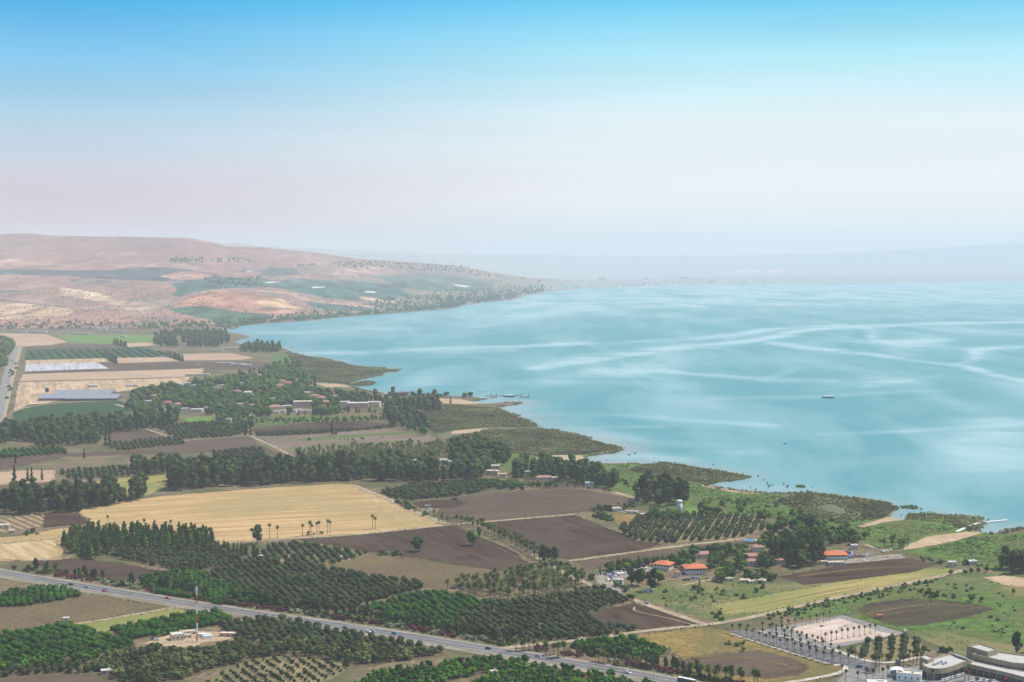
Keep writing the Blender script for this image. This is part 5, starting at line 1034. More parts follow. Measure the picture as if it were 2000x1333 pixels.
shrubs([(1330, 985), (1420, 970), (1520, 985), (1600, 1015), (1540, 1020), (1420, 1000)], 40, 1.7, 'dark bush in the green shore meadow right of the white tower')
shrubs([(1510, 1000), (1600, 1010), (1700, 1040), (1690, 1060), (1620, 1050)], 34, 1.8, 'dark bush behind the reed thicket')
shrubs([(1200, 935), (1260, 945), (1300, 960), (1240, 960)], 16, 1.8, 'dark bush behind the lakeside trees')
shrubs([(20, 700), (35, 700), (25, 760), (12, 780)], 20, 2.2, 'dark bush in the strip beside the pale track at the left')
shrubs([(590, 1040), (660, 1042), (600, 1046)], 4, 1.0, 'small bush at the foot of the field palms')
shrubs([(1400, 1250), (1450, 1255), (1460, 1265), (1420, 1262)], 5, 1.2, 'bush in the rough golden field')
shrubs([(132, 998), (140, 996), (182, 1018), (178, 1022)], 14, .9, 'dark hedge bush between the tan plot and the golden field')
shrubs([(560, 860), (700, 858), (760, 853), (700, 862)], 14, 1.2, 'bush on the green strip across the pinkish field')

FULLN = 300
for kd, L_ in REG.items():
    nm = {'red_oleander': 'oleander_bush', 'white_oleander': 'oleander_bush', 'fan_palm': 'palm_tree', 'lot_palm': 'palm_tree', 'date_palm': 'palm_tree'}.get(kd, kd)
    L_.sort(key=lambda q: -q[2] / q[1] * (1 if visible(q[0], q[1]) else .01) * (4 if q[4] is None or q[6] else 1))
    cap = FULLN if kd != 'date_palm' else 205
    for i, (x, y, s_, lb, gp_, tl, pt) in enumerate(L_[:cap]):
        big = 18 * s_ / S(PX(x, y)[1]) if kd == E else 9 * s_ / S(PX(x, y)[1])
        plant(kd, x, y, s_, lb, {'shrub': 'bush', 'red_oleander': 'bush', 'white_oleander': 'bush'}.get(kd), gp_, parts=pt or (kd == E and big > 34), tall=tl)
    rest = L_[cap:]
    if not rest: continue
    if kd == 'date_palm':
        lowtpl_ = lowtpl
        def lowtpl(k_): 
            o_ = []
            for tr, fr, sk in PALMG['date_palm']: o_.append(merge([(tr[0], tr[1], 0), (fr[0], fr[1], 0)]))
            return o_
        scatter('palm_trees', kd, [(q[0], q[1], .85) for q in rest], np.array([q[2] for q in rest]), [FOL['palm']], 'date palm plantation behind the windbreak', 'palm trees')
        lowtpl = lowtpl_
        continue
    low = {E: 'eucalyptus', Bf: 'broad', 'shrub': 'small', 'pine_tree': 'pine'}[kd]
    scatter(kd + 's', low, [(q[0], q[1], .85) for q in rest], np.array([q[2] for q in rest]), [FOL[{E: 'eucalyptus', Bf: 'broad', 'shrub': 'bush', 'pine_tree': 'pine'}[kd]]],
            {E: 'farther dark tall trees of the belts and woods', Bf: 'farther leafy trees of the lakeside village', 'shrub': 'farther small bushes', 'pine_tree': 'farther conifers'}[kd], 'trees' if kd != 'shrub' else 'bushes')

# ------------------------------------------------------------------ ground cover nobody could count
def cover(name, kind, polys, area_per, s_, mat, label, cat, flat=1.0, edge=0):
    pts, scl = [], []
    for poly in polys:
        gp = gpoly(poly); A_ = abs(sum(gp[i][0] * gp[i - 1][1] - gp[i - 1][0] * gp[i][1] for i in range(len(gp)))) / 2
        n = int(A_ / area_per * 1.0); a = np.array(gp); lo, hi = a.min(0), a.max(0)
        q = rng.uniform(lo, hi, (int(n * (hi - lo).prod() / A_), 2)); q = q[in_g(q, gp)]
        nzv = np.array([noise.noise(Vector((x * .022, y * .014, 9))) for x, y in q]); q = q[nzv > -.6]; nzv = nzv[nzv > -.6]
        pts.append(q); scl.append(s_ * np.clip(.75 + nzv * 1.0, .5, 1.4))
    pts = np.concatenate(pts); scl = np.concatenate(scl)
    return scatter(name, kind, np.c_[pts, np.full(len(pts), .8)], scl, [mat], label, cat, flat)
REEDP = [[(842, 788), (972, 798), (1046, 832), (1004, 834), (940, 836), (880, 842), (850, 850), (820, 815)], [(900, 850), (960, 840), (1062, 838), (1130, 852), (1209, 877), (1140, 888), (1050, 890), (990, 884), (930, 872), (890, 862)],
         [(1275, 907), (1292, 903), (1362, 914), (1459, 931), (1380, 942), (1300, 940), (1230, 918)], [(1560, 963), (1650, 972), (1725, 982), (1746, 996), (1722, 1012), (1640, 1024), (1580, 1012), (1520, 980)],
         [(1770, 1006), (1807, 1004), (1875, 1007), (1915, 1024), (1895, 1034), (1840, 1022), (1772, 1014)], [(560, 690), (665, 708), (700, 717), (775, 723), (740, 730), (690, 743), (682, 750), (620, 746), (575, 720)], [(685, 752), (712, 745), (735, 747), (728, 752), (700, 755)]]
cover('shore_scrub', 'tuft', REEDP, 8, 1.7, FOL['scrub'], 'dull olive and grey thicket of reeds and scrub along the shore', 'scrub', .72)
cover('reed_meadow', 'tuft', [[(1140, 908), (1225, 908), (1300, 940), (1380, 945), (1420, 958), (1520, 967), (1600, 1010), (1700, 1025), (1690, 1055), (1600, 1045), (1500, 1008), (1420, 1000), (1350, 985), (1250, 960), (1200, 940)],
      [(1690, 1030), (1770, 1020), (1880, 1030), (1800, 1048), (1760, 1065), (1700, 1060)], [(1800, 1075), (1900, 1050), (2050, 1042), (2050, 1115), (1900, 1100)]], 15, .95, FOL['reed'], 'green reeds and tall grass behind the shore thicket', 'reeds', .55)
cover('meadow_weeds', 'tuft', [[(1270, 1142), (1400, 1132), (1530, 1142), (1700, 1128), (1560, 1150), (1400, 1178), (1420, 1202), (1400, 1212), (1300, 1185)], [(1520, 1205), (1660, 1175), (1830, 1150), (2000, 1160), (2010, 1270), (1900, 1275), (1770, 1238), (1650, 1202)]], 22, .5, FOL['bush'], 'low weeds over the right hand meadows', 'weeds', .6)
# ragged weeds along field margins, reeds fringing the water
def fringe(name, lines, step, wd, s_, mat, label, cat, z=.8, flat=.8):
    pts = []
    for ln in lines:
        g_ = [G(*p) for p in ln]
        for a, b in zip(g_[:-1], g_[1:]):
            n = int(math.dist(a, b) / step)
            for i in range(n):
                t = random.random(); x, y = a[0] + (b[0] - a[0]) * t, a[1] + (b[1] - a[1]) * t
                if noise.noise(Vector((x * .03, y * .03, 1))) < -.18: continue
                pts.append((x + random.gauss(0, wd), y + random.gauss(0, wd), z))
    scatter(name, 'tuft', pts, rng.uniform(.5, 1.3, len(pts)) * s_, [mat], label, cat, flat)
edges = [f[1] + [f[1][0]] for f in FIELDS if f[0] in ('wheat_field', 'ploughed_field', 'young_vineyard', 'hay_field', 'stubble_field', 'weedy_field', 'bare_plot', 'fallow_field', 'vineyard') and max(p[1] for p in f[1]) > 830]
fringe('margin_weeds', edges, 2.2, 1.4, .38, FOL['bush'], 'ragged green weeds along the field margins', 'weeds')
fringe('dry_margin_grass', edges, 3.0, 2.2, .34, SKIRT, 'dry tufts along the field margins', 'grass')
fringe('track_weeds', [t[0] for t in TR], 2.6, 4.2, .42, FOL['bush'], 'low weeds beside the pale lanes', 'weeds')
SH2 = [p for p in SHORE if 500 < p[0] < 2050]
keep = [(a, b) for a, b in zip(SH2[:-1], SH2[1:]) if not (1136 <= a[0] <= 1155 or (1735 <= a[0] < 1770) or 905 < a[0] < 945)]
fringe('shore_reeds', keep, .9, 3.2, 1.15, FOL['scrub'], 'ragged reeds and dead brush fringing the water', 'reeds', 0.1, 1.0)
# the hills: dotted bushes and the woods along their foot
hp = []
while len(hp) < 3600:
    px, py = random.uniform(-40, 1000), random.uniform(470, 650)
    if py > ip([px], BASE)[0] - 1 or py < ip([px], SKYL)[0] + 3: continue
    w_ = noise.noise(Vector((px * .012, py * .06, 2))) + (py - 560) / 130
    if random.random() > .30 + w_: continue
    hp.append((*P(px, py), random.uniform(.7, 1.8) * (1.0 + (.4 if px > 600 else 0))))
hp = np.array(hp); scatter('hill_scrub', 'small', hp[:, :3], hp[:, 3], [FOL['scrub']], 'countless bushes dotted over the hazy hillside', 'scrub')
hp = []
for (a, b, up, n, s_) in [(-40, 300, 14, 160, 1.4), (290, 470, 12, 150, 1.5), (470, 650, 9, 240, 1.7), (650, 860, 9, 220, 1.6), (860, 1060, 17, 420, 2.2), (1060, 1500, 10, 420, 1.0), (1500, 2010, 6, 300, .8)]:
    for _ in range(n):
        px = random.uniform(a, b); hp.append((*P(px, ip([px], BASE)[0] - 1 - abs(random.gauss(0, .5)) * up), s_ * random.uniform(.4, .95)))
for poly, n in [([(455, 525), (700, 512), (900, 520), (990, 545), (800, 530), (600, 520)], 260), ([(330, 505), (500, 505), (500, 512), (330, 515)], 90), ([(400, 545), (520, 542), (510, 560), (420, 562)], 120), ([(700, 590), (820, 575), (1000, 560), (1060, 570), (900, 600), (760, 610)], 500)]:
    k = 0; xs = [p[0] for p in poly]; ys = [p[1] for p in poly]
    while k < n:
        px, py = random.uniform(min(xs), max(xs)), random.uniform(min(ys), max(ys))
        if inside([px], [py], poly)[0]: hp.append((*P(px, py), random.uniform(.7, 1.4))); k += 1
hp = np.array(hp); scatter('shore_woods', 'broad', hp[:, :3], hp[:, 3], [FOL['broad']], 'hazy woods along the far shore at the foot of the hills', 'woods')

# ------------------------------------------------------------------ buildings
WALL = dict(white=plain('white_render', (.62, .61, .58), .85, .06, .4), pink=plain('pink_render', (.58, .40, .36), .85, .08, .4), cream=plain('cream_render', (.62, .54, .42), .85, .08, .4), tan=plain('sand_stone', (.34, .275, .20), .9, .12, .5))
ROOF = dict(white=plain('white_roof', (.62, .60, .57), .8, .08, .3), red=plain('red_roof_tiles', (.42, .16, .11), .85, .22, .7), pink=plain('faded_roof_tiles', (.38, .22, .18), .85, .2, .7), cream=plain('cream_roof', (.66, .58, .46), .85, .1, .3), orange=plain('orange_roof_tiles', (.56, .18, .09), .85, .22, .9))
GLASS = plain('window_glass', (.03, .045, .055), .15, .2, 1, .6)
DARK = plain('dark_opening', (.03, .03, .03), .7, .2, 1)
METAL = plain('grey_metal', (.42, .44, .47), .5, .1, 1, .5)
BLUEROOF = plain('grey_blue_sheet_roof', (.27, .29, .34), .5, .10, .12, .4)
WOODM = plain('brown_wood', (.08, .06, .05), .8, .25, 1)
WHT = plain('white_paint', (.85, .85, .84), .5, .05, 1)
BLU = plain('blue_tarpaulin', (.03, .30, .62), .6, .12, .6)
def windows(parent, w_, d, h, n, name='window', z=None, sides=('f', 'r'), mat=GLASS, ww=1.1, wh=1.2):
    z = h * .55 if z is None else z
    if 'f' in sides:
        for i in range(n):
            b = MB(); b.box((-w_ / 2 + w_ * (i + .5) / n, -d / 2 - .03, z), (ww, .12, wh)); b.build(name, mat, parent)
    if 'r' in sides:
        for i in range(max(1, n // 2)):
            b = MB(); b.box((w_ / 2 + .03, -d / 2 + d * (i + .5) / max(1, n // 2), z), (.12, ww, wh)); b.build(name, mat, parent)
def house(px, py, w_, d, h, roof, wall, rot, label, name='house', cat='house', nwin=3, group=None):
    x, y, z = P(px, py) if py < 655 else (*G(px, py), .85)
    e = empty(name, (x, y + d / 2, z), rot); tag(e, label, cat, group)
    b = MB(); b.prism([(-w_ / 2, -d / 2), (w_ / 2, -d / 2), (w_ / 2, d / 2), (-w_ / 2, d / 2)], -1, h, 0, top=roof in ('white', 'cream')); b.build('wall', WALL[wall], e)
    b = MB()
    if roof in ('red', 'pink', 'orange'): b.hip(w_, d, h + .25, min(w_, d) * .27, .6)
    else:
        b.box((0, 0, h + .2), (w_ + .5, d + .5, .38)); b.box((w_ * .2, d * .1, h + .7), (w_ * .3, d * .4, .62))
    b.build('roof', ROOF[roof], e)
    if nwin: windows(e, w_, d, h, nwin, sides=('f',), z=h * .5)
    return e
for px, py, w_, d, h, rf, wl_, rot, lb in HOUSES:
    far = py < 760
    house(px, py, w_, d, h, rf, wl_, rot, lb, 'cabin' if 'cabin' in lb else ('shed' if 'shed' in lb else ('greenhouse' if 'greenhouse' in lb else 'house')), 'greenhouse' if 'greenhouse' in lb else ('shed' if 'shed' in lb else 'house'), 0 if far else (5 if w_ > 25 else 2))
k = 0
for px, py, w_ in [(470, 531, 60), (485, 528, 50), (560, 534, 30), (430, 512, 34), (350, 510, 26), (366, 512, 30), (640, 520, 30), (760, 521, 30), (800, 524, 36), (840, 524, 36), (868, 526, 34), (700, 518, 30), (885, 562, 40), (930, 571, 30), (950, 573, 30), (862, 572, 26), (905, 590, 26), (975, 549, 44), (1020, 545, 60), (790, 598, 16), (760, 600, 14), (640, 604, 20), (1175, 546, 70), (1260, 545, 60), (1335, 544, 60), (1390, 552, 50), (205, 645, 14), (190, 645, 16), (270, 636, 14), (315, 634, 12), (240, 660, 18)]:
    k += 1; house(px, py, w_, 12, 5 + w_ * .06, 'white', 'white', 0, f'distant pale building, {nth(k)} of those scattered on the far slopes', 'distant_building', 'building', 0, 'distant pale buildings')

def turned(px, py, rot, name, label, cat, group=None, z=.85):
    x, y = G(px, py); return tag(empty(name, (x, y, z), rot), label, cat, group)
# pavilion restaurant with white balustraded veranda
def restaurant(px, py, w_, d, h, rot, label, wall='white'):
    e = turned(px, py, rot, 'restaurant', label, 'restaurant')
    b = MB(); b.prism([(-w_ / 2, -d / 2), (w_ / 2, -d / 2), (w_ / 2, d / 2), (-w_ / 2, d / 2)], -.5, h * .48, 0); b.prism([(-w_ / 2 + 2, -d / 2 + 2), (w_ / 2 - 2, -d / 2 + 2), (w_ / 2 - 2, d / 2 - 2), (-w_ / 2 + 2, d / 2 - 2)], h * .48, h, 0); b.build('wall', WALL[wall], e)
    b = MB(); b.hip(w_, d, h + .25, 2.6, 1.2, flat=0); b.build('roof', ROOF['orange'], e)
    n = int(w_ / 2.6)
    for i in range(n + 1):
        b = MB(); b.box((-w_ / 2 + .2 + (w_ - .4) * i / n, -d / 2 + .2, h * .74), (.28, .28, h * .52)); b.build('column', WHT, e)
    for i in range(n):
        b = MB(); b.box((-w_ / 2 + w_ * (i + .5) / n, -d / 2 + 1.95, h * .72), (w_ / n * .6, .12, h * .36)); b.build('window', GLASS, e)
    b = MB(); b.box((0, -d / 2 + .05, h * .56), (w_, .12, .75)); b.box((w_ / 2 - .05, 0, h * .56), (.12, d, .75)); b.build('balustrade', WHT, e)
    return e
restaurant(1356, 1119, 17, 15, 5.2, .12, 'white walled restaurant with orange hipped roof and veranda above the weedy meadow')
restaurant(1296, 1111, 14, 12, 4.6, -.45, 'orange roofed restaurant half hidden by trees beside the car park')
restaurant(1631, 1091, 19, 14, 4.4, .05, 'beach restaurant with broad bright orange roof behind the colourful cars')
for px, py, w_, d, h, rf, wl_, rot, lb in [
    (1373, 1091, 17, 8, 3.6, 'pink', 'cream', .25, 'long house with faded pink roof behind the lawn'), (1388, 1085, 15, 8, 3.4, 'pink', 'cream', .25, 'house with faded pink roof just behind the long one'), (1340, 1091, 10, 7, 3.4, 'red', 'cream', .1, 'small house with reddish roof left of the faded pink roofs'),
    (1434, 1081, 10, 8, 3.4, 'pink', 'cream', .1, 'house with dull pink roof at the field corner'), (1466, 1095, 15, 8, 3.6, 'pink', 'cream', .12, 'low house with long dull pink roof in front of the blue tarpaulin'), (1470, 1106, 9, 7, 4.2, 'pink', 'cream', .1, 'two storey house with short pink roof among the trees'),
    (1482, 1078, 11, 10, 4, 'pink', 'white', .1, 'light pink roofed house right below the blue tarpaulin'), (1521, 1093, 8, 7, 4.2, 'orange', 'cream', .2, 'little house with orange roof between tall trees'), (1523, 1103, 7, 6, 3.8, 'pink', 'cream', .2, 'pink roofed outbuilding below the little orange roof'),
    (1625, 1106, 6.5, 5, 3.2, 'cream', 'cream', .2, 'left brown flat roofed hut at the beach car park'), (1641, 1106, 6.5, 5, 3.2, 'cream', 'cream', .2, 'right brown flat roofed hut at the beach car park'), (1610, 1103, 5, 4, 2.6, 'cream', 'white', 0, 'tiny pale hut behind the brown huts'),
    (1324, 1128, 4.5, 4.5, 4.2, 'red', 'white', .3, 'small white cottage with red roof left of the white restaurant'), (1669, 1074, 5.5, 4.5, 4.0, 'white', 'white', 0, 'white kiosk near the beach cars'), (1500, 1064, 6, 5, 3, 'white', 'white', .1, 'small white hut by the blue tarpaulin'), (1538, 1058, 6, 4, 3, 'white', 'white', .1, 'small white shed behind the grove trees'), (1482, 1063, 6, 5, 3, 'cream', 'cream', .1, 'small cream shed right of the blue tarpaulin'),
    (1211, 1144, 5, 4.5, 4.6, 'white', 'white', -.3, 'small white two storey gatehouse at the car park entrance'), (1422, 1136, 9, 5, 2.4, 'cream', 'cream', .1, 'low tan shack in the weedy meadow'), (1456, 1139, 8, 5, 2.2, 'cream', 'cream', -.2, 'left tan shack below the green thicket'), (1470, 1141, 6, 4, 2.2, 'cream', 'cream', .1, 'middle tan shack below the green thicket'), (1486, 1140, 9, 5, 2.4, 'cream', 'cream', -.1, 'right tan shack below the green thicket'), (1266, 1157, 9, 3, 1.8, 'cream', 'cream', .1, 'low tan shelter under the tall dark tree'),
    (1861, 1108, 6.5, 5, 4.2, 'white', 'cream', 0, 'grey concrete pump hut near the shore'), (1901, 1104, 7, 6, 3.2, 'white', 'white', .15, 'white hipped shed by the shore track'), (1205, 1000, 9, 6, 3.6, 'cream', 'white', .3, 'low white walled building left of the white tower'), (1235, 1004, 12, 3, 2.6, 'white', 'white', -.35, 'long white garden wall building by the olive rows'), (1258, 1011, 8, 5, 3.2, 'white', 'cream', .1, 'cream hut at the top left of the olive rows'),
    (5, 1033, 11, 6, 3.4, 'cream', 'cream', .2, 'dark fronted farm shed at the left edge'), (22, 1042, 5, 4, 2.6, 'white', 'cream', .3, 'small pale hut at the left edge stubble'), (330, 1151, 4.5, 3, 2.6, 'white', 'white', .1, 'small white roofed shelter in the green grove behind the highway'), (128, 1214, 4, 3, 2.4, 'white', 'white', .2, 'white roofed shelter at the end of the sandy track'),
    (207, 1318, 7, 4, 2.6, 'white', 'pink', .3, 'open white roofed shed near the bottom left'), (508, 1091, 4, 3, 2.2, 'white', 'white', 0, 'small white shelter in the olive plot'), (663, 1093, 5, 3, 2.2, 'white', 'white', 0, 'white covered trailer like hut at the olive plot corner'), (964, 1319, 4, 3, 2.4, 'white', 'white', .2, 'white topped hut between the bottom groves'), (32, 838, 14, 8, 4.6, 'red', 'white', 0, 'white house at the left end of the tree belt')]:
    house(px, py, w_, d, h, rf, wl_, rot, lb, nwin=2 if w_ > 4.9 else 1)
# white cylindrical tower with domed cap
e = turned(1327, 1004, 0, 'water_tower', 'white round tower with a domed cap among dark trees', 'tower')
b = MB(); b.tube((0, 0, -.5), (0, 0, 13), 3.1, 2.9, 16); b.build('shaft', WALL['white'], e, True)
b = MB(); b.tube((0, 0, 13), (0, 0, 13.6), 3.6, 3.6, 16); [b.tube((0, 0, 13.6 + i * .5), (0, 0, 14.1 + i * .5), 3.1 * math.cos(i * .45), 3.1 * math.cos((i + 1) * .45), 16) for i in range(3)]; b.build('cap', WALL['white'], e)
for i, z in enumerate((4, 8, 11)):
    b = MB(); b.box((-.8 + i * .5, -3.3, z), (.9, .3, 1.3)); b.build('window', GLASS, e)
# blue tarpaulin shelter
e = turned(1459, 1061, .1, 'canopy', 'long blue tarpaulin canopy at the end of the lane', 'canopy')
b = MB()
for i in range(3): b.gable(6.2, 5, 2.6 - i * .1, 1.0, 0) if i == 0 else b.add([(-3.1 + 6.4 * i, -2.5, 2.5), (3.1 + 6.4 * i, -2.5, 2.4), (3.1 + 6.4 * i, 2.5, 2.4), (-3.1 + 6.4 * i, 2.5, 2.5), (-3.1 + 6.4 * i, 0, 3.5), (3.1 + 6.4 * i, 0, 3.3)], [(0, 1, 5, 4), (2, 3, 4, 5), (1, 2, 5), (3, 0, 4)])
b.build('tarpaulin', BLU, e)
for i in range(7):
    b = MB(); b.tube((-3 + i * 3.1, -2.3, -.2), (-3 + i * 3.1, -2.3, 2.5), .08); b.build('post', METAL, e)
# lakeside museum: round hall with a tower
e = turned(778, 774, 0, 'museum', 'brown round museum hall with a square tower on the lake shore', 'museum')
b = MB(); b.prism([(20 * math.cos(t * .2244), 11 + 11 * math.sin(t * .2244)) for t in range(28)], -.5, 6.5); b.build('wall', plain('brown_stone', (.17, .125, .115), .9, .15, .2), e)
b = MB(); b.prism([(20.6 * math.cos(t * .2244), 11 + 11.5 * math.sin(t * .2244)) for t in range(28)], 6.5, 7.1); b.build('roof', plain('dull_brown_roof', (.26, .20, .18)), e)
b = MB(); b.box((-11, 8, 8), (7, 7, 16)); b.box((-10, 8, 16.5), (9, 8, 1.2)); b.build('tower', plain('brown_stone', (.30, .22, .19)), e)
for i in range(3): b = MB(); b.box((-11, 4.42, 9 + i * 2.4), (4, .2, 1.1)); b.build('window', GLASS, e)
# farm sheds with long grey blue roofs
for px, py, w_, d, rot, lb in [(116, 783, 62, 58, .06, 'shorter grey blue barn roof at the left end of the barns'), (184, 783, 92, 62, .06, 'long grey blue barn roof nearest the green crop'), (166, 775, 104, 56, .06, 'longest grey blue barn roof behind the others')]:
    e = turned(px, py - 3, rot, 'barn', lb, 'barn')
    b = MB(); b.prism([(-w_ / 2, -d / 2), (w_ / 2, -d / 2), (w_ / 2, d / 2), (-w_ / 2, d / 2)], -.5, 4.2, 0); b.build('wall', plain('dark_barn_wall', (.14, .14, .15)), e)
    b = MB(); b.gable(w_, d, 4.4, 5.5, 1.2); b.build('roof', BLUEROOF, e)
    for i in range(int(w_ / 12)): b = MB(); b.box((-w_ / 2 + 6 + i * 12, 0, 10.1), (7, 1.4, .5)); b.build('ridge_vent', METAL, e)
for px, py, w_, lb in [(181, 757, 20, 'small white roofed shed above the barns'), (258, 756, 24, 'grey roofed shed right of the barns'), (385, 735, 52, 'dark long shed in the upper left fields')]: house(px, py, w_, 12, 4.5, 'white' if w_ < 50 else 'cream', 'cream', .05, lb, 'shed', 'shed', 0)
e = turned(92, 772, 0, 'water_tank', 'dark tank tower beside the barns', 'tank')
b = MB(); b.tube((0, 0, 6), (0, 0, 13), 3.2, 3.4, 12); b.build('tank', plain('dark_green_metal', (.05, .09, .08)), e)
for a in range(4): b = MB(); b.tube((2 * math.cos(a * 1.57), 2 * math.sin(a * 1.57), -.3), (2 * math.cos(a * 1.57), 2 * math.sin(a * 1.57), 6), .22); b.build('leg', METAL, e)

# radio mast, red and white lattice
RED = plain('mast_red', (.50, .085, .06), .6, .1, .5); MWHT = plain('mast_white', (.80, .80, .82), .6, .05, .5)
e = turned(385, 1253, .5, 'radio_mast', 'tall red and white radio mast standing in the sandy yard', 'mast'); e.location.z = .9
zs = [0, 6.5, 13, 19.5, 26, 32.5, 39]
for q in range(6):
    b = MB(); z0, z1 = zs[q], zs[q + 1]; r0 = .56 - q * .04; r1 = .56 - (q + 1) * .04
    cs = [(math.cos(a), math.sin(a)) for a in (0, 2.094, 4.189)]
    for c in cs: b.tube((c[0] * r0, c[1] * r0, z0), (c[0] * r1, c[1] * r1, z1), .13, .12, 5)
    for s_ in range(5):
        za, zb = z0 + (z1 - z0) * s_ / 5, z0 + (z1 - z0) * (s_ + 1) / 5; ra = r0 + (r1 - r0) * s_ / 5
        for i in range(3):
            c, c2 = cs[i], cs[(i + 1) % 3]
            b.tube((c[0] * ra, c[1] * ra, za), (c2[0] * ra, c2[1] * ra, zb), .07, n=4); b.tube((c2[0] * ra, c2[1] * ra, za), (c[0] * ra, c[1] * ra, zb), .07, n=4)
            b.tube((c[0] * ra, c[1] * ra, za), (c2[0] * ra, c2[1] * ra, za), .06, n=4)
    b.build('lattice_section', RED if q % 2 == 0 else MWHT, e)
for i in range(6):
    a = i * 1.05; b = MB(); b.box((math.cos(a) * 1.15, math.sin(a) * 1.15, 35.5 + (i % 2) * 1.6), (.3, .3, 2.2), a); b.tube((math.cos(a) * .4, math.sin(a) * .4, 35.5), (math.cos(a) * 1.15, math.sin(a) * 1.15, 35.5), .05); b.build('antenna_panel', METAL, e)
b = MB(); b.tube((0, 0, 39), (0, 0, 43), .09, .05); b.tube((-.9, 0, 41.4), (.9, 0, 41.4), .05); b.tube((0, -.6, 40.4), (0, .6, 40.4), .05); b.build('top_antenna', METAL, e)
b = MB(); b.box((0, 0, -.2), (2.6, 2.6, 1.0)); b.build('footing', WALL['cream'], e)
# mast compound
def flatbld(px, py, w_, d, h, rot, label, name='utility_building', wall='cream', roof='white', win=3, parapet=.5):
    e = turned(px, py, rot, name, label, 'building')
    b = MB(); b.prism([(-w_ / 2, -d / 2), (w_ / 2, -d / 2), (w_ / 2, d / 2), (-w_ / 2, d / 2)], -.5, h, 0, top=False); b.build('wall', WALL[wall], e)
    b = MB(); b.box((0, 0, h - .1), (w_ - .3, d - .3, .2)); b.build('roof', ROOF[roof], e)
    for sx, sy, lx, ly in ((0, -1, w_, .25), (0, 1, w_, .25), (-1, 0, .25, d - .5), (1, 0, .25, d - .5)):
        b = MB(); b.box((sx * (w_ / 2 - .12), sy * (d / 2 - .12), h + parapet / 2 + .003), (lx, ly, parapet)); b.build('parapet', WALL[wall], e)
    windows(e, w_, d, h, win, sides=('f', 'r'), z=h * .5)
    return e
flatbld(346, 1249, 9, 8, 4.2, .35, 'boxy white building with low annex at the foot of the radio mast')
flatbld(361, 1246, 9, 4, 2.2, .35, 'low white annex between the boxy building and the mast')
flatbld(367, 1238, 12, 5, 2.0, .35, 'long low pale shed behind the mast building', roof='cream')
for i, (px, py, w_) in enumerate([(392, 1244, 5.5), (401, 1245, 5), (406, 1248, 6)]):
    b = MB(); b.box((0, 0, 1.2), (w_, 2.3, 2.4)); b.box((0, 0, 2.5), (w_ + .2, 2.5, .15)); o = b.build('container', [WHT]); x, y = G(px, py); o.location = (x, y, .9); o.rotation_euler.z = .35
    tag(o, f'{nth(i + 1)} white equipment container from the left beside the radio mast', 'container', 'white containers by the mast')
flatbld(447, 1242, 12, 6, 2.2, -.1, 'long pale roofed shed in the grove right of the mast', roof='cream', wall='pink')
# perimeter fence
b = MB(); fp = [G(300, 1250), G(330, 1238), G(412, 1230), G(425, 1247), G(392, 1258), G(340, 1259), G(300, 1250)]
e = empty('fence', (*fp[0], .85)); tag(e, 'thin grey wire fence round the radio mast yard', 'fence')
for p, q in zip(fp[:-1], fp[1:]):
    a, c = (Vector(p) - Vector(fp[0])), (Vector(q) - Vector(fp[0]))
    for z in (.7, 1.4, 2.0): b.tube((*a, z), (*c, z), .035, n=4)
b.build('wire', METAL, e); b = MB()
for p, q in zip(fp[:-1], fp[1:]):
    a, c = (Vector(p) - Vector(fp[0])), (Vector(q) - Vector(fp[0])); n = max(1, int((c - a).length / 3))
    for i in range(n): t_ = a + (c - a) * i / n; b = MB(); b.tube((*t_, 0), (*t_, 2.1), .06, n=4); b.build('post', METAL, e)

# shopping centre, built from its real roof corners
def RZ(px, py, z): return G(px, py, z)
def wing(e, corners, z, band_z, name, wallm=WALL['tan'], glass=True):
    """one wing: dark shop fronts below, broad tan fascia above, pale roof inside a parapet"""
    pts = [Vector(RZ(px, py, z)) - Vector(e.location[:2]) for px, py in corners]
    ctr = sum(pts, Vector((0, 0))) / len(pts)
    ins = [ctr + (p - ctr) * .955 for p in pts]; ins2 = [ctr + (p - ctr) * .93 for p in pts]
    w0 = MB(); w0.prism([tuple(p) for p in (ins if glass else pts)], -1.2, band_z, 0, top=False); w0.build('shop_front' if glass else 'wall', GLASS if glass else wallm, e)
    b = MB(); n = len(pts); P2 = [tuple(p) for p in pts]; I2 = [tuple(p) for p in ins2]
    b.prism(P2, band_z, z, 0, top=False)
    ccw = sum(P2[i][0] * P2[(i + 1) % n][1] - P2[(i + 1) % n][0] * P2[i][1] for i in range(n)) > 0
    for i in range(n):
        j = (i + 1) % n; q = [(*P2[i], z), (*P2[j], z), (*I2[j], z), (*I2[i], z)]; q2 = [(*I2[i], z), (*I2[j], z), (*I2[j], z - .7), (*I2[i], z - .7)]
        b.add(q if ccw else q[::-1], [(0, 1, 2, 3)]); b.add(q2 if ccw else q2[::-1], [(0, 1, 2, 3)])
    b.add([(*p, band_z) for p in (P2[::-1] if ccw else P2)], [tuple(range(n))])
    b.build('fascia', wallm, e)
    b = MB(); b.add([(*p, z - .7) for p in (I2 if ccw else I2[::-1])], [tuple(range(n))]); b.build('roof', plain('pale_flat_roof', (.46, .46, .43), .85, .08, .3), e)
    if glass:
        for i in range(n):
            a, c = ins[i], ins[(i + 1) % n]; L_ = (c - a).length; m_ = int(L_ / 4.5); d_ = (c - a).normalized() if L_ > .1 else Vector((1, 0))
            for t_ in range(m_ + 1):
                p = a + d_ * (t_ * L_ / max(1, m_)); b = MB(); b.box((*(p + (p - ctr).normalized() * .5), (band_z - 1) / 2), (.5, .5, band_z + 1)); b.build('pillar', WALL['tan'], e)
x, y = G(1880, 1322)
e = empty('shopping_centre', (x, y, .9)); tag(e, 'tan flat roofed shopping centre with a curved corner at the bottom right', 'shopping centre')
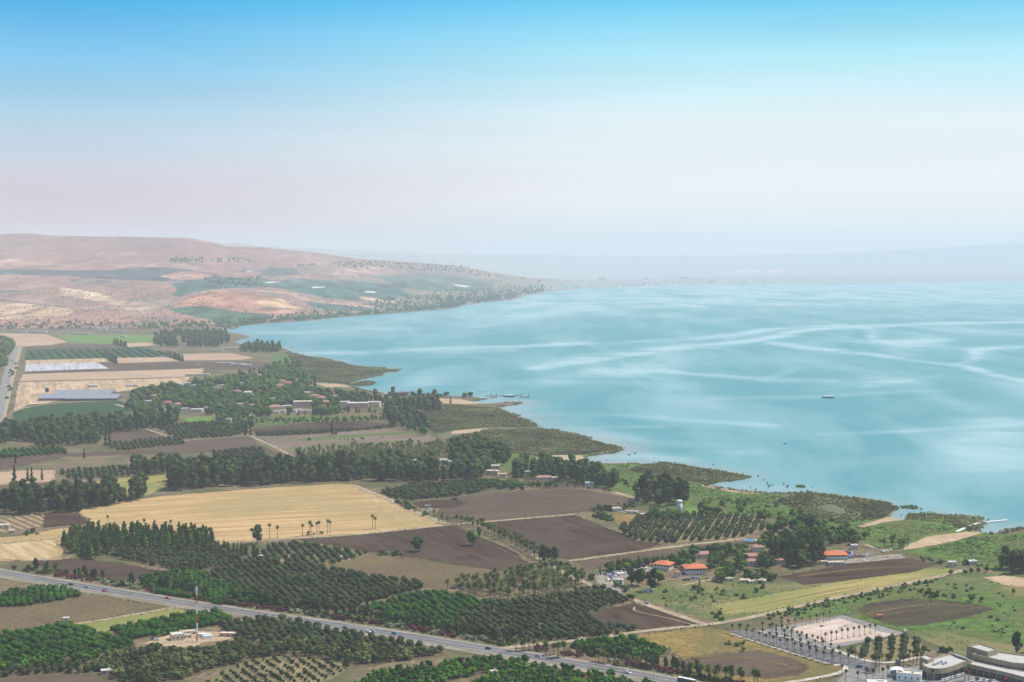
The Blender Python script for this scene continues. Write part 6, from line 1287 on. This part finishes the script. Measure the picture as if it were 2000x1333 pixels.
wing(e, [(1824, 1287), (1860, 1278), (1897, 1293), (1880, 1296), (1866, 1302), (1850, 1307), (1838, 1309), (1825, 1309), (1812, 1307), (1804, 1303), (1801, 1299)], 7.6, 4.2, 'curved')
wing(e, [(1796, 1286), (1808, 1281), (1824, 1287), (1812, 1292)], 9.5, 0, 'tower', glass=False)
wing(e, [(1881, 1297), (1898, 1292), (1990, 1311), (2080, 1326), (2070, 1343), (1960, 1315)], 6.0, 3.4, 'front')
wing(e, [(1898, 1280), (1925, 1272), (2050, 1289), (2060, 1305), (1977, 1297)], 9.6, 6.4, 'long')
wing(e, [(1888, 1264), (1914, 1260), (1949, 1271), (1930, 1276)], 12.5, 3, 'upper', glass=False)
for i in range(8):
    p = Vector(RZ(1862 + i * 3.4, 1279 + i * 1.1, 8.6)) - Vector(e.location[:2]); b = MB(); b.box((*p, 8.2), (.25, 11, .25), .25); b.build('pergola_beam', METAL, e)
for px, py, s_ in [(1825, 1302, 2.2), (1832, 1300, 1.8), (1838, 1297, 1.5), (1842, 1301, 1.8), (1847, 1299, 1.4), (1811, 1298, 1.6)]:
    p = Vector(RZ(px, py, 7)) - Vector(e.location[:2]); b = MB(); b.box((*p, 7.5), (s_, s_ * .8, 1.1)); b.tube((p.x, p.y, 8.05), (p.x, p.y, 8.3), .5, n=10); b.build('rooftop_unit', METAL, e)
for px, py in [(1920, 1279), (1926, 1281), (1932, 1282), (1938, 1283), (1928, 1278)]:
    p = Vector(RZ(px, py, 9)) - Vector(e.location[:2]); b = MB(); b.box((*p, 9.7), (1.8, 1.4, 1.3)); b.build('rooftop_unit', METAL, e)
for px, py, w_, lb in [(1893, 1311, 2.4, 'small red sign disc under the front fascia'), (1964, 1327, 2.2, '')]:
    p = Vector(RZ(px, py, 4)) - Vector(e.location[:2]); b = MB(); b.box((p.x, p.y, 3.4), (w_, .3, 1.0)); b.build('shop_sign', plain('red_sign', (.6, .04, .04), .5, .05), e)
e = turned(1776, 1327, -.35, 'kiosk_building', 'white cubic building with cream roof at the bottom edge', 'building')
b = MB(); b.prism([(-7.5, -5), (7.5, -5), (7.5, 5), (-7.5, 5)], -.5, 4.6, 0, top=False); b.build('wall', WHT, e)
b = MB(); b.box((0, 0, 4.1), (14.5, 9.5, .2)); b.build('roof', ROOF['cream'], e)
b = MB(); [b.box(c, s_) for c, s_ in (((0, -4.85, 4.95), (15, .3, .7)), ((0, 4.85, 4.95), (15, .3, .7)), ((-7.35, 0, 4.95), (.3, 9.4, .7)), ((7.35, 0, 4.95), (.3, 9.4, .7)))]; b.build('parapet', WHT, e)
windows(e, 15, 10, 4.6, 4, z=2.2)
b = MB(); b.box((2, 1, 4.7), (1.4, 1.2, .9)); b.build('rooftop_unit', METAL, e)
e = turned(1752, 1321, -.25, 'canopy', 'white barrel vaulted canopy left of the shopping centre', 'canopy')
b = MB(); n = 12; vs = []
for i in range(n + 1):
    a = math.pi * i / n
    for yy, rr in ((-4, 1), (4, 1), (4, .94), (-4, .94)): vs.append((-4.6 * rr * math.cos(a), yy, 3.2 + 2.2 * rr * math.sin(a)))
fs = []
for i in range(n):
    for q in range(4): fs.append((i * 4 + q, i * 4 + (q + 1) % 4, (i + 1) * 4 + (q + 1) % 4, (i + 1) * 4 + q))
b.add(vs, fs); b.build('vault', WHT, e)
for sx in (-4.4, 4.4):
    for sy in (-3.6, 3.6): b = MB(); b.box((sx, sy, 1.5), (.4, .4, 3.4)); b.build('post', WHT, e)
b = MB(); b.box((0, 0, 1.5), (8.2, 7, 3.2)); b.build('kiosk_wall', plain('grey_glass', (.35, .38, .40), .3), e)
house(1715, 1343, 12, 6, 3, 'white', 'white', -.1, 'low white roof at the bottom edge left of the cubic building', 'kiosk', 'kiosk', 3)
flatbld(1754, 1300, 3, 3, 4, 0, 'small dark pylon hut behind the canopy', 'hut', 'tan', 'white', 1)
# lot light masts with ring heads
for i, (px, py, hh) in enumerate([(1604, 1256, 12), (1656, 1226, 9.5), (1550, 1243, 6.5), (1664, 1222, 9)]):
    e = turned(px, py, 0, 'light_mast', ['tall light mast with round head in the middle of the pink lot', 'light mast near the far corner of the pink lot', 'short light mast at the left of the pink lot', 'thin light mast farthest back in the pink lot'][i], 'light mast')
    b = MB(); b.tube((0, 0, -.2), (0, 0, hh), .16, .09); b.build('pole', METAL, e)
    b = MB(); b.tube((0, 0, hh - .2), (0, 0, hh + .25), 1.5, 1.7, 12); b.build('lamp_ring', plain('dark_metal', (.10, .10, .11)), e)

# power and lamp poles
for i, (px, py, hh) in enumerate([(87, 1115, 9), (150, 1132, 9), (257, 1150, 8), (300, 1162, 8), (342, 1186, 5), (600, 1216, 9), (468, 1210, 8), (728, 1254, 8), (1031, 1302, 9), (1276, 1335, 10), (1250, 1285, 8), (555, 1000, 9), (723, 990, 9), (828, 1022, 8), (1325, 1191, 8), (1510, 1262, 9), (1509, 1320, 11), (1548, 1182, 8), (1675, 1162, 8), (1980, 1150, 9), (1141, 1146, 7), (1183, 991, 8), (738, 818, 16), (80, 762, 16)]):
    e = turned(px, py, .4, 'utility_pole', f'thin grey utility pole, {nth(i + 1)} of those scattered along roads and fields', 'pole', 'thin utility poles')
    b = MB(); b.tube((0, 0, -.3), (0, 0, hh), .13, .09); b.build('pole', METAL, e)
    b = MB(); b.box((0, 0, hh - .6), (1.6, .12, .12)); b.build('crossarm', METAL, e)

# ------------------------------------------------------------------ vehicles
CARCOL = {k_: plain('car_paint_' + k_, c, .3, .03, 1, .5) for k_, c in dict(white=(.80, .80, .80), silver=(.50, .52, .54), grey=(.20, .21, .22), black=(.025, .027, .03), red=(.58, .04, .04), blue=(.02, .14, .66), navy=(.03, .05, .18), teal=(.05, .35, .45), yellow=(.75, .62, .05), cream=(.66, .60, .48)).items()}
TYRE = plain('tyre', (.02, .02, .02), .9)
def car_geo(van=False):
    L_, W, H1, H2 = 4.4, 1.8, .95, 1.48
    body = MB(); prof = [(-2.2, .3), (2.2, .3), (2.22, .7), (1.3, .92), (-1.9, .95), (-2.2, .8)]
    if van: prof = [(-2.3, .3), (2.3, .3), (2.3, .95), (1.75, 1.1), (1.2, 1.75), (-2.25, 1.8)]
    n = len(prof); body.add([(x, -W / 2, z) for x, z in prof] + [(x, W / 2, z) for x, z in prof], [tuple(range(n)), tuple(range(2 * n - 1, n - 1, -1))] + [(i, i + n, (i + 1) % n + n, (i + 1) % n) for i in range(n)])
    cab = MB(); 
    if not van:
        vs = [(1.15, -.82, .9), (1.15, .82, .9), (-1.75, .82, .93), (-1.75, -.82, .93), (.45, -.66, 1.40), (.45, .66, 1.40), (-1.25, .66, 1.42), (-1.25, -.66, 1.42)]
        cab.add(vs, [(0, 1, 5, 4), (1, 2, 6, 5), (2, 3, 7, 6), (3, 0, 4, 7)])
        body.add([(.45, -.68, 1.405), (.45, .68, 1.405), (-1.25, .68, 1.425), (-1.25, -.68, 1.425), (.45, -.68, 1.47), (.45, .68, 1.47), (-1.25, .68, 1.48), (-1.25, -.68, 1.48)], [(0, 3, 2, 1), (4, 5, 6, 7), (0, 1, 5, 4), (1, 2, 6, 5), (2, 3, 7, 6), (3, 0, 4, 7)])
    else:
        cab.box((0, -.91, 1.35), (2.2, .04, .5)); cab.box((0, .91, 1.35), (2.2, .04, .5)); cab.box((1.49, 0, 1.42), (.08, 1.5, .5), 0)
    wh = MB(); wh.tube((0, -.1, 0), (0, .1, 0), .33, n=10)
    return body, cab, wh
CG = {v: car_geo(v) for v in (False, True)}
CM = {}
def car(x, y, rz, col, label, van=False, parts=True, group=None, z=None):
    body, cab, wh = CG[van]; z = 1.14 if z is None else z
    e = empty('van' if van else 'car', (x, y, z), rz); tag(e, label, 'van' if van else 'car', group)
    k_ = (van, col)
    if k_ not in CM: CM[k_] = body.mesh('body', [CARCOL[col]])
    if ('cab', van) not in CM: CM[('cab', van)] = cab.mesh('windows', [GLASS]); CM[('wh', van)] = wh.mesh('wheel', [TYRE])
    link('body', CM[k_], e); link('windows', CM[('cab', van)], e)
    if parts:
        for sx in (-1.35, 1.35):
            for sy in (-.86, .86): o = link('wheel', CM[('wh', van)], e); o.location = (sx, sy, .33)
    return e
def hwpt(px, lane):
    p = hw_off(px, lane); q = hw_off(px + 12, lane); d = q - p; return p.x, p.y, math.atan2(d.y, d.x)
for px, lane, col, van, lb in [(138, 0, 'black', 0, 'dark car leading the traffic on the highway at the left'), (171, 0, 'silver', 0, 'silver car on the highway behind the dark one at left'), (208, 0, 'blue', 0, 'blue car overtaking a red one on the highway'), (214, -3, 'red', 0, 'red car beside the blue one on the highway'), (588, 0, 'grey', 1, 'grey van on the highway left of centre'), (681, -3, 'navy', 0, 'dark navy car on the highway near the centre'),
    (724, -4, 'white', 0, 'white car on the highway at the centre'), (729, -1, 'silver', 0, 'silver car right beside the white car on the highway'), (768, 2, 'teal', 0, 'teal car on the highway right of the white pair'), (950, 2, 'black', 0, 'black car on the highway by the side road'), (1047, 3, 'silver', 0, 'silver car on the highway by the date palms'), (1226, 0, 'white', 0, 'pale car on the highway behind the bus'), (313, 5, 'red', 0, 'dull red car at the far edge of the highway')]:
    x, y, a = hwpt(px, lane); car(x, y, a, col, lb, bool(van), z=1.14)
for px, py, rz, col, lb in [(1137, 1250, .45, 'white', 'white car on the pale lane near the fork grove'), (1342, 1222, .2, 'black', 'black car on the pale lane near the fork'), (1263, 1180, 2.6, 'silver', 'silver car coming down the diagonal lane'), (1678, 1304, .3, 'navy', 'dark car entering the shopping forecourt'), (1768, 1234, 1.2, 'white', 'white car parked at the right tip of the pink lot')]: car(*G(px, py), rz, col, lb)
# bus
x, y, a = hwpt(1336, 3); e = empty('bus', (x, y, 1.15), a); tag(e, 'dark bus with white roof on the highway at the bottom edge', 'bus')
b = MB(); b.box((0, 0, 1.6), (12, 2.5, 2.5)); b.build('body', plain('bus_green', (.03, .09, .08), .3, .05), e)
b = MB(); b.box((0, 0, 3.0), (11.7, 2.4, .3)); b.box((-2, 0, 3.25), (2.6, 1.6, .25)); b.box((2.5, 0, 3.22), (2.2, 1.6, .2)); b.build('roof', WHT, e)
for sy in (-1, 1): b = MB(); b.box((0, sy * 1.26, 2.05), (11, .05, 1.0)); b.build('window_band', GLASS, e)
b = MB(); b.box((6.02, 0, 1.9), (.06, 2.2, 1.4)); b.build('windscreen', GLASS, e)
for sx in (-3.8, 3.8):
    for sy in (-1.15, 1.15): b = MB(); b.tube((sx, sy - .14, .5), (sx, sy + .14, .5), .5, n=12); b.build('wheel', TYRE, e)
def lot(pts, cols, where, rz, jit=.12, parts=False):
    for i, ((px, py), c) in enumerate(zip(pts, cols)):
        car(*G(px, py), rz + random.uniform(-jit, jit), c, f'{nth(i + 1)} car from the left, {c}, {where}', parts=parts, group='cars parked ' + where, z=1.05)
def lerp(a, b, n): return [(a[0] + (b[0] - a[0]) * i / (n - 1), a[1] + (b[1] - a[1]) * i / (n - 1)) for i in range(n)]
lot(lerp((1200, 1120), (1234, 1112), 9), ['white', 'silver', 'grey', 'white', 'navy', 'white', 'silver', 'white', 'white'], 'along the back of the restaurant car park', 1.9)
lot(lerp((1193, 1128), (1219, 1121), 7), ['navy', 'blue', 'white', 'red', 'white', 'white', 'silver'], 'in the middle row of the restaurant car park', 1.9)
lot(lerp((1240, 1116), (1262, 1110), 7), ['white', 'silver', 'white', 'grey', 'white', 'navy', 'white'], 'at the right end of the restaurant car park', 1.9)
lot(lerp((1186, 1124), (1240, 1118), 12), ['silver', 'white', 'blue', 'grey', 'white', 'white', 'red', 'silver', 'white', 'black', 'white', 'silver'], 'in the mid rows of the restaurant car park', 1.9)
lot([(1160, 1125), (1167, 1122), (1172, 1121), (1181, 1122)], ['cream', 'white', 'silver', 'grey'], 'at the left end of the restaurant car park', 2.5)
lot([(1187, 1134), (1192, 1135), (1197, 1132), (1201, 1136)], ['white', 'silver', 'white', 'silver'], 'near the entrance of the restaurant car park', 2.1)
lot([(1248, 1121), (1254, 1120), (1258, 1120)], ['white', 'navy', 'navy'], 'on the pale yard between the two big trees', 1.6)
lot([(1272, 1114), (1277, 1113), (1283, 1113)], ['white', 'silver', 'white'], 'below the half hidden orange roof', 1.8)
lot([(1338, 1134), (1345, 1133), (1353, 1131), (1361, 1130), (1382, 1130)], ['black', 'grey', 'blue', 'silver', 'cream'], 'on the grass in front of the white restaurant', 2.5, parts=True)
lot(lerp((1630, 1078), (1662, 1081), 9), ['yellow', 'white', 'cream', 'red', 'white', 'red', 'navy', 'blue', 'white'], 'in the back row by the beach restaurant', 2.2)
lot(lerp((1632, 1083), (1668, 1085), 8), ['cream', 'silver', 'white', 'red', 'blue', 'blue', 'white', 'red'], 'in the second row by the beach restaurant', 2.2)
lot(lerp((1658, 1090), (1702, 1083), 9), ['blue', 'blue', 'red', 'red', 'blue', 'red', 'white', 'white', 'silver'], 'in the front row by the beach restaurant', 2.4)
lot(lerp((1640, 1088), (1690, 1086), 10), ['white', 'blue', 'red', 'yellow', 'white', 'blue', 'cream', 'red', 'silver', 'white'], 'in the third row by the beach restaurant', 2.2)
lot([(1724, 1079), (1728, 1078), (1732, 1077), (1738, 1074)], ['white', 'silver', 'white', 'white'], 'beneath the palms by the sandy ramp', 2.0)
lot(lerp((1841, 1331), (1882, 1319), 11), ['white', 'silver', 'white', 'white', 'silver', 'white', 'grey', 'white', 'white', 'silver', 'white'], 'in front of the curved shop corner', 1.1, parts=True)
lot([(1901, 1331), (1916, 1331), (1922, 1330), (1928, 1332), (1936, 1332), (1942, 1333), (1908, 1328)], ['white', 'white', 'silver', 'white', 'grey', 'white', 'black'], 'before the long shop front', .9, parts=True)
lot([(300, 1250), (306, 1251)], ['navy', 'white'], 'left of the radio mast building', .4, parts=True)
lot([(834, 989), (840, 989), (839, 995), (843, 998), (1020, 939)], ['white', 'silver', 'white', 'white', 'white'], 'among the farm machines and huts', .6)
# colourful kayaks' rack and tractor like shapes
for i, (px, py, c) in enumerate([(790, 989, 'red'), (888, 977, 'black'), (941, 1017, 'black'), (1718, 1207, 'red'), (888, 1012, 'grey')]):
    e = turned(px, py, .3, 'farm_trailer', ['reddish farm trailer at the track by the golden field', 'small dark harvester on the bare plot', 'dark flat trailer parked by the lane', 'orange box trailer at the edge of the rounded brown field', 'grey trailer by the palm row'][i], 'trailer')
    b = MB(); b.box((0, 0, 1.7), (5.5, 2.3, 1.6)); b.build('box', plain('trailer_orange', (.55, .22, .10)) if c == 'red' else CARCOL[c], e)
    b = MB(); b.box((0, 0, .75), (6.2, 1.9, .2)); b.box((3.6, 0, .75), (1.2, .2, .15)); b.build('chassis', METAL, e)
    for sx in (-1.4, 1.4):
        for sy in (-1, 1): b = MB(); b.tube((sx, sy - .1, .42), (sx, sy + .1, .42), .42, n=10); b.build('wheel', TYRE, e)

# ------------------------------------------------------------------ lake craft, jetty, shore wrecks
def hull(b, L_, W, h, m=0, sheer=.5):
    n = 9; rows = []
    for i in range(n):
        t = i / (n - 1); x = (t - .5) * L_; w_ = W / 2 * (1 - max(0, (t - .55) / .45) ** 2.2) * (.86 + .14 * min(1, t * 5)); zt = h + sheer * max(0, t - .5) ** 1.5 * 2
        rows.append([(x, -w_, zt), (x, -w_ * .72, -.3), (x, w_ * .72, -.3), (x, w_, zt)])
    vs = [p for r_ in rows for p in r_]; fs = []
    for i in range(n - 1):
        for q in range(3): fs.append((i * 4 + q, (i + 1) * 4 + q, (i + 1) * 4 + q + 1, i * 4 + q + 1))
        fs.append((i * 4 + 3, (i + 1) * 4 + 3, (i + 1) * 4, i * 4))
    fs.append((0, 1, 2, 3)); b.add(vs, fs, m)
def tourboat(px, py, rz, L_, label, hullc=(.02, .05, .08)):
    x, y = G(px, py, 0); e = empty('tour_boat', (x, y, .1), rz); tag(e, label, 'boat')
    b = MB(); hull(b, L_, L_ * .27, 1.7); b.build('hull', plain('boat_hull_dark', hullc, .5, .2, .5), e)
    b = MB(); b.box((-L_ * .08, 0, 4.3), (L_ * .62, L_ * .25, .22)); b.build('awning', plain('bright_awning', (.95, .95, .93), .5, .02), e)
    b = MB(); b.box((-L_ * .1, 0, 2.1), (L_ * .5, L_ * .18, .5)); b.build('deck_house', WOODM, e)
    for i in range(5):
        for s_ in (-1, 1): b = MB(); b.tube((-L_ * .36 + i * L_ * .14, s_ * L_ * .115, 1.5), (-L_ * .36 + i * L_ * .14, s_ * L_ * .115, 4.3), .09); b.build('post', WHT, e)
    b = MB(); b.tube((L_ * .3, 0, 1.7), (L_ * .3, 0, 7), .1, .06); b.build('mast', METAL, e)
tourboat(1617, 778, math.pi, 23, 'dark hulled tour boat with white awning out on the lake')
tourboat(994, 776, math.pi, 22, 'dark tour boat moored at the end of the jetty')
e = empty('jetty', (*G(950, 776, 0), 0)); tag(e, 'thin wooden jetty reaching from the spit into the lake', 'jetty'); o0 = Vector(G(950, 776, 0))
for i, (a, c) in enumerate([((948, 775), (985, 774)), ((1003, 774), (1018, 774)), ((958, 777.5), (970, 777.5)), ((1017, 777), (1033, 777))]):
    p, q = Vector(G(*a, 0)) - o0, Vector(G(*c, 0)) - o0; d = q - p
    b = MB(); b.box((*((p + q) / 2), 1.2), (d.length, 5.0, .5), math.atan2(d.y, d.x)); b.build('deck', WOODM, e)
    for t_ in np.linspace(0, 1, 6):
        b = MB(); b.tube((*(p + d * t_), -1), (*(p + d * t_), 1.3), .3); b.build('pile', WOODM, e)
for px in (959, 969, 1018, 1032):
    p = Vector(G(px, 777, 0)) - o0; b = MB(); b.tube((*p, 0), (*p, 8), .4); b.box((*p, 8), (1.8, .8, .8)); b.build('lamp_post', WOODM, e)
for i, (px, py) in enumerate([(911, 764), (914, 764.5), (934, 763.5), (940, 763), (943, 763.5), (949, 763)]):
    x, y = G(px, py, 0); e = empty('sailing_boat', (x, y, .05), random.uniform(-.3, .3)); tag(e, f'{nth(i + 1)} tiny white moored boat from the left beyond the jetty spit', 'boat', 'tiny white boats by the jetty')
    b = MB(); hull(b, 9, 3, 1.2); b.build('hull', WHT, e); b = MB(); b.box((-.5, 0, 1.7), (4, 2, 1.2)); b.build('cabin', WHT, e); b = MB(); b.tube((.4, 0, .8), (.4, 0, 7), .08); b.build('mast', METAL, e)
for px, py, L_, lb in [(1385, 627.5, 26, 'distant white motor boat near the middle of the lake'), (1069, 671, 18, 'faint white sail boat left of centre on the lake'), (719, 735, 7, 'tiny white boat by the reedy headland')]:
    x, y = G(px, py, 0); e = empty('motor_boat', (x, y, .1), .1); tag(e, lb, 'boat'); b = MB(); hull(b, L_, L_ * .25, 1.4); b.build('hull', WHT, e); b = MB(); b.box((-1, 0, 2.2), (L_ * .4, L_ * .16, 1.8)); b.build('cabin', WHT, e)
for px, py, lb in [(1229, 889, 'left small dark fishing boat off the sandy cove'), (1240, 886, 'right small dark fishing boat off the sandy cove'), (1533, 867.5, 'lone small dark fishing boat out on the lake')]:
    x, y = G(px, py, 0); e = empty('rowing_boat', (x, y, .05), .2); tag(e, lb, 'boat'); b = MB(); hull(b, 4.2, 1.5, .7); b.build('hull', CARCOL['black'], e)
    b = MB(); b.tube((0, 0, .4), (0, 0, 1.5), .28, .18, 8); b.tube((0, 0, 1.55), (0, 0, 1.8), .14, .14, 8); b.build('canvas_bundle', CARCOL['grey'], e)
# floating walkway
P_ = [(1868, 1041), (1882, 1035), (1898, 1028), (1915, 1023), (1935, 1020.5), (1967, 1017.5)]
e = empty('floating_walkway', (*G(1915, 1023, 0), 0)); tag(e, 'long white floating walkway running out from the sandy ramp', 'walkway'); o0 = Vector(G(1915, 1023, 0)); G_ = [Vector(G(*p, 0)) - o0 for p in P_]
for a, c in zip(G_[:-1], G_[1:]):
    d = c - a; n = max(1, round(d.length / 6))
    for i in range(n):
        m_ = a + d * (i + .5) / n; b = MB(); b.box((*m_, 1.15 if m_.x < -4 else .75), (d.length / n - .15, 2.6, .7), math.atan2(d.y, d.x)); b.build('pontoon', WHT, e)
# dead bushes standing in the shallows and small reed islands
TW = plain('dead_wood', (.16, .14, .13), .95, .3)
k = 0
for px, py, s_ in [(1481, 932, 1), (1492, 939, .8), (1498, 946, 1), (1502, 952, 1.6), (1509, 949, .8), (1531, 947, .9), (1538, 953, 1.3), (1550, 955, .6), (1586, 953, .7), (1465, 953, .8), (1476, 958, .9), (1318, 905, .8), (1325, 907, .8), (1393, 909, .9), (1219, 876, .8), (1799, 997, 1.1), (1762, 993, .8), (1930, 1018, .9), (1192, 873, .9), (1185, 901, .6)]:
    k += 1; b = MB(); rr = random.Random(k)
    for i in range(16):
        a = rr.uniform(0, 6.28); r_ = rr.uniform(.2, 1.6); b.tube((0, 0, -.5), (r_ * math.cos(a), r_ * math.sin(a), rr.uniform(1.2, 3.2)), .13, .05, 4)
    for i in range(8): v_, f_ = blob((rr.uniform(-1.3, 1.3), rr.uniform(-1.3, 1.3), rr.uniform(.6, 2.4)), (.4, .4, .3)); b.add(v_, [tuple(f) for f in f_], 1)
    o = b.build('dead_bush', [TW, FOL['scrub']]); x, y = G(px, py, 0); o.location = (x, y, 0); o.scale = (s_,) * 3
    tag(o, f'grey flooded bush standing in the shallows, {nth(k)} in the scatter off the shore', 'bush', 'flooded bushes in the shallows')
for i, (px, py, rx, lb) in enumerate([(1564, 952, 9, 'small green reed island off the shore'), (1777, 993, 17, 'long green reed island before the sandy spit'), (1750, 994, 6, 'tuft of reeds at the tip of the thicket'), (1910, 1014, 12, 'green reed island beside the floating walkway'), (1984, 1038, 9, 'dark scrub at the right edge of the shore'), (1997, 1036, 9, 'second dark scrub at the right edge of the shore')]):
    x, y = G(px, py, 0); r_ = rx * S(py); parts_ = []
    for q in range(70 if rx > 8 else 30):
        a = random.uniform(0, 6.28); t_ = random.random() ** .5; parts_.append(blob((r_ * t_ * math.cos(a), r_ * .9 * t_ * math.sin(a) + (q % 3) * 2, .6), (1.1, 1.1, random.uniform(.9, 2.2)), (ICO1[0], ICO1[1][::2]), .4) + (0,))
    V, F, Mi = merge(parts_); o = link('reed_island', mesh_np('reed_island', V, F, [FOL['reed' if i < 4 else 'scrub']])); o.location = (x, y, 0); tag(o, lb, 'reeds')

# ------------------------------------------------------------------ haze
hv = bpy.data.materials.new('haze_air'); hv.use_nodes = True; hn = hv.node_tree; hn.nodes.clear()
pv = hn.nodes.new('ShaderNodeVolumePrincipled'); ho = hn.nodes.new('ShaderNodeOutputMaterial')
pv.inputs['Color'].default_value = (.84, .925, .99, 1); pv.inputs['Density'].default_value = 7e-5; pv.inputs['Anisotropy'].default_value = 0.0
hn.links.new(pv.outputs[0], ho.inputs['Volume'])
b = MB(); b.box((0, 12500, 250), (40000, 27000, 504)); o = b.build('haze', hv)
tag(o, 'pale blue summer haze over the lake and plain', 'haze', kind='stuff')
